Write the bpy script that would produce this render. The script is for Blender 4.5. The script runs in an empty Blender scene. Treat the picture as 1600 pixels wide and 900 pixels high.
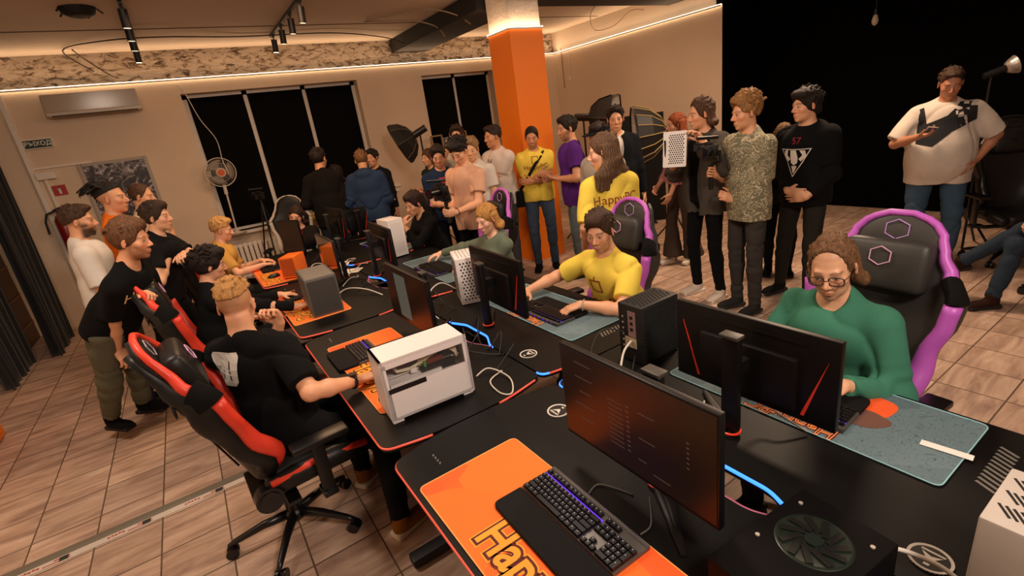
import bpy, bmesh, math, random
import numpy as np
from mathutils import Vector, Matrix, Euler
from mathutils.bvhtree import BVHTree
PI=math.pi
random.seed(7)
SC=bpy.context.scene
COL=SC.collection
# ------------------------------------------------------------------ camera
F_PX=769.0; H_CAM=1.93
RC=Matrix(((0.82149061,0.28804027,-0.49212394),(-0.55440626,0.20160228,-0.80745912),(-0.13336743,0.93615668,0.32530571)))
cam=bpy.data.cameras.new('camera'); cam.sensor_width=36; cam.lens=F_PX/1600*36; cam.clip_start=0.05
camo=bpy.data.objects.new('camera',cam); COL.objects.link(camo)
camo.matrix_world=Matrix.Translation((0,0,H_CAM)) @ RC.to_4x4()
SC.camera=camo
# ------------------------------------------------------------------ colour management, world
SC.view_settings.view_transform='Standard'; SC.view_settings.look='None'
SC.view_settings.gamma=1; SC.view_settings.use_curve_mapping=False
SC.view_settings.exposure=0.30
w=bpy.data.worlds.new('world'); SC.world=w; w.use_nodes=True
w.node_tree.nodes['Background'].inputs[0].default_value=(1.0,0.62,0.36,1); w.node_tree.nodes['Background'].inputs[1].default_value=0.04
WARM=(1.0,0.60,0.34); NEUT=(1.0,0.80,0.64)
def area(name,loc,size,energy,col,target=None,size_y=None):
    l=bpy.data.lights.new(name,'AREA'); l.energy=energy; l.color=col; l.size=size
    if size_y: l.shape='RECTANGLE'; l.size_y=size_y
    o=bpy.data.objects.new(name,l); COL.objects.link(o); o.location=loc
    if target is not None:
        o.rotation_euler=(Vector(target)-Vector(loc)).to_track_quat('-Z','Y').to_euler()
    return o
ZC=3.45
# soft studio lamp behind the camera, then added ceiling area fills without fixtures
area('studio_lamp',(0.8,-1.0,3.15),0.5,70,(1.0,0.82,0.70),(1.3,1.6,0.8))
area('ceiling_fill',(1.6,2.4,3.38),0.6,34,NEUT,(1.6,2.6,0))
area('ceiling_fill',(5.2,2.6,3.38),0.7,100,(1.0,0.70,0.48),(4.2,2.6,0.6))
area('ceiling_fill',(1.0,5.6,3.38),1.0,42,WARM,(1.2,5.6,0))
area('ceiling_fill',(-0.9,3.0,3.38),0.5,34,NEUT,(-0.6,3.4,0))
area('ceiling_fill',(5.4,5.6,3.2),1.0,17,WARM,(5.4,5.9,0))
# ------------------------------------------------------------------ materials
def srgb(h):
    h=h.lstrip('#'); v=[int(h[i:i+2],16)/255 for i in (0,2,4)]
    return tuple((x/12.92 if x<=0.04045 else ((x+0.055)/1.055)**2.4) for x in v)+(1,)
MATS={}
def mat(name,colr,rough=0.6,metal=0.0,var=0.06,scale=30.0,bump=0.0,bscale=None,emit=None,estr=0.0,trans=0.0,alpha=1.0,sheen=0.0,coat=0.0,spec=0.5):
    if name in MATS: return MATS[name]
    m=bpy.data.materials.new(name); m.use_nodes=True; MATS[name]=m
    nt=m.node_tree; b=nt.nodes['Principled BSDF']
    c=srgb(colr) if isinstance(colr,str) else tuple(colr)+(1,)
    b.inputs['Roughness'].default_value=rough; b.inputs['Metallic'].default_value=metal; b.inputs['Specular IOR Level'].default_value=spec
    tc=nt.nodes.new('ShaderNodeTexCoord')
    n=nt.nodes.new('ShaderNodeTexNoise'); n.inputs['Scale'].default_value=scale; n.inputs['Detail'].default_value=3
    nt.links.new(tc.outputs['Object'],n.inputs['Vector'])
    mr=nt.nodes.new('ShaderNodeMapRange'); mr.inputs[3].default_value=1-var; mr.inputs[4].default_value=1+var
    nt.links.new(n.outputs[0],mr.inputs[0])
    mx=nt.nodes.new('ShaderNodeMix'); mx.data_type='RGBA'; mx.blend_type='MULTIPLY'; mx.inputs[0].default_value=1
    mx.inputs[6].default_value=c
    nt.links.new(mr.outputs[0],mx.inputs[7]); nt.links.new(mx.outputs[2],b.inputs['Base Color'])
    if bump>0:
        n2=nt.nodes.new('ShaderNodeTexNoise'); n2.inputs['Scale'].default_value=bscale or scale*4; n2.inputs['Detail'].default_value=4
        nt.links.new(tc.outputs['Object'],n2.inputs['Vector'])
        bp=nt.nodes.new('ShaderNodeBump'); bp.inputs['Strength'].default_value=bump; bp.inputs['Distance'].default_value=0.01
        nt.links.new(n2.outputs[0],bp.inputs['Height']); nt.links.new(bp.outputs[0],b.inputs['Normal'])
    if emit: b.inputs['Emission Color'].default_value=srgb(emit); b.inputs['Emission Strength'].default_value=estr
    if trans: b.inputs['Transmission Weight'].default_value=trans
    if alpha<1: b.inputs['Alpha'].default_value=alpha
    if sheen: b.inputs['Sheen Weight'].default_value=sheen
    if coat: b.inputs['Coat Weight'].default_value=coat
    return m
def fabric(name,colr,var=0.08): return mat(name,colr,rough=0.95,var=var,scale=14,bump=0.25,bscale=260,spec=0.15)
def plast(name,colr,rough=0.45): return mat(name,colr,rough=rough,var=0.04,scale=40)
# ------------------------------------------------------------------ object helpers
def link(o,parent=None):
    COL.objects.link(o)
    if parent is not None: o.parent=parent
    return o
def props(o,label=None,cat=None,group=None,kind=None):
    if label: o['label']=label
    if cat: o['category']=cat
    if group: o['group']=group
    if kind: o['kind']=kind
    return o
def empty(name,loc,rz=0,label=None,cat=None,group=None,parent=None):
    o=bpy.data.objects.new(name,None); o.empty_display_size=0.1
    link(o,parent); o.location=loc; o.rotation_euler=(0,0,rz); props(o,label,cat,group); return o
def mesh_np(name,V,Q,m,parent=None,smooth=True,fm=None):
    """V nx3, Q mx4 quads"""
    me=bpy.data.meshes.new(name); V=np.asarray(V,dtype=np.float32); Q=np.asarray(Q,dtype=np.int32)
    me.vertices.add(len(V)); me.vertices.foreach_set('co',V.ravel())
    k=Q.shape[1]
    me.loops.add(Q.size); me.loops.foreach_set('vertex_index',Q.ravel())
    me.polygons.add(len(Q)); me.polygons.foreach_set('loop_start',np.arange(0,Q.size,k,dtype=np.int32))
    if fm is not None: me.polygons.foreach_set('material_index',fm.astype(np.int32))
    me.update(calc_edges=True)
    if smooth: me.shade_smooth()
    for mm in (m if isinstance(m,(list,tuple)) else [m]): me.materials.append(mm)
    o=bpy.data.objects.new(name,me); link(o,parent); return o
class MB:
    """mesh builder collecting shapes with material slots"""
    def __init__(s): s.bm=bmesh.new(); s.mats=[]
    def mi(s,m):
        if m not in s.mats: s.mats.append(m)
        return s.mats.index(m)
    def _fin(s,faces,m):
        if m is not None:
            k=s.mi(m)
            for f in faces: f.material_index=k
    def box(s,c,d,m=None,rot=None,bev=0.0):
        r=bmesh.ops.create_cube(s.bm,size=1.0); vs=r['verts']
        M=Matrix.Diagonal((d[0],d[1],d[2],1))
        if rot is not None: M=(rot.to_matrix() if isinstance(rot,Euler) else rot).to_4x4() @ M
        M=Matrix.Translation(c) @ M
        bmesh.ops.transform(s.bm,matrix=M,verts=vs)
        fs=set(f for v in vs for f in v.link_faces)
        s._fin(fs,m)
        if bev>0:
            es=set(e for v in vs for e in v.link_edges)
            r=bmesh.ops.bevel(s.bm,geom=list(es),offset=bev,segments=2,affect='EDGES',profile=0.6)
            s._fin(r['faces'],m)
        return s
    def cyl(s,a,b,r1,r2=None,m=None,seg=16,caps=True):
        a=Vector(a); b=Vector(b); r2=r1 if r2 is None else r2
        d=b-a; L=d.length
        if L<1e-6: return s
        r=bmesh.ops.create_cone(s.bm,cap_ends=caps,cap_tris=False,segments=seg,radius1=r1,radius2=r2,depth=L)
        M=Matrix.Translation((a+b)/2) @ d.to_track_quat('Z','Y').to_matrix().to_4x4()
        bmesh.ops.transform(s.bm,matrix=M,verts=r['verts'])
        s._fin(set(f for v in r['verts'] for f in v.link_faces),m); return s
    def ball(s,c,rad,m=None,seg=16,rot=None):
        r=bmesh.ops.create_uvsphere(s.bm,u_segments=seg,v_segments=max(6,seg//2),radius=1)
        rr=rad if isinstance(rad,(tuple,list)) else (rad,)*3
        M=Matrix.Diagonal((*rr,1))
        if rot is not None: M=(rot.to_matrix() if isinstance(rot,Euler) else rot).to_4x4() @ M
        bmesh.ops.transform(s.bm,matrix=Matrix.Translation(c) @ M,verts=r['verts'])
        s._fin(set(f for v in r['verts'] for f in v.link_faces),m); return s
    def tube(s,pts,r,m=None,seg=8,closed=False,radii=None,flat=None):
        P=[Vector(p) for p in pts]; n=len(P); rings=[]
        prev=None
        for i,p in enumerate(P):
            if closed: t=P[(i+1)%n]-P[i-1]
            else: t=P[min(i+1,n-1)]-P[max(i-1,0)]
            t.normalize()
            if prev is None:
                u=t.orthogonal().normalized() if flat is None else (Vector(flat)-t*Vector(flat).dot(t)).normalized()
            else: u=(prev-t*prev.dot(t)).normalized()
            if flat is not None: u=(Vector(flat)-t*Vector(flat).dot(t)).normalized()
            prev=u; v=t.cross(u)
            rr=radii[i] if radii else r
            ra,rb=(rr if isinstance(rr,(tuple,list)) else (rr,rr))
            rings.append([s.bm.verts.new(p+u*ra*math.cos(2*PI*k/seg)+v*rb*math.sin(2*PI*k/seg)) for k in range(seg)])
        fs=[]
        rng=range(n if closed else n-1)
        for i in rng:
            A=rings[i];B=rings[(i+1)%n]
            for k in range(seg): fs.append(s.bm.faces.new((A[k],A[(k+1)%seg],B[(k+1)%seg],B[k])))
        if not closed:
            fs.append(s.bm.faces.new(rings[0][::-1])); fs.append(s.bm.faces.new(rings[-1]))
        s._fin(fs,m); return s
    def lathe(s,prof,c=(0,0,0),m=None,seg=24,rot=None):
        c=Vector(c); R=(rot.to_matrix() if isinstance(rot,Euler) else rot) if rot is not None else Matrix.Identity(3)
        rings=[]
        for (r,z) in prof: rings.append([s.bm.verts.new(c+R@Vector((r*math.cos(2*PI*k/seg),r*math.sin(2*PI*k/seg),z))) for k in range(seg)])
        fs=[]
        for A,B in zip(rings,rings[1:]):
            for k in range(seg): fs.append(s.bm.faces.new((A[k],A[(k+1)%seg],B[(k+1)%seg],B[k])))
        s._fin(fs,m); return s
    def prism(s,poly,z0,z1,m=None,M=None,mside=None):
        M=M or Matrix.Identity(4)
        a=[s.bm.verts.new(M@Vector((x,y,z0))) for x,y in poly]; b=[s.bm.verts.new(M@Vector((x,y,z1))) for x,y in poly]
        fs=[s.bm.faces.new(a[::-1]),s.bm.faces.new(b)]; sd=[]
        n=len(poly)
        for i in range(n): sd.append(s.bm.faces.new((a[i],a[(i+1)%n],b[(i+1)%n],b[i])))
        s._fin(fs,m); s._fin(sd,mside or m); return s
    def grid(s,fn,nu,nv,m=None,closeu=False):
        vs=[[s.bm.verts.new(fn(i/(nu if closeu else nu-1),j/(nv-1))) for j in range(nv)] for i in range(nu)]
        fs=[]
        for i in range(nu if closeu else nu-1):
            for j in range(nv-1):
                i2=(i+1)%nu
                fs.append(s.bm.faces.new((vs[i][j],vs[i2][j],vs[i2][j+1],vs[i][j+1])))
        s._fin(fs,m); return s
    def build(s,name,m=None,parent=None,smooth=False,loc=None,rz=None,sub=0,recalc=True):
        if recalc: bmesh.ops.recalc_face_normals(s.bm,faces=s.bm.faces)
        me=bpy.data.meshes.new(name); s.bm.to_mesh(me); s.bm.free()
        if s.mats:
            for mm in s.mats: me.materials.append(mm)
        elif m: me.materials.append(m)
        if smooth is True: me.shade_smooth()
        elif smooth=='auto':
            me.shade_smooth(); 
            try: me.set_sharp_from_angle(angle=0.7)
            except Exception: pass
        o=bpy.data.objects.new(name,me); link(o,parent)
        if loc is not None: o.location=loc
        if rz is not None: o.rotation_euler=(0,0,rz)
        if sub: 
            md=o.modifiers.new('s','SUBSURF'); md.levels=sub; md.render_levels=sub
        return o
def copy_tree(o,parent=None):
    c=o.copy(); COL.objects.link(c); c.parent=parent
    for ch in list(o.children): copy_tree(ch,c)
    return c
def text_mesh(txt,size,font_bold=True,extrude=0.0,outline=0.0,sx=1.0,offset=0.0):
    cu=bpy.data.curves.new('lettering','FONT'); cu.body=txt; cu.size=size; cu.extrude=extrude
    cu.align_x='CENTER'; cu.align_y='CENTER'; cu.offset=offset; cu.resolution_u=4
    if outline>0: cu.fill_mode='NONE'; cu.bevel_depth=outline; cu.bevel_resolution=1
    o=bpy.data.objects.new('lettering',cu); COL.objects.link(o)
    dg=bpy.context.evaluated_depsgraph_get(); me=bpy.data.meshes.new_from_object(o.evaluated_get(dg))
    bpy.data.objects.remove(o)
    if sx!=1.0: me.transform(Matrix.Diagonal((sx,1,1,1)))
    return me
def text_obj(name,txt,size,m,M,parent,outline=0.0,sx=1.0,offset=0.0,extrude=0.0004):
    me=text_mesh(txt,size,outline=outline,sx=sx,offset=offset,extrude=0 if outline else extrude); me.transform(M); me.materials.clear(); me.materials.append(m)
    o=bpy.data.objects.new(name,me); link(o,parent); return o
def axes(o,x,y):
    """4x4 with local x,y directions at origin o"""
    x=Vector(x).normalized(); y=Vector(y).normalized(); z=x.cross(y)
    M=Matrix((x,y,z)).transposed().to_4x4(); M.translation=Vector(o); return M
# ================================================================== ROOM
YB=8.8; XR=7.2; XL=-2.2; YF=-3.0; XK=8.15; YE=4.90; ZL=3.05
def wallmat():
    m=mat('wall_plaster','#d6c1a8',rough=0.9,var=0.03,scale=2.5,bump=0.12,bscale=60); return m
MW=wallmat()
MB_BLACK=mat('black_paint','#050505',rough=1.0,var=0.1,scale=3,spec=0.05)
def floor_mat():
    m=bpy.data.materials.new('floor_tiles'); m.use_nodes=True; nt=m.node_tree; b=nt.nodes['Principled BSDF']
    N=nt.nodes.new; L=nt.links.new
    tc=N('ShaderNodeTexCoord'); sep=N('ShaderNodeSeparateXYZ'); L(tc.outputs['Object'],sep.inputs[0])
    def math_(op,a,bv=None,cv=None):
        n=N('ShaderNodeMath'); n.operation=op
        for i,v in enumerate((a,bv,cv)):
            if v is None: continue
            if isinstance(v,(int,float)): n.inputs[i].default_value=v
            else: L(v,n.inputs[i])
        return n.outputs[0]
    T=0.325
    ux=math_('DIVIDE',math_('ADD',sep.outputs[0],0.65+T*20),T); uy=math_('DIVIDE',math_('ADD',sep.outputs[1],-0.91+T*20),T)
    def edge(u):
        f=math_('FRACT',u); return math_('MINIMUM',f,math_('SUBTRACT',1.0,f))
    e=math_('MINIMUM',edge(ux),edge(uy))
    g=N('ShaderNodeMapRange'); L(e,g.inputs[0]); g.inputs[1].default_value=0.008; g.inputs[2].default_value=0.016; 
    # per tile random
    cx=math_('FLOOR',ux); cy=math_('FLOOR',uy); cmb=N('ShaderNodeCombineXYZ'); L(cx,cmb.inputs[0]); L(cy,cmb.inputs[1])
    wn=N('ShaderNodeTexWhiteNoise'); wn.noise_dimensions='3D'; L(cmb.outputs[0],wn.inputs['Vector'])
    # streaks along x
    mp=N('ShaderNodeMapping'); mp.inputs['Scale'].default_value=(2.6,13,1); L(tc.outputs['Object'],mp.inputs[0])
    va=N('ShaderNodeVectorMath'); va.operation='MULTIPLY_ADD'; L(wn.outputs['Color'],va.inputs[0]); va.inputs[1].default_value=(5,5,0); L(mp.outputs[0],va.inputs[2])
    ns=N('ShaderNodeTexNoise'); ns.inputs['Scale'].default_value=1.0; ns.inputs['Detail'].default_value=7; ns.inputs['Roughness'].default_value=0.62; ns.inputs['Distortion'].default_value=0.6; L(va.outputs[0],ns.inputs['Vector'])
    cr=N('ShaderNodeValToRGB'); L(ns.outputs[0],cr.inputs[0])
    cr.color_ramp.elements[0].position=0.30; cr.color_ramp.elements[0].color=srgb('#8e7262')
    cr.color_ramp.elements[1].position=0.72; cr.color_ramp.elements[1].color=srgb('#d6bba4')
    el=cr.color_ramp.elements.new(0.5); el.color=srgb('#b99a84')
    mr=N('ShaderNodeMapRange'); L(wn.outputs['Value'],mr.inputs[0]); mr.inputs[3].default_value=0.84; mr.inputs[4].default_value=1.1
    mm=N('ShaderNodeMix'); mm.data_type='RGBA'; mm.blend_type='MULTIPLY'; mm.inputs[0].default_value=1; L(cr.outputs[0],mm.inputs[6]); L(mr.outputs[0],mm.inputs[7])
    mg=N('ShaderNodeMix'); mg.data_type='RGBA'; L(g.outputs[0],mg.inputs[0]); mg.inputs[6].default_value=srgb('#5b4836'); L(mm.outputs[2],mg.inputs[7])
    L(mg.outputs[2],b.inputs['Base Color']); b.inputs['Roughness'].default_value=0.55
    bp=N('ShaderNodeBump'); bp.inputs['Strength'].default_value=0.5; bp.inputs['Distance'].default_value=0.004
    ad=math_('MULTIPLY_ADD',ns.outputs[0],0.5,g.outputs[0]); L(ad,bp.inputs['Height']); L(bp.outputs[0],b.inputs['Normal'])
    return m
def struct(mb,name,m,**k):
    o=mb.build(name,m,**k); o['kind']='structure'; return o
b=MB(); b.box((3,2.9,-0.05),(10.8,12.2,0.1)); struct(b,'floor',floor_mat())
cm=mat('ceiling_plaster','#cfc3b2',rough=0.92,var=0.05,scale=1.5,bump=0.15,bscale=12)
b=MB(); b.box((3,2.9,ZC+0.05),(10.8,12.2,0.1)); struct(b,'ceiling',cm)
# back wall with two window openings (x ranges, z ranges)
W=[(0.36,2.92,0.82,2.86),(4.1,5.62,0.82,2.84)]
b=MB()
t=0.3
def seg(x0,x1,z0,z1): b.box(((x0+x1)/2,YB+t/2,(z0+z1)/2),(x1-x0,t,z1-z0))
seg(XL,W[0][0],0,ZL); seg(W[0][1],W[1][0],0,ZL); seg(W[1][1],XR,0,ZL)
for x0,x1,z0,z1 in W: seg(x0,x1,0,z0); seg(x0,x1,z1,ZL)
struct(b,'wall_back',MW)
# rough brick band above the cove, recessed
def brick_mat():
    m=bpy.data.materials.new('rough_brick'); m.use_nodes=True; nt=m.node_tree; bb=nt.nodes['Principled BSDF']; N=nt.nodes.new; L=nt.links.new
    tc=N('ShaderNodeTexCoord'); mp=N('ShaderNodeMapping'); mp.inputs['Scale'].default_value=(3.2,3.2,8); L(tc.outputs['Object'],mp.inputs[0])
    n=N('ShaderNodeTexNoise'); n.inputs['Scale'].default_value=2.2; n.inputs['Detail'].default_value=9; n.inputs['Roughness'].default_value=0.72; n.inputs['Distortion'].default_value=0.9; L(mp.outputs[0],n.inputs['Vector'])
    cr=N('ShaderNodeValToRGB'); L(n.outputs[0],cr.inputs[0]); e=cr.color_ramp.elements
    e[0].position=0.40; e[0].color=srgb('#4e3e30'); e[1].position=0.52; e[1].color=srgb('#c0b09c'); x=e.new(0.45); x.color=srgb('#94826e')
    L(cr.outputs[0],bb.inputs['Base Color']); bb.inputs['Roughness'].default_value=0.95
    bp=N('ShaderNodeBump'); bp.inputs['Strength'].default_value=1.0; bp.inputs['Distance'].default_value=0.05; L(n.outputs[0],bp.inputs['Height']); L(bp.outputs[0],bb.inputs['Normal'])
    return m
MBR=brick_mat()
b=MB(); b.box(((XL+XR)/2+0.2,YB+0.2,(ZL+ZC)/2),(XR-XL+0.4,0.2,ZC-ZL)); struct(b,'wall_back_upper',MBR)
b=MB(); b.box((XR+0.1,(YE+YB)/2,ZL/2),(0.2,YB-YE,ZL)); struct(b,'wall_right',MW)
b=MB(); b.box((XR+0.16,(YE+YB)/2+0.15,(ZL+ZC)/2),(0.2,YB-YE+0.3,ZC-ZL)); struct(b,'wall_right_upper',cm)
b=MB(); b.box((XL-0.1,(YF+YB)/2,ZC/2),(0.2,YB-YF,ZC)); struct(b,'wall_left',MW)
b=MB(); b.box((3,YF-0.1,ZC/2),(10.8,0.2,ZC)); struct(b,'wall_front',MW)
b=MB(); b.box((XK+0.1,(YF+YE)/2,ZC/2),(0.2,YE-YF+0.2,ZC)); b.box(((XR+XK)/2+0.1,YE+0.04,ZC/2),(XK-XR+0.195,0.12,ZC)); struct(b,'wall_black',MB_BLACK)
# light coving ledge + warm LED strips
led=mat('warm_led','#ffdca8',emit='#ffe0bc',estr=4.5)
trimw=mat('white_trim','#e2d8ca',rough=0.6)
def ledrun(name,lab,a,bb_,nrm):
    o=MB(); 
    a=Vector(a); bb_=Vector(bb_); n=Vector(nrm); c=(a+bb_)/2; d=bb_-a; L=d.length
    ax=Vector((abs(d.x)/L,abs(d.y)/L,0))
    dim=lambda th,h:(abs(ax.x)*L+abs(n.x)*th,abs(ax.y)*L+abs(n.y)*th,h)
    r=empty(name,c,label=lab,cat='light strip')
    q=MB(); q.box(-n*0.0,dim(0.02,0.014)); q.build('light_strip',led,r)
    q=MB(); q.box(n*0.016+Vector((0,0,-0.012)),dim(0.008,0.02)); q.build('profile',trimw,r)
ledrun('led_cove_light','warm glowing light strip along the top of the window wall, below the rough brick band',(XL,YB-0.02,ZL+0.005),(XR-0.03,YB-0.02,ZL+0.005),(0,-1,0))
ledrun('led_cove_light','warm glowing light strip along the top of the side wall ending at the black backdrop',(XR-0.02,YE,ZL+0.005),(XR-0.02,YB-0.04,ZL+0.005),(-1,0,0))
def strip_light(loc,sx,sy,en,rot):
    l=bpy.data.lights.new('cove_light','AREA'); l.shape='RECTANGLE'; l.size=sx; l.size_y=sy; l.energy=en; l.color=WARM
    o=bpy.data.objects.new('cove_light',l); COL.objects.link(o); o.location=loc; o.rotation_euler=rot
strip_light(((XL+XR)/2,YB-0.05,ZL+0.03),XR-XL,0.05,20,(PI+0.45,0,0))
strip_light((XR-0.05,(YE+YB)/2,ZL+0.03),0.05,YB-YE,7,(PI,-0.45,0))
# windows: frames, glass, blinds
glass_m=mat('window_glass','#050607',rough=0.1)
blind_m=mat('blackout_blind','#0a0909',rough=0.95,var=0.12,scale=5,spec=0.1)
for wi,(x0,x1,z0,z1) in enumerate(W):
    r=empty('window_%d'%(wi+1),((x0+x1)/2,YB+0.22,z0)); r['kind']='structure'
    yy=0.0
    q=MB(); fw=0.075; W2=(x1-x0)/2; HH=z1-z0
    muls=[-W2+fw/2,W2-fw/2]+([1.2-(x0+x1)/2,2.07-(x0+x1)/2] if wi==0 else [4.83-(x0+x1)/2])
    for mx_ in muls: q.box((mx_,yy,HH/2),(fw,0.06,HH))
    q.box((0,yy,0.03),(2*W2,0.06,0.06)); q.box((0,yy,HH-0.03),(2*W2,0.06,0.06))
    q.build('window_frame',trimw,r)
    q=MB(); q.box((0,0.03,HH/2),(2*W2,0.01,HH)); q.build('pane',glass_m,r)
    q=MB(); q.box((0,-0.16,-0.02),(2*W2+0.16,0.4,0.04),bev=0.008); q.build('window_sill',trimw,r)
    ms=sorted(muls)
    for i in range(len(ms)-1):
        a,c=ms[i]+0.03,ms[i+1]-0.03
        e=empty('roller_blind',((x0+x1)/2+(a+c)/2,YB+0.165,z1-0.07),label='black roller blind pulled down over the %s pane of the %s window'%((['left','middle','right'] if wi==0 else ['left','right'])[i],['wide three-part','narrow two-part'][wi]),cat='window blind')
        q=MB(); q.cyl((-(c-a)/2,0,0),((c-a)/2,0,0),0.022); q.build('blind_roller',blind_m,e,smooth='auto')
        L_=HH-0.12; wlow=(c-a)+0.03
        q=MB(); q.grid(lambda u,v:Vector(((u-0.5)*(c-a),0.004*math.sin(u*9),-v*L_)),12,14); o=q.build('blind_fabric',blind_m,e,smooth=True)
        md=o.modifiers.new('t','SOLIDIFY'); md.thickness=0.004
# radiators under window 1
rad_m=mat('radiator_enamel','#ddd3c4',rough=0.4)
def radiator(x,wd,lab):
    r=empty('radiator',(x,YB-0.14,0.10),label=lab,cat='radiator')
    n=int(wd/0.07)
    q=MB()
    for i in range(n): q.box((-wd/2+0.035+i*0.07,0,0.28),(0.055,0.09,0.54),bev=0.012)
    q.box((0,0,0.52),(wd,0.05,0.04)); q.box((0,0,0.05),(wd,0.05,0.04)); q.build('fins',rad_m,r,smooth='auto')
    q=MB(); q.cyl((wd/2,0,0.05),(wd/2+0.12,0,0.05),0.012); q.cyl((wd/2+0.12,0,0.05),(wd/2+0.12,0,-0.1),0.012); q.build('pipe',rad_m,r)
radiator(0.75,0.75,'white ribbed radiator under the wide window left of the white-edged chair')
radiator(1.75,0.6,'white ribbed radiator under the bottles on the sill')
# column
CX0,CX1,CY0,CY1=3.76,4.26,5.40,5.88
org=mat('orange_paint','#ee7a0a',rough=0.6,var=0.04,scale=3)
b=MB(); b.box(((CX0+CX1)/2,(CY0+CY1)/2,1.465),(CX1-CX0,CY1-CY0,2.93)); struct(b,'wall_column',org)
rough_white=mat('rough_white_plaster','#d4c9ba',rough=0.95,var=0.12,scale=8,bump=0.7,bscale=30)
b=MB(); b.box(((CX0+CX1)/2,(CY0+CY1)/2,(2.93+ZC)/2),(CX1-CX0-0.03,CY1-CY0-0.03,ZC-2.93)); struct(b,'wall_column_upper',rough_white)
r=empty('led_column_ring',((CX0+CX1)/2,(CY0+CY1)/2,2.935),label='warm light strip ringing the orange column just below the ceiling',cat='light strip')
q=MB(); hx=(CX1-CX0)/2+0.008; hy=(CY1-CY0)/2+0.008
for s_ in (-1,1): q.box((0,s_*hy,0),(2*hx,0.012,0.014)); q.box((s_*hx,0,0),(0.012,2*hy,0.014))
q.build('light_strip',led,r)
q=MB()
for s_ in (-1,1): q.box((0,s_*(hy+0.01),-0.012),(2*hx+0.03,0.006,0.018)); q.box((s_*(hx+0.01),0,-0.012),(0.006,2*hy+0.03,0.018))
q.build('profile',trimw,r)
strip_light((CX0-0.03,(CY0+CY1)/2,2.95),0.03,0.5,1.2,(PI,0,0)); strip_light(((CX0+CX1)/2,CY0-0.03,2.95),0.5,0.03,1.2,(PI,0,0))
# black ceiling beams
bm_=mat('black_beam','#0c0a09',rough=0.8,var=0.2,scale=4)
b=MB(); b.box((3.98,(CY1+YB)/2+0.05,(3.24+ZC)/2),(0.64,YB-CY1+0.05,ZC-3.24)); b.box((3.98,(YF+CY0)/2,(3.24+ZC)/2),(0.64,CY0-YF,ZC-3.24)); struct(b,'trim_1',bm_)
b=MB(); b.box((5.73,5.60,(3.26+ZC)/2),(2.92,0.5,ZC-3.26)); struct(b,'trim_2',bm_)
# slab joints as thin seams on the ceiling
b=MB()
for y in (7.55,6.2): b.box((0.75,y,ZC-0.003),(5.8,0.02,0.006))
b.box((5.7,7.4,ZC-0.003),(2.9,0.02,0.006)); struct(b,'trim_3',mat('ceiling_seam','#6d5f50',rough=0.95))
# pipe chases / box mouldings on back wall left
b=MB(); b.box((-1.52,YB-0.02,ZL/2),(0.05,0.04,ZL)); b.box((-1.42,YB-0.015,1.1),(0.03,0.03,1.9)); b.box((-1.2,YB-0.012,2.12),(0.6,0.024,0.025)); struct(b,'trim_4',trimw)
b=MB(); b.box((3.2,YB-0.01,0.05),(8.2,0.02,0.1)); struct(b,'baseboard_back',trimw)
b=MB(); b.box((XR-0.01,6.5,0.05),(0.02,4.3,0.1)); struct(b,'baseboard_right',trimw)
# ------------------------------------------------------------------ wall things
def tag(o,lab,cat,group=None): return props(o,lab,cat,group)
# air conditioner
r=empty('air_conditioner',(-0.63,YB-0.11,2.70),label='glossy wall mounted air conditioner below the glowing light strip',cat='air conditioner')
acm=mat('gloss_panel','#a99a86',rough=0.16); acw=mat('ac_body','#cfc4b4',rough=0.35)
q=MB(); q.box((0,0.0,0.13),(1.0,0.2,0.26),bev=0.02); q.build('body',acw,r,smooth='auto')
q=MB(); q.box((0,-0.105,0.15),(0.98,0.012,0.21),bev=0.004); q.build('front_panel',acm,r)
q=MB(); q.box((0,-0.06,0.015),(0.9,0.11,0.012),rot=Euler((0.35,0,0))); q.build('louver',mat('ac_louver','#3a332c',rough=0.5),r)
# exit sign reading ВЫХОД
r=empty('exit_sign',(-1.345,YB-0.015,2.415),label='dark green exit sign with pale lettering near the left corner',cat='sign')
q=MB(); q.box((0,0,0),(0.30,0.03,0.12),bev=0.004); q.build('sign_frame',trimw,r)
q=MB(); q.box((0,-0.017,0),(0.275,0.006,0.095)); q.build('sign_face',mat('sign_green','#142a1c',rough=0.4),r)
text_obj('lettering','ВЫХОД',0.072,mat('sign_white','#cfd6c8',rough=0.6),axes((0,-0.021,0),(1,0,0),(0,0,1)),r,offset=0.002)
# fire sign
r=empty('fire_sign',(-1.33,YB-0.006,1.82),label='small red square fire safety sign on the white wall',cat='sign')
q=MB(); q.box((0,0,0),(0.14,0.008,0.13)); q.build('sign_plate',mat('sign_red','#a3251a',rough=0.5),r)
q=MB(); q.box((0,-0.006,-0.01),(0.025,0.004,0.07)); q.box((-0.01,-0.006,0.02),(0.02,0.004,0.015)); q.build('symbol',mat('sign_white','#cfd6c8'),r)
# alarm box
q=MB(); q.box((0,0,0),(0.2,0.06,0.09),bev=0.01); tag(q.build('junction_box',trimw,loc=(-1.75+0.35,YB-0.035,2.02)),'white alarm box on the wall above the red fire sign','wall box')
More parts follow.
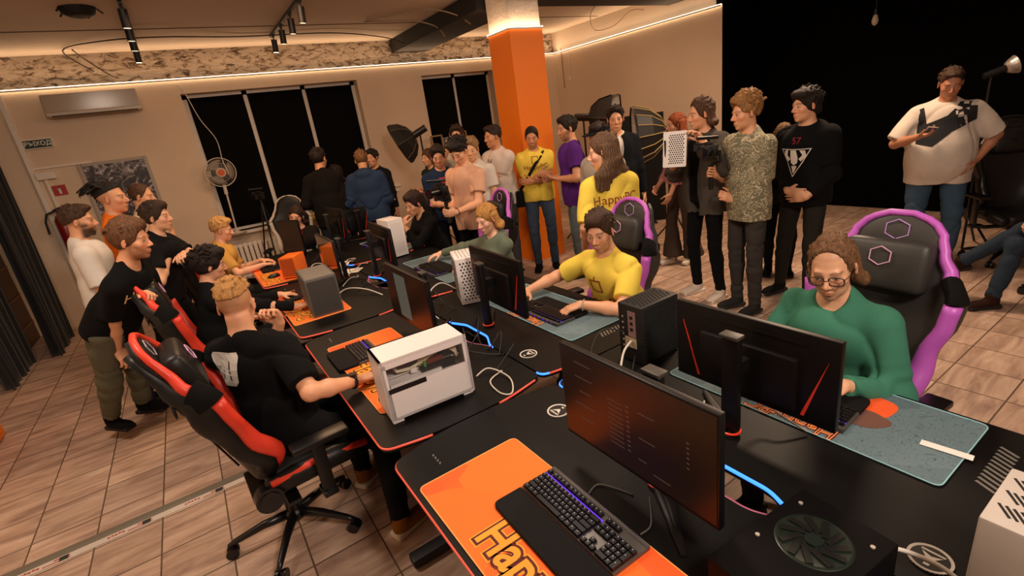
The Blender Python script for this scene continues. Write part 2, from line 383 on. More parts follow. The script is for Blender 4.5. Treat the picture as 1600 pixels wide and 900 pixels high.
# wall hanging bracket thing (fire extinguisher bracket with hose)
r=empty('fire_extinguisher',(-1.42,YB-0.12,1.05),label='red fire extinguisher with black hose hung behind the bearded man in white',cat='fire extinguisher')
q=MB(); q.lathe([(0,0),(0.07,0.0),(0.075,0.03),(0.075,0.40),(0.05,0.46),(0.02,0.48),(0.02,0.52)],m=None); q.build('cylinder',mat('extinguisher_red','#7d1510',rough=0.3),r,smooth='auto')
q=MB(); q.box((0.03,0,0.56),(0.16,0.02,0.02),rot=Euler((0,-0.3,0))); q.box((0.0,0,0.53),(0.05,0.04,0.04)); q.tube([(-0.02,0,0.53),(-0.12,-0.02,0.5),(-0.16,-0.02,0.4),(-0.17,-0.02,0.25)],0.013); q.build('hose_and_handle',mat('black_rubber','#0e0d0c',rough=0.6),r,smooth='auto')
# picture / poster with branches
def poster_mat():
    m=bpy.data.materials.new('winter_tree_print'); m.use_nodes=True; nt=m.node_tree; bb=nt.nodes['Principled BSDF']; N=nt.nodes.new; L=nt.links.new
    tc=N('ShaderNodeTexCoord'); n=N('ShaderNodeTexNoise'); n.inputs['Scale'].default_value=9; n.inputs['Detail'].default_value=8; n.inputs['Roughness'].default_value=0.7; n.inputs['Distortion'].default_value=1.6; L(tc.outputs['Object'],n.inputs['Vector'])
    cr=N('ShaderNodeValToRGB'); L(n.outputs[0],cr.inputs[0]); e=cr.color_ramp.elements
    e[0].position=0.46; e[0].color=srgb('#15110f'); e[1].position=0.62; e[1].color=srgb('#c9c2c4'); x=e.new(0.52); x.color=srgb('#5e5350')
    L(cr.outputs[0],bb.inputs['Base Color']); bb.inputs['Roughness'].default_value=0.4; return m
r=empty('tree_picture',(-0.67,YB-0.02,1.66),label='framed picture of pale branches and dark trees behind the standing men',cat='picture')
q=MB(); q.box((0,0.0,0),(0.70,0.012,0.82)); q.build('print',poster_mat(),r)
q=MB()
for s_ in (-1,1): q.box((s_*0.365,0,0),(0.04,0.03,0.90)); q.box((0,0,s_*0.43),(0.70,0.03,0.04))
q.build('picture_frame',mat('picture_frame_grey','#a59a8c',rough=0.5),r)
# socket strips on back wall
for x,z in ((3.1,1.05),):
    q=MB(); q.box((0,0,0),(0.4,0.03,0.06),bev=0.005); q.box((0,-0.0,-0.09),(0.34,0.03,0.05),bev=0.005); tag(q.build('socket_strip',trimw,loc=(x,YB-0.02,z)),'white socket strip on the wall between the two windows','socket')
q=MB(); q.box((0,0,0),(0.02,0.07,0.09),bev=0.004); q.cyl((0.005,0,0.04),(0.005,0,0.52),0.006); tag(q.build('light_switch',trimw,loc=(XR-0.015,8.35,2.52)),'small switch box with a wire running up to the side wall light strip','switch')
# hanging wires
wm=mat('pale_cable','#a08c74',rough=0.6); wd=mat('dark_cable','#3a2c20',rough=0.6)
def wire(name,lab,pts,r_=0.006,m=wm,group=None,cat='wire'):
    P=[Vector(p) for p in pts]; out=[]
    n=len(P)
    for i in range(n-1):
        p0=P[max(i-1,0)];p1=P[i];p2=P[i+1];p3=P[min(i+2,n-1)]
        for k in range(6):
            t=k/6; out.append(0.5*((2*p1)+(-p0+p2)*t+(2*p0-5*p1+4*p2-p3)*t*t+(-p0+3*p1-3*p2+p3)*t**3))
    out.append(P[-1]); c=out[0]
    q=MB(); q.tube([p-c for p in out],r_,seg=6); o=q.build(name,m,smooth=True,loc=c); props(o,lab,cat,group); return o
wire('wire','long dark wire drooping across the ceiling above the bricks',[(-0.5,YB-0.1,3.2),(-0.72,YB-0.3,3.42),(-0.3,YB-0.9,3.40),(0.3,YB-1.2,3.37),(1.2,YB-0.8,3.42),(2.4,YB-0.9,3.41),(3.3,YB-0.6,3.38),(3.66,YB-0.5,3.3)],0.008,wd)
wire('wire','dark wire hanging down over the bricks left of the spotlights',[(-0.62,YB-0.35,3.42),(-0.55,YB-0.12,3.35),(-0.35,YB-0.06,3.15),(-0.28,YB-0.05,3.1)],0.008,wd)
wire('wire','pale wire draped from the ceiling over the black beam, the upper one of two',[(2.7,7.2,3.42),(3.3,6.6,3.40),(3.62,6.4,3.30),(3.9,6.5,3.2)],0.009)
wire('wire','pale wire draped from the ceiling over the black beam, the lower one of two',[(2.7,7.3,3.42),(3.3,7.1,3.38),(3.62,7.0,3.28),(3.85,7.2,3.18)],0.009)
wire('wire','brown wire drooping in front of the side wall right of the column',[(6.1,6.2,3.44),(6.6,7.0,3.40),(7.05,7.4,3.22),(7.12,7.0,3.2),(7.14,6.6,3.35),(7.14,6.3,3.3)],0.009)
wire('wire','thin white cord hanging down over the left blind to the standing fan',[(0.35,YB-0.02,3.0),(0.42,YB-0.02,2.86),(0.5,YB-0.05,2.5),(0.62,YB-0.08,2.2),(0.6,YB-0.3,1.9),(0.62,YB-0.42,1.7)],0.006,mat('white_cord','#cfc6b8'))
wire('wire','thin dark cord hanging down the side wall from a small box right of the column',[(7.17,8.55,3.12),(7.18,8.55,2.8),(7.18,8.55,2.35)],0.006,wd)
# ceiling speaker
r=empty('ceiling_speaker',(-0.33,6.6,ZC),label='round black speaker recessed in a torn ceiling hole at top left',cat='speaker')
q=MB(); q.lathe([(0,-0.06),(0.08,-0.075),(0.13,-0.05),(0.15,0.0)],seg=20); q.build('speaker_cone',mat('speaker_black','#0c0b0b',rough=0.7),r,smooth=True)
q=MB(); 
for k in range(5): a=k*1.26; q.cyl((0.15*math.cos(a),0.15*math.sin(a),-0.01),(0.19*math.cos(a),0.19*math.sin(a),-0.05),0.008)
q.build('mounting_clip',mat('dark_metal','#151413',rough=0.5),r)
# track lights
bl=mat('track_black','#100f0e',rough=0.5); spot_e=mat('spot_lens','#fff0d8',emit='#ffe0b0',estr=7)
def track(x,y0,y1,spots,tag_):
    r=empty('light_track',(x,(y0+y1)/2,ZC-0.02),label='black ceiling light track, %s'%tag_,cat='light track')
    q=MB(); q.box((0,0,0),(0.035,y1-y0,0.035)); q.build('rail',bl,r)
    nm=['farthest from the camera','second from the far end','third from the far end','nearest the camera']
    for i,(y,lit) in enumerate(spots):
        s=empty('track_spotlight',(x,y,ZC-0.04),label='black cylinder spotlight on the %s, %s'%(tag_.split(',')[0],nm[i]),cat='spotlight')
        q=MB(); q.box((0,0,-0.01),(0.03,0.10,0.02)); q.cyl((0,0,-0.01),(0,0,-0.06),0.01); q.build('mount',bl,s)
        R=Euler((0.12,0.06,0)).to_matrix(); ax=R@Vector((0,0,-1))
        q=MB(); q.cyl(Vector((0,0,-0.05)),Vector((0,0,-0.05))+ax*0.16,0.038,seg=20); q.build('lamp_body',bl,s,smooth='auto')
        q=MB(); q.cyl(Vector((0,0,-0.05))+ax*0.155,Vector((0,0,-0.05))+ax*0.163,0.03,seg=20); q.build('lamp_lens',spot_e if lit else mat('spot_lens_dim','#efe6d6',emit='#ffe6c0',estr=1.2),s)
track(0.02,4.6,8.35,[(8.2,True),(7.4,False),(6.85,False),(6.25,False)],'left track, running towards the window wall')
track(1.62,4.6,8.1,[(7.95,True),(7.35,False),(6.75,False),(6.2,False)],'right track, left of the black beam')
# curtains + brown door at left
cur=mat('black_curtain','#111010',rough=0.95,var=0.25,scale=6,sheen=0.2)
def curtain(y0,y1,x,topz,lab,yb0,yb1,amp=0.05):
    q=MB()
    def fn(u,v):
        z=topz*(1-v); y=(y0+(y1-y0)*u)*(1-v)+(yb0+(yb1-yb0)*u)*v
        return Vector((x+amp*math.sin(u*38+v*1.5)*(0.5+0.5*v)+0.02*math.sin(u*90),y,max(z,0.012+0.01*math.sin(u*25))))
    q.grid(fn,90,30); o=q.build('curtain',cur,smooth=True); md=o.modifiers.new('t','SOLIDIFY'); md.thickness=0.006
    tag(o,lab,'curtain')
curtain(7.68,8.72,-1.78,3.4,'long black curtain hanging beside the white back wall, right of the brown panelling',7.42,8.25)
curtain(6.2,7.62,-2.02,3.4,'long black curtain at the left edge, nearest the camera',6.6,7.5,0.035)
brn=mat('brown_wood','#4a2a14',rough=0.5,var=0.25,scale=5)
r=empty('door_1',(XL+0.03,8.28,0)); r['kind']='structure'
q=MB(); q.box((0,0,1.05),(0.05,0.95,2.1)); q.build('door_leaf',brn,r)
q=MB()
for z in (0.25,0.62,1.0,1.4,1.8): q.box((0.03,0,z),(0.02,0.9,0.02))
q.build('moulding',mat('brown_moulding','#6b4320',rough=0.4),r)
q=MB(); q.box((-2.0,5.05,0.19),(0.4,0.75,0.34),bev=0.01); q.mats=[]; o=q.build('orange_plinth',org); tag(o,'low orange painted box at the left edge of the floor','box')
b=MB(); b.box((XL+0.01,3,0.05),(0.02,11,0.1)); struct(b,'baseboard_left',trimw)
# floor cable strip
r=empty('cable_channel',(-0.6,3.27,0.0),label='flat grey cable channel with a white printed tape running across the floor tiles',cat='cable cover')
q=MB(); q.prism([(-0.03,0),(-0.018,0.012),(0.018,0.012),(0.03,0)],-1.55,1.15,M=axes((0,0.02,0),(0,1,0),(0,0,1))); q.build('channel',mat('channel_grey','#6d6555',rough=0.6),r)
q=MB(); q.box((-0.2,-0.045,0.003),(2.7,0.05,0.004)); tp=q.build('printed_tape',mat('white_tape','#c9bcae',rough=0.5),r)
q=MB()
for k in range(7):
    x=-1.45+k*0.38
    [q.box((x+0.017*t_,-0.045+0.004*(t_%2),0.006),(0.012,0.011,0.002)) for t_ in range(5)]; q.box((x+0.15,-0.056,0.006),(0.12,0.005,0.002)); q.box((x+0.17,-0.036,0.006),(0.07,0.007,0.002))
q.build('red_print',mat('tape_red','#b03a28',rough=0.6),tp)
q=MB()
for k in range(7): q.box((-1.27+k*0.38,-0.045,0.006),(0.04,0.035,0.002))
q.build('dark_print',mat('tape_dark','#3d4038',rough=0.6),tp)
# ================================================================== DESKS
ZT=0.745
desk_top=mat('desk_carbon','#080706',rough=0.5,var=0.10,scale=60,spec=0.22)
desk_leg=mat('desk_leg_black','#0e0d0d',rough=0.5)
red_edge=mat('red_edge_trim','#ee6450',rough=0.4,emit='#e5503a',estr=0.12)
pink_led=mat('pink_led','#a8586a',emit='#b05a70',estr=0.15); blue_led=mat('blue_led','#2f6cff',emit='#2f74ff',estr=2.2)
white_print=mat('white_print','#c9c4ba',rough=0.5); grey_print=mat('grey_print','#6b665e',rough=0.6)
def round_poly(P,R,n=5):
    out=[];N_=len(P)
    for i,p in enumerate(P):
        r=R[i] if isinstance(R,(list,tuple)) else R
        p=Vector(p); a=Vector(P[i-1]); c=Vector(P[(i+1)%N_])
        if r<=0: out.append((p.x,p.y)); continue
        u=(a-p); v=(c-p); r1=min(r,u.length*0.45); r2=min(r,v.length*0.45)
        A=p+u.normalized()*r1; B=p+v.normalized()*r2
        for k in range(n+1):
            t=k/n; q=A*(1-t)**2+p*2*t*(1-t)+B*t*t; out.append((q.x,q.y))
    return out
def desk(side,y0,lab,emblem,no=0.0):
    """side L: front edge x=.36, rear 1.16; side R: rear 1.17, front 2.0 ; length 1.58 in y"""
    yc=y0+0.79; D=0.80 if side=='L' else 0.84
    r=empty('gaming_desk',(0.36 if side=='L' else 2.01,yc,0),0 if side=='L' else PI,lab,'desk','black gaming desks in two back to back rows')
    h=0.785
    P=[(0,-h+0.05),(0.22,-h),(0.55,-h),(D,-h+0.055),(D,-0.25+no),(D-0.055,-0.13+no),(D-0.055,0.13+no),(D,0.25+no),(D,h-0.055),(0.55,h),(0.22,h),(0,h-0.05)]
    Rr=[0.05,0.1,0.1,0.04,0.03,0.03,0.03,0.03,0.04,0.1,0.1,0.05]
    P2=round_poly(P,Rr)
    q=MB(); q.prism(P2,ZT-0.026,ZT); q.build('desk_top',desk_top,r)
    # trims
    def sub(a,b): return [Vector((x,y,ZT-0.007)) for x,y in P2 if a(x,y)]
    n=len(P2)
    def idxs(f):
        on=[f(*P2[i]) for i in range(n)]
        st=next((i for i in range(n) if on[i] and not on[i-1]),0); o=[];i=st
        while on[i%n] and len(o)<n: o.append(Vector((P2[i%n][0],P2[i%n][1],ZT-0.008))); i+=1
        return o
    q=MB(); q.tube(idxs(lambda x,y:x<0.24),(0.006,0.006),seg=6); q.build('edge_trim',red_edge,r,smooth=True)
    for s in (-1,1):
        pts=[Vector((x,y,ZT-0.008)) for x,y in P2 if x>0.5 and x<D-0.03 and y*s>0.6]
        pts=sorted(pts,key=lambda v:v.x)
        if len(pts)>1: q=MB(); q.tube(pts,0.006,seg=6); q.build('edge_trim',red_edge,r,smooth=True)
        pts=sorted([Vector((x,y,ZT-0.006)) for x,y in P2 if x>D-0.06 and y*s>0.6],key=lambda v:abs(v.y),reverse=True)
        if side=='R': q=MB(); q.tube(pts[:7],0.006,seg=6); q.build('led_strip',blue_led,r,smooth=True)
    pts=[Vector((x,y,ZT-0.006)) for x,y in P2 if x>D-0.09 and abs(y-no)<0.30]
    q=MB(); q.tube(pts,0.007,seg=6); q.build('led_strip',blue_led if side=='R' else pink_led,r,smooth=True)
    # frame
    for s in (-1,1):
        q=MB(); q.box((0.38,s*0.62,0.035),(0.72,0.07,0.05),bev=0.012); q.box((0.42,s*0.62,0.38),(0.10,0.055,0.66),bev=0.01); q.box((0.38,s*0.62,0.695),(0.6,0.06,0.04)); q.build('leg',desk_leg,r,smooth='auto')
    q=MB(); q.box((0.52,0,0.62),(0.04,1.2,0.10)); q.build('crossbar',desk_leg,r)
    # cable grommet with emblem
    ex,ey=emblem
    g=MB(); g.cyl((ex,ey,ZT-0.004),(ex,ey,ZT+0.0035),0.047,seg=32); go=g.build('cable_grommet',plast('grommet_black','#141312'),r,smooth='auto')
    g=MB(); g.lathe([(0.040,ZT+0.0036),(0.047,ZT+0.0046),(0.047,ZT+0.001)],c=(ex,ey,0),seg=36); 
    g.prism([(-0.022,-0.016),(0.0,-0.006),(0.022,-0.016),(0.004,0.010),(-0.004,0.010)],0,0.001,M=Matrix.Translation((ex,ey,ZT+0.0036)) @ Matrix.Rotation(-PI/2,4,'Z'))
    g.box((ex-0.022,ey,ZT+0.0042),(0.006,0.05,0.001)); g.box((ex+0.026,ey,ZT+0.0042),(0.008,0.012,0.001))
    g.build('emblem',white_print,go)
    # hatch print near the front right corner and small wordmark
    g=MB()
    for k in range(11 if side=='R' else 4): g.box(((0.13+0.022*k,h-0.15,ZT+0.0006) if side=='R' else (0.14,h-0.12-0.02*k,ZT+0.0006)),((0.009,0.055,0.001) if side=='R' else (0.006,0.012,0.001)),rot=Euler((0,0,-0.5)))
    g.build('hatch_print',grey_print,r)
    text_obj('wordmark','ZONE 51',0.03,grey_print,axes((0.16,h-0.16,ZT+0.001),(0,-1,0),(1,0,0)),r) if False else None
    return r
LAB=['nearest the camera','second from the camera','third from the camera','farthest from the camera']
DY=[0.12,1.70,3.30,4.92]
for k,y0 in enumerate(DY):
    desk('L',y0,'black gaming desk with red edge in the left row, %s'%LAB[k],(0.67,0.55),-0.12 if k==0 else 0.0)
    desk('R',y0,'black gaming desk with red edge in the right row, %s'%LAB[k],(0.73,0.63) if k==0 else (0.76,0.51),0.12 if k==0 else 0.0)
desk('L',-1.47,'black gaming desk behind the camera end of the left row','' or (0.67,0.55)); desk('R',-1.47,'black gaming desk with a pale vented case, right row end','' or (0.74,0.5))
# ------------------------------------------------------------------ mouse mats
def facet_mat(name,c1,c2,c3,scale,lines=None):
    m=bpy.data.materials.new(name); m.use_nodes=True; nt=m.node_tree; bb=nt.nodes['Principled BSDF']; N=nt.nodes.new; L=nt.links.new
    tc=N('ShaderNodeTexCoord'); v=N('ShaderNodeTexVoronoi'); v.inputs['Scale'].default_value=scale; L(tc.outputs['Object'],v.inputs['Vector'])
    cr=N('ShaderNodeValToRGB'); sp=N('ShaderNodeSeparateColor'); L(v.outputs['Color'],sp.inputs[0]); L(sp.outputs[0],cr.inputs[0]); e=cr.color_ramp.elements
    e[0].color=srgb(c1); e[1].color=srgb(c3); x=e.new(0.5); x.color=srgb(c2)
    out=cr.outputs[0]
    if lines:
        w_=N('ShaderNodeTexNoise'); w_.inputs['Scale'].default_value=9; w_.inputs['Detail'].default_value=3; w_.inputs['Distortion'].default_value=1.2; L(tc.outputs['Object'],w_.inputs['Vector'])
        a=N('ShaderNodeMath'); a.operation='PINGPONG'; a.inputs[1].default_value=0.04; L(w_.outputs[0],a.inputs[0])
        g=N('ShaderNodeMapRange'); g.inputs[1].default_value=0.0; g.inputs[2].default_value=0.006; L(a.outputs[0],g.inputs[0])
        mx=N('ShaderNodeMix'); mx.data_type='RGBA'; L(g.outputs[0],mx.inputs[0]); mx.inputs[6].default_value=srgb(lines); L(out,mx.inputs[7]); out=mx.outputs[2]
    L(out,bb.inputs['Base Color']); bb.inputs['Roughness'].default_value=0.8; return m
om=facet_mat('orange_mat_print','#ff6a20','#ff7824','#fa571e',4); tm=facet_mat('slate_mat_print','#566b70','#657a7f','#4d6268',5,'#34444e')
stitch_o=mat('orange_stitch','#ffae62',rough=0.8); stitch_t=mat('slate_stitch','#8fc0c6',rough=0.8)
maroon=mat('maroon_print','#5a1d16',rough=0.8); yel=mat('amber_print','#f0a030',rough=0.8); orp=mat('orange_print','#ee5a22',rough=0.8); neon=mat('neon_orange_print','#ff9a4c',rough=0.8)
def mouse_mat(side,xc,yc,L_,lab,rz=0.0,W_=0.41):
    r=empty('mouse_mat',(xc,yc,ZT),rz,lab,'mouse mat','orange mouse mats on the left row' if side=='L' else 'slate blue mouse mats on the right row')
    P=round_poly([(-W_/2,-L_/2),(W_/2,-L_/2),(W_/2,L_/2),(-W_/2,L_/2)],0.025)
    q=MB(); q.prism(P,0.0,0.004); q.build('pad',om if side=='L' else tm,r)
    q=MB(); q.tube([Vector((x,y,0.004)) for x,y in P],0.0022,seg=6,closed=True); q.build('stitched_edge',stitch_o if side=='L' else stitch_t,r,smooth=True)
    if side=='L':
        M=axes((-0.112,-0.14,0.0052),(0,-1,0),(1,0,0))
        text_obj('lettering_outline','HappyPC',0.165,yel,M@Matrix.Translation((0,0,-0.0006)),r,offset=0.017,sx=0.86,extrude=0.0002)
        text_obj('lettering_shadow','HappyPC',0.165,maroon,M@Matrix.Translation((0,0,0.0)),r,offset=0.012,sx=0.86,extrude=0.0002)
        text_obj('lettering','HappyPC',0.165,yel,M@Matrix.Translation((0,0,0.0006)),r,offset=0.0035,sx=0.86,extrude=0.0002)
    else:
        M=axes((-0.175,-0.03,0.0052),(0,1,0),(-1,0,0))
        text_obj('lettering_glow','HappyPC',0.085,maroon,M@Matrix.Translation((0,0,-0.0004)),r,offset=0.006)
        text_obj('lettering','HappyPC',0.085,neon,M,r,outline=0.0016,sx=1.0)
        q=MB(); q.prism(round_poly([(0.02,-0.26),(0.15,-0.27),(0.17,-0.12),(0.10,-0.02),(0.0,-0.08)],0.05),0.0045,0.0052); q.build('orange_figure_print',orp,r)
        q=MB(); q.prism(round_poly([(-0.06,-0.25),(0.02,-0.30),(0.06,-0.20),(0.0,-0.13),(-0.07,-0.17)],0.04),0.0048,0.0056); q.build('brown_figure_print',mat('brown_print','#6d4a3c',rough=0.8),r)
    return r
mouse_mat('L',0.585,0.99,0.90,'orange mouse mat with large lettering under the nearest keyboard')
mouse_mat('L',0.65,2.50,0.98,'orange mouse mat partly hidden under the white glass-sided computer case')
mouse_mat('L',0.58,4.10,0.98,'orange mouse mat beside the dark grey meshed case, third desk of the left row')
mouse_mat('L',0.57,5.45,0.9,'orange mouse mat under the blond man typing, far end of the left row')
rr=mouse_mat('R',1.78,0.84,0.98,'slate blue mouse mat in front of the man in the green sweatshirt',W_=0.42)
mouse_mat('R',1.70,2.42,1.0,'slate blue mouse mat in front of the seated man in yellow')
mouse_mat('R',1.74,3.98,0.98,'slate blue mouse mat under the arm of the seated blond in grey-green hoodie')
mouse_mat('R',1.76,5.45,0.9,'slate blue mouse mat before the man in black with hand on chin')
q=MB(); q.box((0,0,0),(0.03,0.13,0.001),rot=Euler((0,0,0.12))); tag(q.build('paper_label',mat('white_paper','#ece6dc',rough=0.8),loc=(1.76,0.395,ZT+0.0075)),'white paper strip stuck across the corner of the nearest slate blue mat','label')
# ------------------------------------------------------------------ keyboards
kb_base=mat('keyboard_metal','#5a5652',rough=0.4,metal=0.4); key_m=mat('keycap_black','#121111',spec=0.3,rough=0.45,var=0.1); purple=mat('purple_backlight','#5a2cc8',emit='#6a2cff',estr=0.8)
legend=mat('key_legend','#a8a0b0',emit='#d8b8ff',estr=0.15); foam=mat('wrist_rest_black','#0f0e0e',spec=0.2,rough=0.75,bump=0.1,bscale=300)
ROWS=[([1,-1,1,1,1,1,-.5,1,1,1,1,-.5,1,1,1,1],0),([1]*13+[2],0),([1.5]+[1]*12+[1.5],0),([1.75]+[1]*11+[2.25],0),([2.25]+[1]*10+[2.75],0),([1.25,1.25,1.25,6.25,1.25,1.25,1.25,1.25],0)]
def keyboard(x,y,rz,lab,detail=0,rest=True,full=True):
    r=empty('keyboard',(x,y,ZT+0.004),rz,lab,'keyboard')
    U=0.0188; Wd=(22.6 if full else 15.2)*U+0.012; H=6.4*U+0.02
    q=MB(); q.box((0,0,0.009),(Wd,H,0.014),bev=0.003); q.box((0,H/2-0.006,0.013),(Wd,0.012,0.012),bev=0.002); q.build('case_plate',kb_base,r,smooth='auto')
    x0=-Wd/2+0.008
    keys=[]
    ys=[H/2-0.02-U*0.5-(0 if i==0 else U*0.35)-i*U for i in range(6)]
    for i,(row,_) in enumerate(ROWS):
        cx=x0
        for w_ in row:
            if w_<0: cx+=-w_*U*0.66; continue
            keys.append((cx+w_*U/2,ys[i],w_,1)); cx+=w_*U
    if full:
        nx=x0+15.35*U
        for i in (0,1,2):
            for k in range(3): keys.append((nx+(k+.5)*U,ys[i],1,1))
        keys.append((nx+1.5*U,ys[4],1,1)); 
        for k in range(3): keys.append((nx+(k+.5)*U,ys[5],1,1))
        px=nx+3.3*U
        for i in (1,2,3,4):
            for k in range(3): keys.append((px+(k+.5)*U,ys[i],1,1))
        keys.append((px+3.5*U,ys[1],1,1)); keys.append((px+3.5*U,(ys[2]+ys[3])/2,1,2)); keys.append((px+3.5*U,(ys[4]+ys[5])/2,1,2)); keys.append((px+U,ys[5],2,1)); keys.append((px+2.5*U,ys[5],1,1))
    q=MB()
    for k_ in range(9): q.box((-Wd*0.38+k_*Wd*0.095,H/2+0.0006,0.0145),(0.010,0.001,0.004))
    q.build('rear_glow',purple,r)
    mainw=15.0*U
    q=MB(); q.box((x0+mainw/2,ys[0]-U*0.68,0.0172),(mainw,U*0.42,0.0012)); 
    for i_ in range(1,5): q.box((x0+mainw/2,(ys[i_]+ys[i_+1])/2,0.0166),(mainw-0.004,0.0022,0.0012))
    q.build('backlight',purple,r)
    cache={}
    def cap(q,cx,cy,w_,h_):
        a=U*w_/2-0.0006; b_=U*h_/2-0.0006; z0=0.0175; z1=0.0275; ins=0.0018
        v=[q.bm.verts.new((cx+sx*(a-(ins if k else 0)),cy+sy*(b_-(ins if k else 0))+(0.0008 if k else 0),z1 if k else z0)) for k in (0,1) for sx,sy in ((-1,-1),(1,-1),(1,1),(-1,1))]
        for f in ((4,5,6,7),(0,1,5,4),(1,2,6,5),(2,3,7,6),(3,0,4,7)): q.bm.faces.new([v[t] for t in f])
    if detail:
        q=MB(); nleg=0
        ct=keys[:100]
        for (cx,cy,w_,h_) in ct:
            kk=(w_,h_)
            if kk not in cache:
                qq=MB(); cap(qq,0,0,w_,h_); o=qq.build('keycap',key_m,r); cache[kk]=o.data
            else:
                o=bpy.data.objects.new('keycap',cache[kk]); link(o,r)
            o.location=(cx,cy,0)
        if len(keys)>100:
            qq=MB()
            for (cx,cy,w_,h_) in keys[100:]: cap(qq,cx,cy,w_,h_)
            o=qq.build('keycap_rest',key_m,r); o['kind']='stuff'
        for i,(cx,cy,w_,h_) in enumerate(keys):
            if w_<2: q.box((cx-0.002,cy+0.003,0.0278),(0.0026,0.0032,0.0004))
        q.build('key_legends',legend,r)
    else:
        for yy in sorted(set(k[1] for k in keys),reverse=True):
            q=MB()
            for k in keys:
                if k[1]==yy: cap(q,*k)
            q.build('key_row',key_m,r)
    if rest:
        P=round_poly([(-Wd/2,-H/2-0.115),(Wd/2,-H/2-0.115),(Wd/2,-H/2-0.004),(-Wd/2,-H/2-0.004)],[0.025,0.025,0.004,0.004])
        q=MB(); q.prism(P,0.0,0.016); o=q.build('wrist_rest',foam,r); 
        md=o.modifiers.new('b','BEVEL'); md.width=0.004; md.segments=2; md.limit_method='ANGLE'
    return r
keyboard(0.715,0.965,-PI/2-0.02,'black keyboard with purple backlight and wrist rest, nearest the camera',detail=1)
keyboard(0.60,2.74,-PI/2,'black compact keyboard beside the white glass-sided case',rest=True,full=False)
keyboard(0.62,4.38,-PI/2,'black keyboard behind the dark grey meshed case',full=False)
keyboard(0.62,5.72,-PI/2,'keyboard with purple backlight under the hands of the blond man in tan',full=False)
keyboard(1.69,0.86,PI/2+0.06,'black keyboard half hidden behind the nearest right row monitor',full=True)
keyboard(1.63,2.34,PI/2,'keyboard with purple glow under the hand of the seated man in yellow')
keyboard(1.60,3.95,PI/2,'keyboard with purple glow in front of the seated blond in grey-green hoodie',full=True)
keyboard(1.62,5.6,PI/2,'keyboard with purple glow at the far end of the right row',full=False)
# mice
def mouse(x,y,rz,lab):
    r=empty('mouse',(x,y,ZT+0.004),rz,lab,'mouse')
    q=MB(); q.ball((0,0,0.012),(0.031,0.06,0.026),seg=20); 
    for v in q.bm.verts: v.co.z=max(v.co.z,0.0)
    q.build('mouse_body',plast('mouse_black','#1a1918',0.35),r,smooth=True)
    q=MB(); q.box((0,0.03,0.036),(0.005,0.02,0.006)); q.build('wheel',plast('mouse_wheel','#333'+'130'[:3]),r)
mouse(0.50,5.30,-1.5,'black mouse on the far orange mat beside the orange case')
mouse(1.83,3.78,1.5,'black mouse under the outstretched hand of the seated blond')
# ------------------------------------------------------------------ monitors
mon_black=mat('monitor_black','#0e0c0a',spec=0.3,rough=0.42,var=0.08,scale=25); scr=mat('screen_dark','#0a0706',rough=0.34,emit='#1a0d08',estr=0.25)
mon_red=mat('monitor_red','#d93a22',rough=0.35)
def monitor(x,y,zc,rz,lab,W_=0.56,H_=0.33,dark=None,content=None,legspread=0.9,pilz=None,brown=False):
    """local: screen faces -Y"""
    r=empty('monitor',(x,y,ZT),rz,lab,'monitor','computer monitors on the desks')
    z=zc-ZT
    q=MB(); q.box((0,0.012,z),(W_,0.024,H_),bev=0.004); q.box((0,0.034,z-0.03),(W_*0.6,0.028,H_*0.6),bev=0.01)
    q.build('housing',mon_black,r,smooth='auto')
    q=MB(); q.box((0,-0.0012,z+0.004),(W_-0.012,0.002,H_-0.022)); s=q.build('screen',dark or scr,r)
    if content: content(s,z,W_,H_)
    q=MB(); q.box((0,0.0245,z+H_*0.38),(W_*0.66,0.004,0.008)); q.build('vent_slot',plast('vent_black','#050505'),r)
    for s_ in (-1,1):
        q=MB(); M=axes((s_*W_*0.33,0.0255,z-H_*0.08),(1,0,0),(0,0,1))
        q.prism([(s_*0.0-0.006,-0.11),(s_*0.0+0.006,-0.11),(s_*0.07,0.11)],-0.001,0.002,M=M); q.build('red_accent',mon_red,r)
    q=MB(); q.box((0,0.115,(z+0.12)/2+0.01),(0.062,0.032,z+0.10),bev=0.008); q.box((0,0.07,z),(0.05,0.09,0.05)); q.build('stand_pillar',mon_black,r,smooth='auto')
    q=MB(); q.box((0,0.118,z+0.128),(0.07,0.045,0.014),bev=0.004); q.build('pillar_cap',plast('cap_grey','#3b3630'),r,smooth='auto')
    for s_ in (-1,1):
        a=s_*legspread
        q=MB(); q.tube([(s_*0.02,0.12,0.012),(s_*0.29*math.sin(a),0.12-0.27*math.cos(a),0.006)],0.01,seg=8,radii=[(0.02,0.011),(0.009,0.005)],flat=(math.cos(a),s_*math.sin(a),0)); q.build('leg',mon_black,r,smooth='auto')
    q=MB(); q.lathe([(0.03,0),(0.036,0.002),(0.036,0.006),(0.03,0.008)],c=(0,0.115,0.012),seg=20); q.build('red_ring',mon_red,r)
    return r
dim=mat('dim_screen_text','#2a201a',emit='#8a6a58',estr=0.16); dimp=mat('dim_screen_violet','#201430',emit='#4a2a78',estr=0.22)
def uefi(s,z,W_,H_):
    q=MB(); rnd=random.Random(3)
    for k in range(14): 
        y=z+0.13-k*0.017; q.box((-0.19+rnd.random()*0.01,-0.0026,y),(0.05+0.05*rnd.random(),0.0006,0.0028)) if k%3==0 else None
        if 3<k: q.box((0.0,-0.0026,y),(0.012,0.0006,0.004)); q.box((-0.05,-0.0026,y-0.004),(0.06,0.0006,0.0025)); 
        if k in (4,9): q.box((0.07,-0.0026,y),(0.06,0.0006,0.0028))
    for k in range(6): q.box((0.21,-0.0026,z+0.05-k*0.016),(0.008,0.0006,0.004))
    q.box((0.05,-0.0026,z-0.10),(0.03,0.0006,0.003)); q.box((0.12,-0.0026,z-0.125),(0.06,0.0006,0.003)); q.build('dim_menu_text',dim,s)
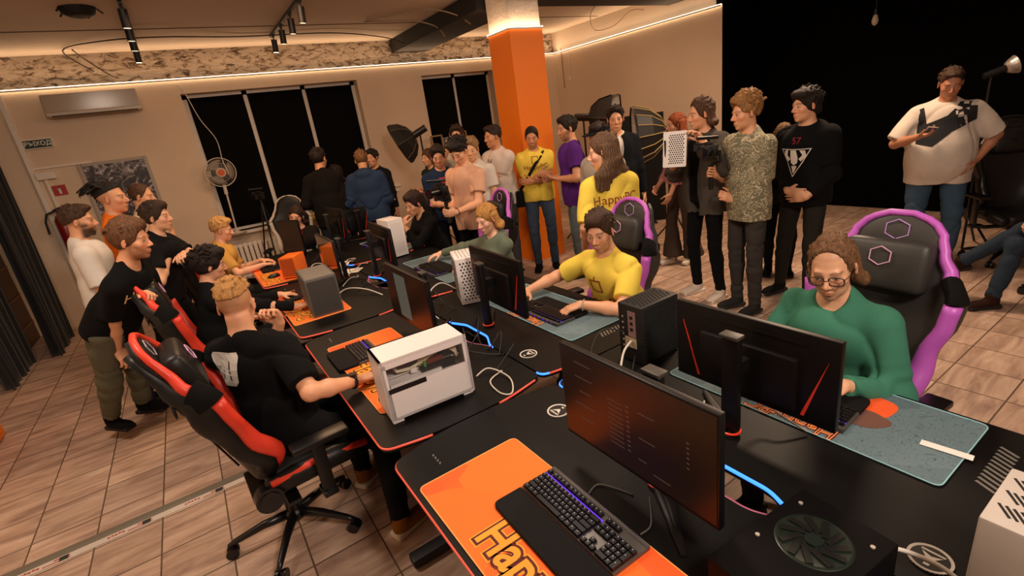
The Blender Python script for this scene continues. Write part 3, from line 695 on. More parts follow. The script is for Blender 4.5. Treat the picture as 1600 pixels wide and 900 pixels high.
def panel(s,z,W_,H_):
    q=MB(); q.box((-0.07,-0.0026,z),(0.17,0.0006,H_*0.8)); q.build('grey_window',mat('grey_screen_window','#3c423c',emit='#59645c',estr=0.30),s)
# local -Y faces screen; left row screens face -X => rz=-90
monitor(0.88,0.90,1.035,-PI/2+0.0,'thin monitor with dim menu text on screen, nearest the camera',W_=0.60,H_=0.35,content=uefi)
monitor(0.89,2.63,1.02,-PI/2,'monitor showing a tall grey window, behind the white glass-sided case',W_=0.64,H_=0.34,content=panel)
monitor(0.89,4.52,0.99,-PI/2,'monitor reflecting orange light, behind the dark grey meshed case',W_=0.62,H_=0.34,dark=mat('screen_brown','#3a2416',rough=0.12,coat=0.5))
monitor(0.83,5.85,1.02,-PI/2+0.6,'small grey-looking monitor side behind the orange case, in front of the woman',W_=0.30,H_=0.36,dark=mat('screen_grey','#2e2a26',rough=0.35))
monitor(1.50,0.90,1.01,PI/2,'black monitor back with red slashes, before the man in the green sweatshirt',W_=0.60,H_=0.32)
monitor(1.42,2.47,1.02,PI/2-0.05,'black monitor back before the seated man in yellow',W_=0.62,H_=0.34)
monitor(1.33,4.26,1.04,PI/2-0.05,'black monitor back beside the tall white case',W_=0.66,H_=0.32)
monitor(1.34,5.75,1.06,PI/2+0.1,'black monitor back at the far end of the right row, left one of two',W_=0.5,H_=0.36)
monitor(1.66,6.25,0.98,PI+0.15,'black monitor back at the far end of the right row, facing the window wall',W_=0.34,H_=0.30)
# ------------------------------------------------------------------ computer cases
def perf_panel(q,M,w_,h_,m_hole,nx,ny,hw,hh,ang=0.5,skip=None):
    for i in range(nx):
        for j in range(ny):
            if skip and skip(i,j): continue
            x=(-0.5+(i+0.5+(0.5 if j%2 else 0))/(nx+0.5))*w_; y=(-0.5+(j+0.5)/ny)*h_
            r_=q.prism([(-hw,-hh*0.4),(0,-hh),(hw,-hh*0.4),(hw,hh*0.4),(0,hh),(-hw,hh*0.4)],0,0.0012,m=m_hole,M=M@Matrix.Translation((x,y,0))@Matrix.Rotation(ang,4,'Z'))
wcase=mat('case_white','#e6e0dc',rough=0.35,var=0.02); hole=mat('case_hole','#141210',rough=0.9)
# white ITX case with window
r=empty('computer_case',(0.66,1.965,ZT),-0.06,'white computer case with a glass side showing pale tubes, on the second left desk','computer case')
L_,D_,H_=0.40,0.19,0.285; f=0.012
q=MB()
q.box((0,0,H_-f/2+0.02),(L_,D_,f)); q.box((0,0,0.02+f/2),(L_,D_,f)); q.box((-L_/2+f/2,0,0.02+H_/2),(f,D_,H_)); q.box((L_/2-f/2,0,0.02+H_/2),(f,D_,H_)); q.box((0,D_/2-f/2,0.02+H_/2),(L_,f,H_))
q.build('case_shell',wcase,r)
q=MB(); q.box((0,-D_/2+0.004,0.02+0.075),(L_-0.01,0.008,0.15)); q.box((0,-D_/2+0.004,H_-0.005),(L_-0.01,0.008,0.03)); q.box((L_/2-0.012,-D_/2+0.004,0.15),(0.022,0.008,0.27)); q.box((-L_/2+0.012,-D_/2+0.004,0.15),(0.022,0.008,0.27)); q.build('front_frame',wcase,r)
gl=bpy.data.materials.new('clear_glass'); gl.use_nodes=True; gb=gl.node_tree.nodes['Principled BSDF']; gb.inputs['Base Color'].default_value=(0.2,0.18,0.17,1); gb.inputs['Roughness'].default_value=0.03; gb.inputs['Alpha'].default_value=0.08
q=MB(); q.box((0,-D_/2+0.008,0.215),(L_-0.046,0.003,0.12)); q.build('glass_panel',gl,r)
q=MB(); q.box((0,0.02,0.19),(L_-0.04,0.10,0.004)); q.box((-0.05,-0.03,0.172),(0.24,0.10,0.012)); q.build('shelf',wcase,r)
q=MB(); q.box((0.03,D_/2-0.03,0.225),(0.20,0.03,0.10)); q.box((0.05,0.0,0.20),(0.10,0.06,0.03)); q.build('circuit_board',mat('board_brown','#6d2a1a',rough=0.5),r)
q=MB(); q.box((0.14,0.03,0.23),(0.07,0.1,0.11)); q.box((0.06,-0.045,0.178),(0.16,0.04,0.03)); q.box((-0.12,0.05,0.165),(0.15,0.04,0.05)); q.build('black_parts',plast('part_black','#121110'),r)
tubm=mat('pale_tube','#d9cfae',rough=0.4)
for dz in (0,0.018):
    q=MB(); q.tube([(-0.02,-0.03,0.205+dz),(0.03,-0.04,0.235+dz),(0.09,-0.045,0.252+dz),(0.13,-0.045,0.245+dz),(0.155,-0.045,0.215+dz),(0.158,-0.045,0.19)],0.0085,seg=10); q.build('coolant_tube',tubm,r,smooth=True)
q=MB(); q.tube([(-0.14,-0.03,0.255),(-0.12,-0.04,0.215),(-0.06,-0.04,0.207),(0,-0.035,0.22)],0.008,seg=8); q.build('coolant_tube',tubm,r,smooth=True)
q=MB(); q.box((0,D_/2-0.016,0.215),(L_-0.03,0.004,0.13)); q.box((0,0.0,0.292),(L_-0.03,D_-0.03,0.003)); q.box((-L_/2+0.014,0.01,0.215),(0.003,D_-0.04,0.13)); q.build('inner_lining',mat('case_inner_brown','#5a3a2c',rough=0.6),r)
q=MB(); q.box((-0.10,-D_/2+0.0005,0.160),(0.17,0.004,0.022)); q.build('dark_slot',plast('part_black','#121110'),r)
q=MB(); q.box((-0.05,-0.045,0.2),(0.028,0.02,0.022)); q.build('white_block',wcase,r)
q=MB(); q.box((0.005,-0.04,0.207),(0.01,0.02,0.026)); q.build('green_connector',mat('green_plug','#2f9a3a',rough=0.4),r)
for s_ in (-1,1): q=MB(); q.box((s_*(L_/2-0.03),-0.0,0.01),(0.05,D_-0.02,0.02),bev=0.004); q.build('foot',wcase,r)
# grey meshed case
gm=mat('case_grey','#5b5751',rough=0.55,var=0.05)
r=empty('computer_case',(0.635,3.83,ZT),-0.05,'dark grey meshed computer case on the third desk of the left row','computer case')
q=MB(); q.box((0,0,0.15),(0.22,0.40,0.29),bev=0.008); q.build('case_body',gm,r,smooth='auto')
q=MB()
for k in range(40): q.box((0,-0.2012,0.02+k*0.0065),(0.20,0.0016,0.003))
q.build('mesh_front',mat('mesh_dark','#37342f',rough=0.7),r)
q=MB()
for k in range(24): q.box((-0.09+k*0.0078,0,0.2955),(0.003,0.36,0.0015))
q.build('top_grille',mat('grille_grey','#8d877d',rough=0.5),r)
# orange case
r=empty('computer_case',(0.68,5.13,ZT),-0.62,'small orange computer case with a black side on the far left desk','computer case')
oc=mat('case_orange','#ef7320',rough=0.4)
q=MB(); q.box((0,0,0.115),(0.16,0.22,0.20),bev=0.006); q.build('case_shell',oc,r,smooth='auto')
q=MB(); q.box((-0.081,0,0.11),(0.003,0.2,0.18)); q.build('side_panel',plast('panel_black','#12100f'),r)
q=MB(); q.box((0,-0.111,0.115),(0.13,0.003,0.17)); q.build('front_mesh',mat('mesh_orange_dark','#b84c12',rough=0.6),r)
for sx in (-1,1):
    for sy in (-1,1): q=MB(); q.cyl((sx*0.06,sy*0.08,0),(sx*0.06,sy*0.08,0.016),0.012); q.build('foot',plast('panel_black','#12100f'),r)
# white perforated case
r=empty('computer_case',(1.50,3.02,ZT),-0.35,'white perforated computer case beside the monitor of the man in yellow','computer case')
q=MB(); q.box((0,0,0.17),(0.19,0.27,0.33),bev=0.006); q.build('case_shell',wcase,r,smooth='auto')
q=MB(); perf_panel(q,axes((-0.0955,0,0.17),(0,-1,0),(0,0,1)),0.24,0.28,hole,9,13,0.006,0.0075); q.build('perforated_side',hole,r)
q=MB(); perf_panel(q,axes((0,0.0,0.3355),(0,1,0),(1,0,0)),0.24,0.15,hole,9,6,0.009,0.003); q.build('perforated_top',hole,r)
q=MB(); perf_panel(q,axes((0,-0.1355,0.17),(1,0,0),(0,0,1)),0.15,0.28,hole,6,13,0.006,0.0075); q.build('perforated_front',hole,r)
# tall white case (right row third)
r=empty('computer_case',(1.63,4.86,ZT),0.12,'tall plain white computer case behind the third right row monitor','computer case')
q=MB(); q.box((0,0,0.2),(0.17,0.24,0.38),bev=0.008); q.build('case_shell',wcase,r,smooth='auto')
q=MB(); perf_panel(q,axes((0,-0.1215,0.2),(1,0,0),(0,0,1)),0.12,0.30,mat('hole_soft','#b9b1a6'),8,20,0.003,0.003); q.build('fine_mesh',mat('hole_soft','#b9b1a6'),r)
for sx in (-1,1): q=MB(); q.box((sx*0.06,0,0.005),(0.03,0.2,0.01)); q.build('foot',plast('panel_black','#12100f'),r)
# black mesh case rear towards camera
r=empty('computer_case',(1.67,1.525,ZT),0.0,'black open-mesh computer case with ports and white cable, right of the nearest monitor','computer case')
bc=mat('case_black','#161514',rough=0.5)
q=MB(); q.box((0,0,0.15),(0.25,0.15,0.29),bev=0.006); q.build('case_body',bc,r,smooth='auto')
hk=mat('mesh_pit','#030303',rough=0.9)
q=MB(); perf_panel(q,axes((0.0,-0.0755,0.15),(1,0,0),(0,0,1)),0.23,0.26,hk,16,15,0.0055,0.0065,ang=0.9); q.build('side_mesh',hk,r)
q=MB(); perf_panel(q,axes((0,0.0,0.2955),(1,0,0),(0,1,0)),0.22,0.12,hk,10,6,0.008,0.006,ang=0.9); q.build('top_mesh',mat('mesh_glint','#8b8880',rough=0.3),r)
q=MB(); q.box((-0.126,-0.01,0.20),(0.003,0.045,0.13)); q.build('port_plate',mat('port_plate','#b08f86',rough=0.4,metal=0.5),r)
q=MB()
for k in range(3): q.box((-0.1285,-0.01,0.235-k*0.03),(0.003,0.016,0.015))
q.build('port',hk,r)
q=MB(); q.box((-0.127,0.0,0.105),(0.003,0.07,0.05)); q.build('power_socket',mat('gold_ports','#c0b090',rough=0.4,metal=0.3),r)
q=MB()
for k in range(7): q.cyl((-0.1265,0.045,0.05+k*0.03),(-0.129,0.045,0.05+k*0.03),0.0055,seg=8)
q.build('vent_hole',mat('mesh_glint','#8b8880',rough=0.3),r)
# black case lying flat, with fan
r=empty('computer_case',(0.98,0.445,ZT),-0.09,'black computer case lying flat with a round fan grille on top, bottom of the picture','computer case')
q=MB(); q.box((0,0,0.055),(0.38,0.235,0.11),bev=0.006); q.build('case_body',mat('case_matte_black','#050404',rough=0.65,spec=0.12),r,smooth='auto')
q=MB(); q.lathe([(0.0,0.1105),(0.075,0.1105),(0.083,0.112),(0.086,0.1105)],c=(0.045,0.0,0),seg=40); q.build('fan_ring',mat('fan_ring','#16201a',rough=0.3),r,smooth='auto')
q=MB()
for k in range(11):
    a=k*2*PI/11; q.box((0.045+0.05*math.cos(a),0.05*math.sin(a),0.1135),(0.055,0.016,0.0015),rot=Euler((0,0,a+0.5)))
q.build('fan_blades',mat('fan_blade','#0d100e',rough=0.35),r)
q=MB(); q.cyl((0.045,0,0.112),(0.045,0,0.116),0.02,seg=24); q.build('fan_hub',mat('fan_ring','#24302a'),r)
for sx in (-1,1):
    for sy in (-1,1): q=MB(); q.cyl((0.045+sx*0.088,sy*0.088,0.110),(0.045+sx*0.088,sy*0.088,0.1135),0.0055,seg=12); q.build('screw',mat('screw_silver','#d8cfc2',rough=0.3,metal=0.6),r)
# beige vented case bottom right
bg=mat('case_beige','#b5aba0',rough=0.55)
r=empty('computer_case',(1.285,0.055,ZT),0.0,'pale beige case with slanted vent slots, bottom right corner of the picture','computer case')
q=MB(); q.box((0,0,0.135),(0.22,0.28,0.27),bev=0.006); q.build('case_body',bg,r,smooth='auto')
q=MB()
for i in range(20):
    for j in range(3):
        q.box((-0.058+0.055*j,-0.115+i*0.012,0.2706),(0.044,0.0050,0.001),rot=Euler((0,0,0.62)))
q.build('vent_slots',hole,r)
# ------------------------------------------------------------------ gaming chairs
cb=mat('chair_leather_black','#161513',spec=0.35,rough=0.42,var=0.08,bump=0.06,bscale=200); cb2=mat('chair_leather_grey','#33312d',rough=0.5,bump=0.06,bscale=200)
steel=mat('chair_plastic_black','#0f0e0e',rough=0.35)
def interp(s,T):
    for (a,va),(b_,vb) in zip(T,T[1:]):
        if s<=b_:
            t=(s-a)/(b_-a); t=t*t*(3-2*t); return va+(vb-va)*t
    return T[-1][1]
WT=[(0,0.17),(0.14,0.215),(0.30,0.225),(0.44,0.265),(0.53,0.275),(0.62,0.225),(0.70,0.185),(0.77,0.165),(0.82,0.13),(0.85,0.07),(0.86,0.02)]
FT=[(0,0.05),(0.12,0.11),(0.25,0.07),(0.45,0.075),(0.53,0.08),(0.64,0.03),(0.86,0.0)]
def gchair(x,y,yaw,accent,lab,recl=0.28,hs=0.0,grey=False,sc=1.0,thin=False,fwd=0.0):
    r=empty('gaming_chair',(x,y,0),yaw-PI/2,lab,'gaming chair','gaming chairs along the desks')
    acc=accent
    ca,sa=math.cos(recl),math.sin(recl); O=Vector((0,-0.22+fwd,0.46+hs))
    def P3(px,f,s): return O+Vector((px,0,0))+Vector((0,-sa,ca))*s+Vector((0,ca,sa))*f
    q=MB()
    nu=26
    def fn(u,v):
        s=0.86*(v**0.9) if v<1 else 0.86
        Wd=interp(s,WT); wing=interp(s,FT)
        k=u*2
        if k<1: a=-1+2*k; side=1
        else: a=1-2*(k-1); side=-1
        th=0.045*(1-0.55*abs(a)**3)*(0.5+0.5*min(1,(0.86-s)/0.08))
        f_=wing*abs(a)**2.6+side*th*0.8
        return P3(a*Wd,f_,s)
    q.grid(fn,nu,30,closeu=True); 
    q.build('backrest',cb2 if grey else cb,r,smooth=True)
    def rim(s0,s1,sg,n=14):
        return [P3(sg*interp(s0+(s1-s0)*i/(n-1),WT)*1.0,interp(s0+(s1-s0)*i/(n-1),FT)+0.004,s0+(s1-s0)*i/(n-1)) for i in range(n)]
    ra=(0.024,0.036)
    if thin: ra=(0.02,0.03)
    if not thin:
        for sg in (-1,1):
            q=MB(); n=22; ss=[0.03+0.80*i/(n-1) for i in range(n)]
            q.tube([P3(sg*(interp(s_,WT)-0.004),interp(s_,FT)-0.030,s_) for s_ in ss],0.03,radii=[((0.018+0.008*math.exp(-((s_-0.48)/0.10)**2)+0.006*math.exp(-((s_-0.15)/0.1)**2))*(1-0.6*max(0,min(1,(s_-0.55)/0.2))),(0.040+0.028*math.exp(-((s_-0.47)/0.12)**2)+0.012*math.exp(-((s_-0.15)/0.1)**2))*(1-0.62*max(0,min(1,(s_-0.55)/0.2)))) for s_ in ss],seg=14,flat=(1,0,0)); q.build('side_wing',cb2 if grey else cb,r,smooth=True)
    for sg in (-1,1):
        q=MB(); n=16; p=rim(0.04,0.52,sg,n); p=[v+Vector((0,ca,sa))*(0.026 if not thin else 0) for v in p]; q.tube(p,ra,radii=[(ra[0]*(0.4+0.9*min(1,i/3)*1.0)*(1.0+0.45*math.exp(-((i-5)/3.0)**2)),ra[1]*0.85*(0.5+0.5*min(1,i/3))*(1.0+0.35*math.exp(-((i-5)/3.0)**2))) for i in range(n)],seg=12,flat=(1,0,0)); q.build('side_bolster',acc,r,smooth=True)
    if not thin:
        for sg in (-1,1):
            q=MB(); p=[v+Vector((0,ca,sa))*0.002 for v in rim(0.525,0.595,sg,6)]; q.tube(p,(0.034,0.062),seg=14,flat=(1,0,0)); q.build('strap_band',mat('strap_cloth','#141312',rough=0.9,spec=0.1),r,smooth='auto')
    p=rim(0.60 if not thin else 0.52,0.855,-1,14); p2=rim(0.60 if not thin else 0.52,0.855,1,14)[::-1]; p=[v+Vector((0,ca,sa))*(0.012 if not thin else 0) for v in p]; p2=[v+Vector((0,ca,sa))*(0.012 if not thin else 0) for v in p2]
    q=MB(); q.tube(p+p2,(ra[0]*0.8,ra[1]),seg=12,flat=(0,ca,sa)) if False else q.tube(p+p2,ra[0]*0.95,seg=12,radii=[ra[0]*(1.15-0.55*math.sin(PI*i/27)**0.8) for i in range(28)]); q.build('top_rim',acc,r,smooth=True)
    # head pillow
    if not thin:
        def pil(w_,h_,d_,s,f,name,bev):
            q=MB(); q.box((0,0,0),(w_,d_,h_),bev=bev); M=Matrix.Translation(P3(0,f,s)) @ Matrix.Rotation(recl,4,'X'); bmesh.ops.transform(q.bm,matrix=M,verts=q.bm.verts)
            return q.build(name,cb2 if grey else cb,r,smooth=True,sub=1)
        hp=pil(0.34,0.23,0.11,0.635,0.075,'head_pillow',0.045)
        hx=[P3(0.045*math.cos(PI/6+k*PI/3),0.1365,0.675+0.04*math.sin(PI/6+k*PI/3)) for k in range(6)]
        q=MB(); q.tube(hx,0.0028,closed=True,seg=6); q.build('hexagon_emblem',(mat('emblem_pale','#d7a6c4',rough=0.5) if acc.name!='chair_plastic_black' else steel),hp)
        q=MB(); h2=[P3(0.05*math.cos(PI/6+k*PI/3),0.036,0.785+0.042*math.sin(PI/6+k*PI/3)) for k in range(6)]; q.tube(h2,0.0028,closed=True,seg=6); q.build('top_emblem',(mat('emblem_lilac','#b98fd0',rough=0.5) if acc.name=='chair_purple' else (mat('emblem_grey','#a89aa0',rough=0.5) if acc.name=='chair_red' else steel)),r)
        q=MB(); q.tube([P3(-0.24,-0.03,0.565),P3(-0.12,-0.04,0.565),P3(0,-0.042,0.565),P3(0.12,-0.04,0.565),P3(0.24,-0.03,0.565)],(0.026,0.006),seg=8,flat=(0,0,1)); q.build('rear_strap',cb,r,smooth=True)
    # rear slots outlines
    for sg in (-1,1):
        q=MB(); q.tube([P3(sg*0.07+0.045*math.cos(t*PI/6),-0.037,0.50+0.022*math.sin(t*PI/6)) for t in range(12)],0.006,closed=True,seg=6); q.build('strap_slot',mat('slot_trim','#6b665e',rough=0.5),r,smooth=True)
        q=MB(); q.tube([P3(sg*0.06,-0.040,0.50),P3(sg*0.075,-0.040,0.3),P3(sg*0.09,-0.035,0.12)],0.005,seg=6); q.build('rear_cord',steel,r,smooth=True)
    # seat
    q=MB(); q.box((0,0.03+fwd,0.44+hs),(0.36,0.50,0.10),bev=0.035); q.build('seat',cb,r,smooth=True,sub=1)
    for sg in (-1,1):
        q=MB(); q.tube([(sg*0.215,-0.22+fwd,0.445+hs),(sg*0.22,-0.1+fwd,0.46+hs),(sg*0.225,0.1+fwd,0.465+hs),(sg*0.215,0.26+fwd,0.44+hs)],0.05,seg=12,radii=[(0.035,0.045),(0.045,0.055),(0.045,0.055),(0.035,0.04)],flat=(1,0,0)); q.build('seat_bolster',cb,r,smooth=True)
        q=MB(); q.tube([(sg*0.232,-0.2+fwd,0.475+hs),(sg*0.24,0.0+fwd,0.498+hs),(sg*0.235,0.26+fwd,0.468+hs)],(0.022,0.018),seg=8,flat=(1,0,0)); q.build('seat_stripe',acc,r,smooth=True)
        # hinge + armrest
        q=MB(); q.cyl((sg*0.20,-0.225+fwd,0.42+hs),(sg*0.265,-0.225+fwd,0.42+hs),0.062,seg=24); q.cyl((sg*0.265,-0.225+fwd,0.42+hs),(sg*0.272,-0.225+fwd,0.42+hs),0.045,seg=24); q.build('recline_hinge',steel,r,smooth='auto')
        q=MB(); q.box((sg*0.30,0.02+fwd,0.36+hs),(0.10,0.07,0.03),bev=0.008); q.box((sg*0.325,0.02+fwd,0.50+hs),(0.03,0.06,0.26),bev=0.008,rot=Euler((0,sg*0.03,0))); q.build('armrest_post',steel,r,smooth='auto')
        q=MB(); q.box((sg*0.325,0.04+fwd,0.65+hs),(0.09,0.26,0.03),bev=0.012); q.build('armrest_pad',steel,r,smooth='auto')
    q=MB(); q.box((0,0.0,0.365+hs),(0.26,0.32,0.05),bev=0.01); q.box((0.0,0.0,0.34+hs),(0.5,0.06,0.02)); q.build('tilt_mechanism',steel,r,smooth='auto')
    q=MB(); q.cyl((0,0,0.12),(0,0,0.35+hs),0.027,seg=16); q.cyl((0,0,0.12),(0,0,0.25),0.038,seg=16); q.build('gas_lift',steel,r,smooth='auto')
    q=MB(); q.lathe([(0.0,0.085),(0.045,0.085),(0.05,0.13),(0.035,0.145),(0,0.145)],seg=20); q.build('base_hub',steel,r,smooth='auto')
    for k in range(5):
        a=k*2*PI/5+0.75; c,s=math.cos(a),math.sin(a)
        q=MB(); q.tube([(c*0.03,s*0.03,0.118),(c*0.16,s*0.16,0.112),(c*0.30,s*0.30,0.083),(c*0.335,s*0.335,0.072)],0.02,seg=8,radii=[(0.024,0.028),(0.021,0.022),(0.016,0.015),(0.013,0.01)],flat=(-s,c,0)); lg=q.build('leg',steel,r,smooth=True)
        q=MB(); t=(-s,c)
        for d in (-1,1): q.cyl((c*0.325+t[0]*d*0.008,s*0.325+t[1]*d*0.008,0.030),(c*0.325+t[0]*d*0.026,s*0.325+t[1]*d*0.026,0.030),0.030,seg=18)
        q.cyl((c*0.325,s*0.325,0.03),(c*0.325,s*0.325,0.075),0.009); q.build('caster',steel,lg,smooth='auto')
    return r
c_red=mat('chair_red','#e2402a',rough=0.42,var=0.04); c_pur=mat('chair_purple','#bd5cc0',rough=0.42,var=0.04); c_wht=mat('chair_white','#c9bfb2',rough=0.45)
gchair(0.0,2.52,0.06,c_red,'black gaming chair with red bolsters in the left foreground, seen from behind',recl=0.33,fwd=0.13)
gchair(-0.05,4.10,0.05,c_red,'black and red gaming chair of the curly-haired man, second along the left row',recl=0.26)
gchair(0.03,6.10,0.2,c_red,'black and red gaming chair with hexagon emblem behind the blond man in tan',recl=0.2)
gchair(2.14,0.87,PI-0.08,c_pur,'black gaming chair with pink-purple rim behind the man in the green sweatshirt',recl=0.20,grey=True,hs=0.02)
gchair(2.12,2.38,PI-0.10,c_pur,'black gaming chair with pink-purple rim behind the seated man in yellow',recl=0.17,grey=True)
gchair(2.12,4.02,PI-0.1,c_pur,'black gaming chair with purple rim behind the seated blond in grey-green hoodie',recl=0.17)
gchair(2.12,5.62,PI-0.2,c_pur,'black gaming chair with purple rim behind the man resting chin on hand',recl=0.15)
gchair(1.05,7.35,-PI/2-0.4,c_wht,'black gaming chair with thin white edges beside the window wall radiator',recl=0.15,thin=True)
gchair(5.50,0.62,PI-0.6,c_pur,'black gaming chair under the person with crossed legs at the right edge',recl=0.12)
gchair(6.35,1.25,PI+0.7,steel,'empty black chair with armrests near the black backdrop at the right edge',recl=0.12)
# ================================================================== PEOPLE (distance-field bodies, meshed)
def snet(D,xs,ys,zs):
    S=(D<0)
    c=S[:-1,:-1,:-1].astype(np.int8)
    for a,b,d in ((1,0,0),(0,1,0),(0,0,1),(1,1,0),(1,0,1),(0,1,1),(1,1,1)):
        c+=S[a:S.shape[0]-1+a,b:S.shape[1]-1+b,d:S.shape[2]-1+d]
    act=(c>0)&(c<8)
    I,J,K=np.nonzero(act); n=len(I)
    idm=-np.ones(act.shape,np.int32); idm[I,J,K]=np.arange(n)
    P=np.zeros((n,3)); C=np.zeros(n)
    cor=[(a,b,d) for a in (0,1) for b in (0,1) for d in (0,1)]
    for p in cor:
        for ax in range(3):
            if p[ax]: continue
            q=list(p); q[ax]=1
            da=D[I+p[0],J+p[1],K+p[2]]; db=D[I+q[0],J+q[1],K+q[2]]
            m=(da<0)!=(db<0)
            t=np.where(m,da/np.where(m,da-db,1),0)
            base=[xs[I+p[0]],ys[J+p[1]],zs[K+p[2]]]
            nxt=[xs[I+q[0]],ys[J+q[1]],zs[K+q[2]]]
            for k in range(3): P[:,k]+=np.where(m,base[k]*(1-t)+nxt[k]*t,0)
            C+=m
    P/=C[:,None]
    Q=[]
    for ax in range(3):
        sl0=[slice(None)]*3; sl1=[slice(None)]*3; sl0[ax]=slice(None,-1); sl1[ax]=slice(1,None)
        A=S[tuple(sl0)]; B=S[tuple(sl1)]
        ch=A!=B; o1,o2=[(1,2),(2,0),(0,1)][ax]
        i=list(np.nonzero(ch)); 
        ok=(i[o1]>0)&(i[o2]>0)&(i[o1]<act.shape[o1])&(i[o2]<act.shape[o2])&(i[ax]<act.shape[ax])
        i=[v[ok] for v in i]; ins=A[i[0],i[1],i[2]]
        def g(d1,d2):
            j=[v.copy() for v in i]; j[o1]-=d1; j[o2]-=d2
            return idm[j[0],j[1],j[2]]
        q=np.stack([g(1,1),g(0,1),g(0,0),g(1,0)],1)
        q[~ins]=q[~ins][:,::-1]
        Q.append(q)
    return P,np.concatenate(Q)
class Field:
    """ list of primitives -> mesh. coordinates in metres, any frame """
    def __init__(s): s.pr=[]
    def cone(s,a,b,ra,rb=None,k=0.03,cut=False): s.pr.append(('c',np.array(a,float),np.array(b,float),float(ra),float(ra if rb is None else rb),k,cut)); return s
    def ell(s,c,r,R=None,k=0.03,sub=False): s.pr.append(('e',np.array(c,float),np.array(r,float),np.eye(3) if R is None else np.array(R),k,sub)); return s
    def box(s,c,h,R=None,rad=0.01,k=0.02): s.pr.append(('b',np.array(c,float),np.array(h,float),np.eye(3) if R is None else np.array(R),rad,k)); return s
    def bounds(s):
        lo=np.full(3,9e9); hi=-lo
        for p in s.pr:
            if p[0]=='c':
                for c,r in ((p[1],p[3]),(p[2],p[4])): lo=np.minimum(lo,c-r); hi=np.maximum(hi,c+r)
            elif p[0]=='e' and not p[5]:
                ext=np.sqrt(((p[3]*p[2][None,:])**2).sum(1)); lo=np.minimum(lo,p[1]-ext); hi=np.maximum(hi,p[1]+ext)
            elif p[0]=='b':
                ext=(np.abs(p[3])*p[2][None,:]).sum(1)+p[4]; lo=np.minimum(lo,p[1]-ext); hi=np.maximum(hi,p[1]+ext)
        return lo,hi
    def mesh(s,res,cuts=(),disp=None,zsplit=None):
        lo,hi=s.bounds(); pad=res*2.5+(0.012 if disp else 0); lo=lo-pad; hi=hi+pad
        xs=np.arange(lo[0],hi[0]+res,res); ys=np.arange(lo[1],hi[1]+res,res); zs=np.arange(lo[2],hi[2]+res,res)
        D=np.full((len(xs),len(ys),len(zs)),0.2,np.float32)
        for p in s.pr:
            if p[0]=='c':
                l=np.minimum(p[1]-p[3],p[2]-p[4]); h=np.maximum(p[1]+p[3],p[2]+p[4]); k=p[5]
            elif p[0]=='e':
                ext=np.sqrt(((p[3]*p[2][None,:])**2).sum(1)); l=p[1]-ext; h=p[1]+ext; k=p[4]
            else:
                ext=(np.abs(p[3])*p[2][None,:]).sum(1)+p[4]; l=p[1]-ext; h=p[1]+ext; k=p[5]
            m=k+res*3+0.004
            i0,i1=np.searchsorted(xs,[l[0]-m,h[0]+m]); j0,j1=np.searchsorted(ys,[l[1]-m,h[1]+m]); k0,k1=np.searchsorted(zs,[l[2]-m,h[2]+m])
            if i1<=i0 or j1<=j0 or k1<=k0: continue
            X=xs[i0:i1][:,None,None]; Y=ys[j0:j1][None,:,None]; Z=zs[k0:k1][None,None,:]
            if p[0]=='c':
                a,b,ra,rb=p[1:5]; d=b-a; L2=max(d@d,1e-9)
                px,py,pz=X-a[0],Y-a[1],Z-a[2]
                t0=(px*d[0]+py*d[1]+pz*d[2])/L2; t=np.clip(t0,0,1)
                dd=np.sqrt((px-t*d[0])**2+(py-t*d[1])**2+(pz-t*d[2])**2)-(ra+(rb-ra)*t)
                if p[6]: dd=np.maximum(dd,(t0-1)*math.sqrt(L2))
            elif p[0]=='e':
                R=p[3]; r=p[2]; px,py,pz=X-p[1][0],Y-p[1][1],Z-p[1][2]
                q=[(px*R[0,a]+py*R[1,a]+pz*R[2,a]) for a in range(3)]
                n0=np.sqrt((q[0]/r[0])**2+(q[1]/r[1])**2+(q[2]/r[2])**2); n1=np.sqrt((q[0]/r[0]**2)**2+(q[1]/r[1]**2)**2+(q[2]/r[2]**2)**2)+1e-6
                dd=n0*(n0-1)/n1
            else:
                R=p[3]; hh=p[2]; px,py,pz=X-p[1][0],Y-p[1][1],Z-p[1][2]
                q=[np.abs(px*R[0,a]+py*R[1,a]+pz*R[2,a])-hh[a]+p[4]*0 for a in range(3)]
                dd=np.sqrt(np.maximum(q[0],0)**2+np.maximum(q[1],0)**2+np.maximum(q[2],0)**2)+np.minimum(np.maximum(q[0],np.maximum(q[1],q[2])),0)-p[4]
            V=D[i0:i1,j0:j1,k0:k1]
            if p[0]=='e' and p[5]:
                h_=np.maximum(k-np.abs(-dd-V),0)/max(k,1e-6); V[...]=np.maximum(V,-dd)+h_*h_*k*0.25
            else:
                h_=np.maximum(k-np.abs(dd-V),0)/max(k,1e-6); V[...]=np.minimum(V,dd)-h_*h_*k*0.25
        for (pt,nr) in cuts:   # remove the side the normal points to
            pt=np.array(pt); nr=np.array(nr)/np.linalg.norm(nr)
            D=np.maximum(D,((xs[:,None,None]-pt[0])*nr[0]+(ys[None,:,None]-pt[1])*nr[1]+(zs[None,None,:]-pt[2])*nr[2]).astype(np.float32))
        if disp:
            m=np.nonzero(np.abs(D)<0.035)
            D[m]+=disp(xs[m[0]],ys[m[1]],zs[m[2]]).astype(np.float32)
        return snet(D,xs,ys,zs)
def sinfbm(x,y,z,f,seed,oct_=3):
    rs=np.random.RandomState(seed); out=0; a=1
    for o in range(oct_):
        for k in range(3):
            v=rs.normal(size=3); v/=np.linalg.norm(v); ph=rs.rand()*6.28
            out=out+a*np.sin((x*v[0]+y*v[1]+z*v[2])*f*(0.8+0.4*rs.rand())+ph+0.8*np.sin((x*v[1]-y*v[2]+z*v[0])*f*0.7+ph))/3
        f*=1.9; a*=0.5
    return out
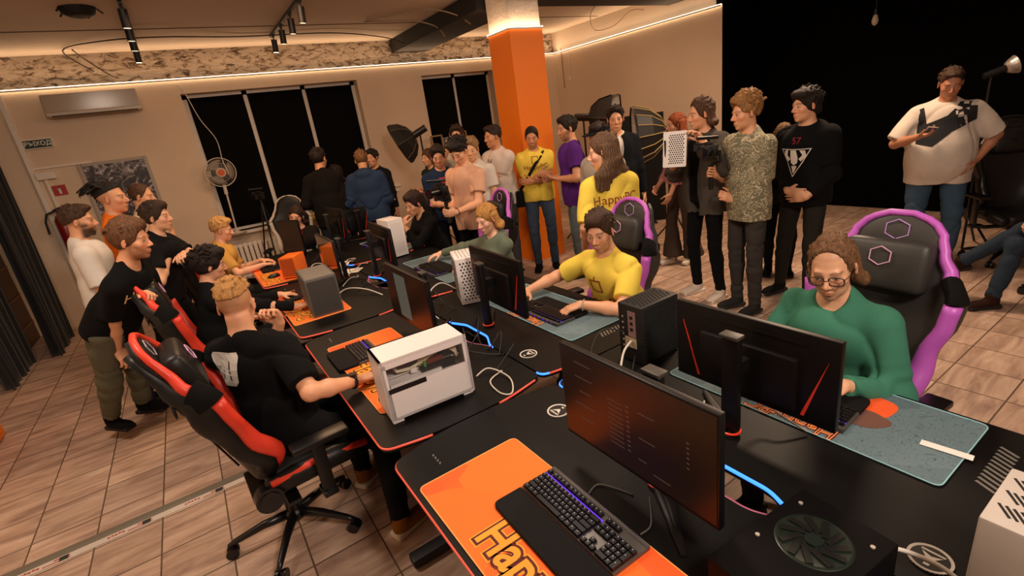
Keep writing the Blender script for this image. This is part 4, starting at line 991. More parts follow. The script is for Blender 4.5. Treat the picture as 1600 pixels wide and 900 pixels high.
def skin_material(name,base,emin=0):
    m=bpy.data.materials.new(name); m.use_nodes=True; nt=m.node_tree; b=nt.nodes['Principled BSDF']; N=nt.nodes.new; L=nt.links.new
    a=N('ShaderNodeAttribute'); a.attribute_name='Col'
    tc=N('ShaderNodeTexCoord'); n=N('ShaderNodeTexNoise'); n.inputs['Scale'].default_value=35; n.inputs['Detail'].default_value=3; L(tc.outputs['Object'],n.inputs['Vector'])
    mr=N('ShaderNodeMapRange'); mr.inputs[3].default_value=0.93; mr.inputs[4].default_value=1.07; L(n.outputs[0],mr.inputs[0])
    mx=N('ShaderNodeMix'); mx.data_type='RGBA'; mx.blend_type='MULTIPLY'; mx.inputs[0].default_value=1; L(a.outputs['Color'],mx.inputs[6]); L(mr.outputs[0],mx.inputs[7])
    L(mx.outputs[2],b.inputs['Base Color']); b.inputs['Roughness'].default_value=0.5
    b.inputs['Subsurface Weight'].default_value=0.0
    n2=N('ShaderNodeTexNoise'); n2.inputs['Scale'].default_value=180; L(tc.outputs['Object'],n2.inputs['Vector'])
    bp=N('ShaderNodeBump'); bp.inputs['Strength'].default_value=0.08; bp.inputs['Distance'].default_value=0.004; L(n2.outputs[0],bp.inputs['Height']); L(bp.outputs[0],b.inputs['Normal'])
    return m
SKIN=skin_material('skin',None)
def hair_mat(colr):
    nm='hair_'+colr.strip('#')
    if nm in MATS: return MATS[nm]
    m=bpy.data.materials.new(nm); MATS[nm]=m; m.use_nodes=True; nt=m.node_tree; b=nt.nodes['Principled BSDF']; N=nt.nodes.new; L=nt.links.new
    tc=N('ShaderNodeTexCoord'); mp=N('ShaderNodeMapping'); mp.inputs['Scale'].default_value=(90,90,14); L(tc.outputs['Object'],mp.inputs[0])
    n=N('ShaderNodeTexNoise'); n.inputs['Scale'].default_value=1.6; n.inputs['Detail'].default_value=5; n.inputs['Distortion'].default_value=0.5; L(mp.outputs[0],n.inputs['Vector'])
    cr=N('ShaderNodeValToRGB'); L(n.outputs[0],cr.inputs[0]); c=srgb(colr); e=cr.color_ramp.elements
    e[0].position=0.3; e[0].color=tuple(v*0.45 for v in c[:3])+(1,); e[1].position=0.7; e[1].color=tuple(min(1,v*1.6) for v in c[:3])+(1,)
    L(cr.outputs[0],b.inputs['Base Color']); b.inputs['Roughness'].default_value=0.68; b.inputs['Specular IOR Level'].default_value=0.3
    bp=N('ShaderNodeBump'); bp.inputs['Strength'].default_value=0.6; bp.inputs['Distance'].default_value=0.006; L(n.outputs[0],bp.inputs['Height']); L(bp.outputs[0],b.inputs['Normal'])
    return m
def nrm(v): v=np.array(v,float); return v/(np.linalg.norm(v)+1e-9)
def rot(axis,deg):
    a=nrm(axis); t=math.radians(deg); c,s=math.cos(t),math.sin(t); x,y,z=a
    return np.array([[c+x*x*(1-c),x*y*(1-c)-z*s,x*z*(1-c)+y*s],[y*x*(1-c)+z*s,c+y*y*(1-c),y*z*(1-c)-x*s],[z*x*(1-c)-y*s,z*y*(1-c)+x*s,c+z*z*(1-c)]])
def ik(a,t,l1,l2,pole):
    a=np.array(a,float); t=np.array(t,float); d=t-a; L=np.linalg.norm(d); Lm=(l1+l2)*0.999
    if L>Lm: d=d/L*Lm; L=Lm; t=a+d
    u=d/L; p=np.array(pole,float); p=p-u*(p@u); p=nrm(p)
    x=(l1*l1-l2*l2+L*L)/(2*L); h=math.sqrt(max(l1*l1-x*x,0))
    return a+u*x+p*h,t
PEOPLE={}
def person(lab,at,top,yaw,s=None,h=None,sit=False,lean=3,side=0,twist=0,build=1.0,belly=0.0,head=(0,0,0),arms=None,legs=None,
           skin='#c98f6c',hair=('short','#2a1c14'),beard=None,shirt=None,pants=('#1a1a1c',),shoes=('#141414','#141414'),res=0.008,female=False,
           hres=None,pelvis_z=None,seed=1,brow=None,glasses=False,cat='person',group=None,noshirt=False,bodyres=None,sock=None,cap=None):
    """at: head xy, top: head top z; yaw: facing deg from +X"""
    arms=arms or {}
    F=np.array([math.cos(math.radians(yaw)),math.sin(math.radians(yaw)),0]); Rt=np.array([F[1],-F[0],0]); U=np.array([0,0,1.0])
    B=np.stack([Rt,F,U],1)                       # local->world
    if s is None:
        if sit: s=1.0
        else:
            cl=math.cos(math.radians(lean)); s=(h or top)/1.738
    TR=rot([1,0,0],-lean) @ rot([0,1,0],side)    # torso rotation in local frame (x right,y fwd,z up); lean fwd
    SR=TR @ rot([0,0,1],twist)
    nk_l=TR@np.array([0,-0.015,0.515])*s
    hu=nrm(TR@np.array([0,0,1])*0.5+np.array([0,0,1]))
    hy,hp,hr=head
    HR=rot([0,0,1],hy) @ rot([1,0,0],-hp) @ rot([0,1,0],hr)
    hc_l=nk_l+hu*0.118*s+ (rot([0,0,1],hy)@np.array([0,1,0]))*0.022*s + HR@np.array([0,0.0,0.03])*s
    top_l=hc_l+HR@np.array([0,-0.01,0.121])*s
    # place so the head top is at (at, top)
    pel=np.array([at[0],at[1],top])-B@top_l
    if pelvis_z is not None: pel[2]=pelvis_z
    base=np.array([pel[0],pel[1],0.0])
    W=lambda v: pel+B@np.array(v,float)
    hc=W(hc_l); HB=B@HR
    root=empty('person',tuple(base),0,lab,cat,group)
    off=base
    bw=build*(0.92 if female else 1.0); sh=0.168*s*(0.9 if female else 1.0)*(0.55+0.45*build)
    nk=W(nk_l); Bt=B@TR; Bs=B@SR
    shp={}; 
    for sd,sg in (('R',1),('L',-1)): shp[sd]=nk+Bs@np.array([sg*sh,0.0,-0.092*s])
    hip={sd:pel+B@rot([0,0,1],twist*0.3)@np.array([sg*0.092*s*bw,0,-0.02*s]) for sd,sg in (('R',1),('L',-1))}
    def torso(fd,infl,skinny=False):
        k=0.05*s
        e=lambda c,r,m=1.0: fd.ell(pel+Bt@(np.array(c)*s),(np.array(r)*s*np.array([bw,bw,1])+infl),R=Bt,k=k)
        e((0,0,0.0),(0.158,0.108,0.12)); e((0,0.0,0.14),(0.138,0.096,0.14)); 
        fd.ell(pel+Bs@(np.array((0,0.0,0.33))*s),(np.array((0.155,0.108,0.18))*s*np.array([bw,bw,1])+infl),R=Bs,k=k)
        if belly>0: fd.ell(pel+Bt@(np.array((0,0.03+belly*0.3,0.08))*s),(np.array((0.14+belly*0.55,0.10+belly*0.55,0.24))*s+infl),R=Bt,k=k*1.6)
        if female: 
            for sg in (-1,1): fd.ell(pel+Bs@(np.array((sg*0.065,0.085,0.34))*s),np.array((0.055,0.05,0.055))*s+infl*0.7,R=Bs,k=k)
        else: fd.ell(pel+Bs@(np.array((0,0.055,0.40))*s),np.array((0.12*bw,0.055,0.07))*s+infl*0.7,R=Bs,k=k)
        for sd in 'RL':
            fd.cone(nk+Bs@np.array([0,-0.015,-0.060*s]),nk+Bs@np.array([(1 if sd=='R' else -1)*sh*0.9,-0.005,-0.088*s]),0.048*s+infl*0.7,0.046*s*build**0.5+infl*0.7,k=k*0.8)
            fd.cone(nk+Bs@np.array([0,-0.025,0.0]),nk+Bs@np.array([(1 if sd=='R' else -1)*sh*0.75,-0.015,-0.060*s]),0.040*s+infl*0.3,0.030*s+infl*0.3,k=k)
    # ---------------- arms
    ja={}
    for sd,sg in (('R',1),('L',-1)):
        a=arms.get(sd,{})
        tgt=a.get('to',(sg*0.25,0.06,-0.17)); 
        if a.get('w'): T=np.array(tgt,float)
        else: T=W(np.array(tgt)*s) if not a.get('abs') else base+B@np.array(tgt,float)
        pole=B@np.array(a.get('pole',(sg*0.5,-0.8,-0.5)),float)
        l1=0.285*s; l2=0.255*s
        el,wr=ik(shp[sd],T,l1,l2,pole)
        fd_=nrm(wr-el)
        fdir=nrm(B@np.array(a['dir'],float)) if 'dir' in a else fd_
        pn=a.get('palm',(-sg,0,0)); pn=B@np.array(pn,float); pn=nrm(pn-fdir*(pn@fdir))
        ja[sd]=(el,wr,fdir,pn,a.get('curl',28),a.get('spread',1.0))
    # ---------------- body field
    bd=Field(); torso(bd,-0.012)
    hs=s*1.0
    Hh=lambda v: hc+HB@(np.array(v,float)*hs)
    bd.cone(nk+Bt@np.array([0,-0.01,-0.05*s]),Hh((0,-0.022,-0.055)),0.058*s*(0.88 if female else 1)*build**0.4,0.050*s*(0.88 if female else 1)*build**0.3,k=0.03*s)
    bk=build**0.35
    bd.ell(Hh((0,-0.016,0.034)),(0.074*hs,0.094*hs,0.086*hs),R=HB,k=0.01)
    bd.ell(Hh((0,0.022,-0.022)),(0.062*hs*bk,0.068*hs,0.088*hs),R=HB,k=0.02*hs)
    bd.ell(Hh((0,0.026,-0.072)),(0.050*hs*bk*(0.92 if female else 1),0.052*hs,0.042*hs),R=HB,k=0.02*hs)
    bd.ell(Hh((0,0.068,-0.098)),(0.019*hs,0.015*hs,0.016*hs),R=HB,k=0.02*hs)
    for sg in (-1,1):
        bd.ell(Hh((sg*0.040,0.056,-0.022)),(0.021*hs*bk,0.02*hs,0.02*hs),R=HB,k=0.02*hs)
    bd.cone(Hh((-0.034,0.074,0.020)),Hh((0.034,0.074,0.020)),0.0125*hs,k=0.014*hs)
    for sg in (-1,1): bd.ell(Hh((sg*0.031,0.093,0.001)),(0.017*hs,0.014*hs,0.011*hs),R=HB,k=0.010*hs,sub=True)
    for sg in (-1,1): bd.ell(Hh((sg*0.031,0.0735,0.001)),(0.0135*hs,0.0125*hs,0.0115*hs),R=HB,k=0.003*hs)
    bd.cone(Hh((0,0.084,0.012)),Hh((0,0.108,-0.028)),0.0065*hs,0.0105*hs,k=0.010*hs)
    for sg in (-1,1): bd.ell(Hh((sg*0.0115,0.096,-0.034)),(0.0085*hs,0.009*hs,0.007*hs),R=HB,k=0.006*hs)
    bd.ell(Hh((0,0.084,-0.062)),(0.024*hs,0.012*hs,0.0065*hs),R=HB,k=0.006*hs)
    bd.ell(Hh((0,0.083,-0.0735)),(0.021*hs,0.012*hs,0.0075*hs),R=HB,k=0.005*hs)
    for sg in (-1,1):
        ER=HB@rot([0,0,1],sg*-18)@rot([1,0,0],-12)
        bd.ell(Hh((sg*0.079,-0.006,-0.006)),(0.0075*hs,0.018*hs,0.031*hs),R=ER,k=0.006*hs)
        bd.ell(Hh((sg*0.089,0.004,-0.002)),(0.006*hs,0.010*hs,0.019*hs),R=ER,k=0.004*hs,sub=True)
    hsz=s*(0.92 if female else 1.0)
    for sd,sg in (('R',1),('L',-1)):
        el,wr,fd_,pn,curl,spr=ja[sd]
        bd.cone(shp[sd],el,0.048*s*build**0.6*(0.85 if female else 1),0.038*s*build**0.5*(0.85 if female else 1),k=0.03)
        mid=el+(wr-el)*0.35
        bd.cone(el,mid,0.038*s*build**0.4*(0.85 if female else 1),0.039*s*build**0.4*(0.85 if female else 1),k=0.02); bd.cone(mid,wr,0.038*s*build**0.4*(0.85 if female else 1),0.026*s*(0.9 if female else 1),k=0.02)
        sv=np.cross(fd_,pn)*sg*1.0   # towards thumb? computed below
        thumb=nrm(np.cross(pn,fd_))*(-sg)
        HBm=np.stack([thumb,fd_,pn],1)
        q=lambda t,f_,n_: wr+(thumb*t+fd_*f_+pn*n_)*hsz
        bd.ell(q(0,0.045,0.0),np.array((0.040,0.052,0.017))*hsz,R=HBm,k=0.016*hsz)
        bd.cone(q(0.024,0.075,0),q(-0.028,0.070,0),0.012*hsz,0.011*hsz,k=0.01*hsz)
        for fi,(t0,ln) in enumerate(((0.028,0.95),(0.009,1.05),(-0.010,0.98),(-0.028,0.78))):
            b0=q(t0,0.082-(0.006 if fi==3 else 0),0); dirn=fd_+thumb*((1.5-fi)*0.07*spr); dirn=nrm(dirn); ax=np.cross(dirn,pn)
            ang=curl*(0.9+0.12*fi); p=b0
            for si,(L_,r_) in enumerate(((0.041,0.0092),(0.026,0.0082),(0.021,0.0074))):
                dirn=rot(ax,ang*(0.7 if si==0 else 1.0))@dirn if ang else dirn
                p2=p+dirn*L_*ln*hsz; bd.cone(p,p2,r_*hsz,r_*hsz*0.94,k=0.004*hsz); p=p2
        b0=q(0.026,0.022,0.004); d1=nrm(thumb*0.75+fd_*0.75+pn*0.30); p1=b0+d1*0.042*hsz; d2=nrm(thumb*0.30+fd_*0.9+pn*0.45); p2=p1+d2*0.032*hsz; p3=p2+nrm(d2+pn*0.2)*0.024*hsz
        bd.cone(b0,p1,0.014*hsz,0.011*hsz,k=0.012*hsz); bd.cone(p1,p2,0.0105*hsz,0.0095*hsz,k=0.004*hsz); bd.cone(p2,p3,0.0095*hsz,0.0082*hsz,k=0.004*hsz)
    P,Q=bd.mesh(bodyres or res)
    # vertex colours from head-local coordinates
    hl=((P-hc)@HB)/hs
    sk=np.minimum(np.array(srgb(skin)[:3])*np.array([1.12,1.17,1.20])+0.008,0.9); hcol=np.array(srgb(hair[1])[:3]); C=np.tile(sk,(len(P),1))
    x,y,z=hl[:,0],hl[:,1],hl[:,2]; ax_=np.abs(x); near=(np.abs(x)<0.11)&(y>-0.13)&(y<0.14)&(z>-0.14)&(z<0.14)
    front=near&(y>0.035)
    def mix(m,c,t): C[m]=C[m]*(1-t[m][:,None])+np.array(c)*t[m][:,None]
    sm=lambda v,a,b: np.clip((v-a)/(b-a),0,1)
    red=sk*np.array([0.95,0.62,0.55])
    mix(front,red,0.35*np.exp(-((ax_-0.040)**2+(z+0.030)**2)/0.0006)); mix(near,red,0.4*sm(ax_,0.072,0.085)*(np.abs(z)<0.05)); mix(front,red,0.4*np.exp(-((x)**2+(z+0.03)**2)/0.0002))
    mix(front&(y>0.07),sk*np.array([0.72,0.40,0.36]),0.75*np.exp(-(((x)/0.021)**2+((z+0.067)/0.0085)**2)**1.5)); 
    mix(front&(y>0.07),sk*0.25,0.7*np.exp(-((x/0.022)**4+((z+0.0675)/0.0018)**2)))
    bc=np.array(srgb(brow)[:3]) if brow else hcol*0.7
    by=0.0265-14*(ax_-0.030)**2
    mix(front,bc,0.85*np.exp(-((z-by)/0.0042)**2)*sm(ax_,0.009,0.014)*(1-sm(ax_,0.048,0.054)))
    ed=np.sqrt(((ax_-0.031)/0.0125)**2+((z-0.001)/0.0058)**2)
    mix(front&(y>0.06),np.array([0.40,0.35,0.31]),1-sm(ed,0.80,1.05)); 
    idd=np.sqrt((ax_-0.031)**2+(z-0.0015)**2); mix(front&(y>0.06)&(ed<1.05),np.array([0.03,0.02,0.015]),1-sm(idd,0.0045,0.006))
    mix(front&(y>0.055),sk*0.18,0.8*np.exp(-((ed-1.08)/0.16)**2)*sm(z,-0.003,0.003)); mix(front&(y>0.055),sk*0.5,0.45*np.exp(-((ed-1.15)/0.25)**2)*(z<0))
    mix(front&(y>0.085),sk*0.25,0.7*np.exp(-(((ax_-0.009)/0.0035)**2+((z+0.041)/0.003)**2)))
    if beard:
        bcol=np.array(srgb(beard[0])[:3]); st=beard[1]
        zone=np.maximum(sm(-z,0.040,0.058)*sm(y,-0.005,0.02)*(z>-0.125), sm(-z,0.0,0.03)*sm(ax_,0.052,0.062)*sm(y,0.0,0.015)*(1-sm(y,0.05,0.07)))
        lips=np.exp(-(((x)/0.024)**2+((z+0.067)/0.010)**2)**2)
        if len(beard)>2 and beard[2]=='goatee': zone=sm(-z,0.045,0.055)*(1-sm(ax_,0.022,0.032))*(y>0.03)
        mix(near&(y>-0.02),bcol,st*zone*(1-lips))
    if hair[0]!='bald':  # shaved zones under the hair
        cap_=sm(z,-0.03,0.0)*sm(-(y-0.02),0,0.02)+sm(z,0.062,0.075); mix(near,hcol*0.7,np.clip(cap_,0,1)*(0.60 if hair[0] in('crew','fade') else 0.3)*(ax_<0.082))
    o=mesh_np('body',P-off,Q,SKIN,root); ca=o.data.color_attributes.new('Col','FLOAT_COLOR','POINT'); ca.data.foreach_set('color',np.concatenate([C,np.ones((len(C),1))],1).astype(np.float32).ravel())
    # ---------------- hair
    st,hcl=hair[0],hair[1]; opt=hair[2] if len(hair)>2 else {}
    hr_=hres or min(res,0.006)
    if st!='bald':
        f=Field(); t={'short':0.012,'crew':0.006,'fade':0.010,'curly':0.024,'mop':0.022,'long':0.014,'bob':0.018,'dread':0.012,'quiff':0.014,'mid':0.018,'receding':0.005}[st]; t=opt.get('t',t)
        up=opt.get('up',0.0)
        f.ell(Hh((0,-0.018,0.036+up*0.5)),((0.075+t*0.6)*hs,(0.095+t*0.75)*hs,(0.087+t+up*0.5)*hs),R=HB,k=0.01)
        if st in('quiff','fade','short'): f.ell(Hh((0,0.045,0.098)),(0.055*hs,0.05*hs,(0.022+t)*hs),R=HB,k=0.03*hs)
        if st=='curly': 
            f.ell(Hh((0,0.035,0.10)),(0.075*hs,0.068*hs,0.045*hs),R=HB,k=0.02*hs)
        if st=='mop': f.ell(Hh((0,0.03,0.09)),(0.085*hs,0.078*hs,0.045*hs),R=HB,k=0.02*hs); f.ell(Hh((0,-0.07,-0.03)),(0.07*hs,0.045*hs,0.06*hs),R=HB,k=0.02*hs)
        fr=opt.get('fringe',{'short':0.062,'crew':0.066,'fade':0.068,'curly':0.060,'mop':0.030,'long':0.058,'bob':0.052,'dread':0.068,'quiff':0.070,'mid':0.05,'receding':0.10}[st])
        # carve face, sides, nape
        f.ell(Hh((0,0.105,fr-0.112)),(0.098*hs,0.076*hs,0.130*hs),R=HB,k=0.016*hs,sub=True)
        for sg in (-1,1):
            if st not in('long','bob','mop','mid'): f.ell(Hh((sg*0.098,0.030,-0.035)),(0.03*hs,0.055*hs,0.055*hs),R=HB,k=0.006*hs,sub=True)
        cuts=[]
        if st in('short','fade','quiff','crew','curly','dread','receding'):
            lo={'short':-0.055,'crew':-0.05,'fade':-0.018,'quiff':-0.045,'curly':-0.06,'dread':0.0,'receding':-0.055}[st]; lo=opt.get('low',lo)
            cuts=[(Hh((0,-0.06,lo)),HB@nrm(np.array([0,0.45,-1.0])))]
        elif st=='mop': cuts=[(Hh((0,-0.06,-0.075)),HB@nrm(np.array([0,0.40,-1.0])))]
        elif st in('long','bob','mid'):
            L_=opt.get('len',{'long':0.42,'bob':0.15,'mid':0.20}[st])
            nlock=16
            rs=np.random.RandomState(seed)
            for i in range(nlock):
                sp_=opt.get('span',0.84); a=PI*((1-sp_)/2+sp_*i/(nlock-1))+PI
                cx,cy=math.cos(a)*0.080,math.sin(a)*0.086
                p0=Hh((cx,cy+0.0,0.03)); Lk=L_*(0.9+0.2*rs.rand())
                w2=Bt@np.array([0,0,-1.0])*0.45+np.array([0,0,-0.75]); w2=nrm(w2)
                p1=p0+HB@np.array([cx*0.10,cy*0.10,-0.10])*hs
                p2=p1+w2*max(0.02,(Lk-0.12))*s*0.5+Bt@np.array([cx*0.25,-0.015 if cy<0.0 else 0.01,0])
                p3=p1+w2*max(0.03,(Lk-0.12))*s+Bt@np.array([cx*0.3,-0.02,0])
                r_=(0.025 if st=='long' else 0.019)*hs; 
                if st=='long': p2=p2+Bt@np.array([cx*0.9,0.0,0])*s; p3=p3+Bt@np.array([cx*1.0,0.0,0])*s
                f.cone(p0,p1,r_,r_*1.1,k=0.012); f.cone(p1,p2,r_*1.1,r_*1.1,k=0.014); f.cone(p2,p3,r_*1.1,r_*0.5,k=0.014)
        if st=='dread':
            rs=np.random.RandomState(3)
            for i in range(26):
                a=rs.rand()*6.28; e_=0.3+rs.rand()*0.9
                p0=Hh((0.06*math.cos(a)*math.cos(e_),-0.03+0.07*math.sin(a)*math.cos(e_),0.06+0.06*math.sin(e_)))
                p1=p0+HB@np.array([0.04*math.cos(a),-0.045-0.02*rs.rand(),0.025])*hs; p2=p1+HB@np.array([0.02*math.cos(a),-0.06-0.03*rs.rand(),-0.045-0.05*rs.rand()])*hs
                f.cone(p0,p1,0.010*hs,0.009*hs,k=0.004); f.cone(p1,p2,0.009*hs,0.005*hs,k=0.004)
        # clumps of hair
        rs=np.random.RandomState(seed+40)
        ncl={'short':110,'quiff':110,'curly':150,'mop':120,'fade':100,'mid':60,'bob':40,'crew':0,'receding':0,'long':40,'dread':0}[st]; ncl=int(ncl*opt.get('clump',1.0))
        for i in range(ncl):
            th=rs.rand()*2*PI; ph=math.asin(0.10+0.90*rs.rand()**0.8)
            n_=np.array([math.cos(th)*math.cos(ph),math.sin(th)*math.cos(ph),math.sin(ph)])
            if n_[1]>0.25 and n_[2]<0.62+ (0.0 if st=='mop' else 0.05): continue
            if st=='fade' and n_[2]<0.45: continue
            p0=np.array([(0.074+t*0.55)*n_[0],-0.018+(0.094+t*0.7)*n_[1],0.036+up*0.5+(0.085+t*0.9)*n_[2]])
            sw=np.array([0.25,-0.9,0.0]) if st in('mid','long','bob') else np.array([n_[0]*0.7+0.3*math.sin(seed),0.65 if n_[2]>0.55 else -0.2,-0.75 if n_[2]<0.7 else 0.0])
            sw=sw-n_*(sw@n_); sw=nrm(sw+rs.normal(size=3)*(0.65 if st in('curly','mop') else 0.28))
            Lc={'curly':0.016,'mop':0.034}.get(st,0.026)*(0.7+0.6*rs.rand()); lift={'curly':0.014,'mop':0.006,'mid':0.0,'bob':0,'long':0}.get(st,0.005)
            p1=p0+sw*Lc*0.5+n_*lift*0.8; p2=p0+sw*Lc+n_*lift*(0.2 if st!='curly' else 0.9)
            r0={'curly':0.0095,'mop':0.0085}.get(st,0.0075)
            f.cone(Hh(p0),Hh(p1),r0*hs,r0*0.9*hs,k=0.003); f.cone(Hh(p1),Hh(p2),r0*0.9*hs,r0*0.35*hs,k=0.003)
        amp={'curly':0.004,'mop':0.003,'long':0.0035,'bob':0.003,'mid':0.003}.get(st,0.002)*s; fq={'curly':150,'mop':110}.get(st,170)
        def dsp(X,Y,Z):
            q=(np.stack([X,Y,Z],1)-hc)@HB/hs
            if st in('long','bob','mid'): return amp*np.sin(np.arctan2(q[:,0],q[:,1])*41+8*q[:,2]*3+2*np.sin(q[:,2]*30))*0.7
            return amp*sinfbm(q[:,0],q[:,1],q[:,2]*0.6,fq,seed,2)
        P2,Q2=f.mesh(hr_,cuts=cuts,disp=dsp)
        mesh_np('hair',P2-off,Q2,hair_mat(hcl),root)
    if cap:
        f=Field(); f.ell(Hh((0,-0.014,0.045)),(0.088*hs,0.106*hs,0.09*hs),R=HB,k=0.01); P2,Q2=f.mesh(0.006,cuts=[(Hh((0,0,0.045)),-HB@np.array([0,0.15,1.0]))])
        cm_=fabric('cap_'+cap.strip('#'),cap); co=mesh_np('cap',P2-off,Q2,cm_,root)
        f=Field(); f.ell(Hh((0,0.13,0.045)),(0.062*hs,0.075*hs,0.008*hs),R=HB@rot([1,0,0],-8),k=0.005); P2,Q2=f.mesh(0.006); mesh_np('cap_visor',P2-off,Q2,cm_,co)
    if glasses:
        q=MB()
        for sg in (-1,1):
            c0=Hh((sg*0.034,0.098,-0.004)); pts=[c0+HB@np.array([0.0265*math.copysign(abs(math.cos(t))**0.7,math.cos(t)),-0.004*abs(math.cos(t)),0.0195*math.copysign(abs(math.sin(t))**0.75,math.sin(t))])*hs-off for t in np.linspace(0,2*PI,20,endpoint=False)]
            q.tube([tuple(p) for p in pts],0.0024,closed=True,seg=6)
            q.tube([tuple(Hh((sg*0.061,0.094,0.004))-off),tuple(Hh((sg*0.078,0.05,0.004))-off),tuple(Hh((sg*0.083,-0.0,0.002))-off)],0.0015,seg=6)
        q.tube([tuple(Hh((-0.008,0.100,0.0))-off),tuple(Hh((0.0,0.104,0.003))-off),tuple(Hh((0.008,0.100,0.0))-off)],0.0015,seg=6)
        q.build('glasses',mat('glasses_frame','#2a1b14',rough=0.35),root,smooth=True)
    # ---------------- shirt
    out={'root':root,'off':off,'pel':pel,'B':B,'Bt':Bt,'Bs':Bs,'hc':hc,'HB':HB,'ja':ja,'shp':shp,'nk':nk,'hip':hip,'s':s,'Hh':Hh}
    def mkshirt(sh_,name,extra=0.0,partname='shirt'):
        scol=sh_['col']; slv=sh_.get('sleeve',0.62); loose=sh_.get('loose',0.012); hem=sh_.get('hem',-0.06)
        f=Field(); torso(f,loose+extra)
        # hem skirt
        hemv=np.array([0,0,hem-0.02])*s
        for dx in (-0.062,0.0,0.062):
            f.cone(pel+Bt@(np.array([dx*bw,0.0,0.16])*s),pel+Bt@(np.array([dx*1.05*bw,0.0,hem-0.05])*s),(0.092*bw**0.8+belly*0.3)*s+loose+extra,(0.094*bw**0.8+belly*0.2)*s+loose+extra,k=0.05*s)
        cuts=[(pel+Bt@(np.array([0,0,hem])*s),Bt@np.array([0,0,-1.0]))]
        P_=f
        for sd in 'RL':
            el,wr=ja[sd][0],ja[sd][1]; rs_=(0.050+sh_.get('baggy',0.0)*0.7)*s*build**0.5*(0.9 if female else 1)+loose*0.35+extra
            if slv<=1.0:
                e2=shp[sd]+(el-shp[sd])*slv*1.0; f.cone(shp[sd],e2,rs_,rs_*1.02,k=0.04*s,cut=True)
            else:
                f.cone(shp[sd],el,rs_,rs_*0.88,k=0.04*s); w2=el+(wr-el)*min(1.0,(slv-1)); f.cone(el,w2,rs_*0.88,rs_*(0.62 if slv>1.8 else 0.75),k=0.03*s,cut=True)
        nd=sh_.get('neck',0.062)
        f.ell(nk+Bt@(np.array([0,0.02,0.03])*s),np.array([nd,nd*1.05,0.055])*s+extra*0.5,R=Bt,k=0.012*s,sub=True)
        if partname=='hoodie':
            for a_ in (-70,-35,0,35,70):
                hp_=nk+Bt@(np.array([math.sin(math.radians(a_))*0.085,-0.03-0.065*math.cos(math.radians(a_)),-0.01-0.02*math.cos(math.radians(a_))])*s); f.ell(hp_,np.array([0.04,0.036,0.036])*s,R=Bt,k=0.03*s)
        if sh_.get('open'):
            ow,oz,oh=sh_['open']; f.ell(pel+Bt@(np.array([0,0.15,oz])*s),np.array([ow,0.13,oh])*s,R=Bt,k=0.01*s,sub=True)
        am=sh_.get('fold',0.005)*s*1.25
        def dsp(X,Y,Z):
            q=(np.stack([X,Y,Z],1)-pel)@Bt/s
            n1=sinfbm(q[:,0]*1.0,q[:,1],q[:,2]*0.5,15,seed+5,2); n2=sinfbm(q[:,0],q[:,1],q[:,2]*0.6,27,seed+6,2)
            v=am*(1.5*(np.exp(-np.abs(n1)*6)-0.25)+0.5*n2)
            for sd in 'RL':
                el=ja[sd][0]; dl=np.sqrt((X-el[0])**2+(Y-el[1])**2+(Z-el[2])**2); v=v+am*0.8*np.exp(-(dl/(0.10*s))**2)*np.sin(dl*130+seed)*(1 if slv>1 else 0)
            return np.minimum(v,loose*0.45+extra)
        P2,Q2=f.mesh(sh_.get('res',res*1.15),cuts=cuts,disp=dsp)
        mm=scol if not isinstance(scol,str) else fabric('cloth_'+scol.strip('#'),scol)
        return mesh_np(partname,P2-off,Q2,mm,root)
    if shirt and not noshirt: out['shirt']=mkshirt(shirt,'shirt',0,shirt.get('name','t_shirt'))
    # ---------------- legs
    legs=legs or {}
    pm=pants[0] if not isinstance(pants[0],str) else fabric('cloth_'+pants[0].strip('#'),pants[0]); popt=pants[1] if len(pants)>1 else {}
    f=Field(); f.ell(pel+B@(np.array([0,-0.005,-0.01])*s),np.array([0.158*bw,0.112*bw+belly*0.4,0.115])*s+0.006,R=B@rot([1,0,0],-lean*0.6),k=0.04*s)
    feet={}
    for sd,sg in (('R',1),('L',-1)):
        lg=legs.get(sd,{})
        if lg.get('w'): T=np.array(lg['to'],float)
        elif 'to' in lg: T=base+B@np.array(lg['to'],float)
        elif sit: T=np.array([*(pel+B@np.array([sg*0.15,0.42,0]))[:2],0.09])
        else: T=np.array([*(pel+B@np.array([sg*0.10*s,0.0,0]))[:2],0.085])
        pole=B@np.array(lg.get('pole',(sg*0.15,1,0.6 if sit else 0)),float)
        L1=0.43*s; L2=0.425*s
        kn,an=ik(hip[sd],T,L1,L2,pole)
        wf=popt.get('w',1.0)*build**0.6; fl=popt.get('flare',0)
        f.cone(hip[sd],kn,0.088*s*wf,0.064*s*wf,k=0.04*s); 
        if fl: f.cone(kn,kn+(an-kn)*0.98,0.062*s*wf,(0.06+fl)*s,k=0.02*s,cut=True)
        else:
            m2=kn+(an-kn)*0.3; f.cone(kn,m2,0.062*s*wf,0.060*s*wf,k=0.02*s); f.cone(m2,m2+(an-m2)*popt.get('len',1.0),0.060*s*wf,0.047*s*wf*popt.get('taper',1.0),k=0.02*s,cut=True)
        fy=lg.get('foot',(sg*0.15,1,0)); fdv=nrm(B@np.array(fy,float)); feet[sd]=(kn,an,fdv)
    am=popt.get('fold',0.005)*s
    def dsp(X,Y,Z):
        n1=sinfbm(X*0.7,Y*0.7,Z,14,seed+9,2); v=am*(1.2*(np.exp(-np.abs(n1)*7)-0.25)+0.4*sinfbm(X,Y,Z,26,seed+3,2))
        for sd in 'RL':
            for J in feet[sd][:2]:
                dl=np.sqrt((X-J[0])**2+(Y-J[1])**2+(Z-J[2])**2); v=v+am*0.7*np.exp(-(dl/(0.10*s))**2)*np.sin(dl*110+seed)
        return v
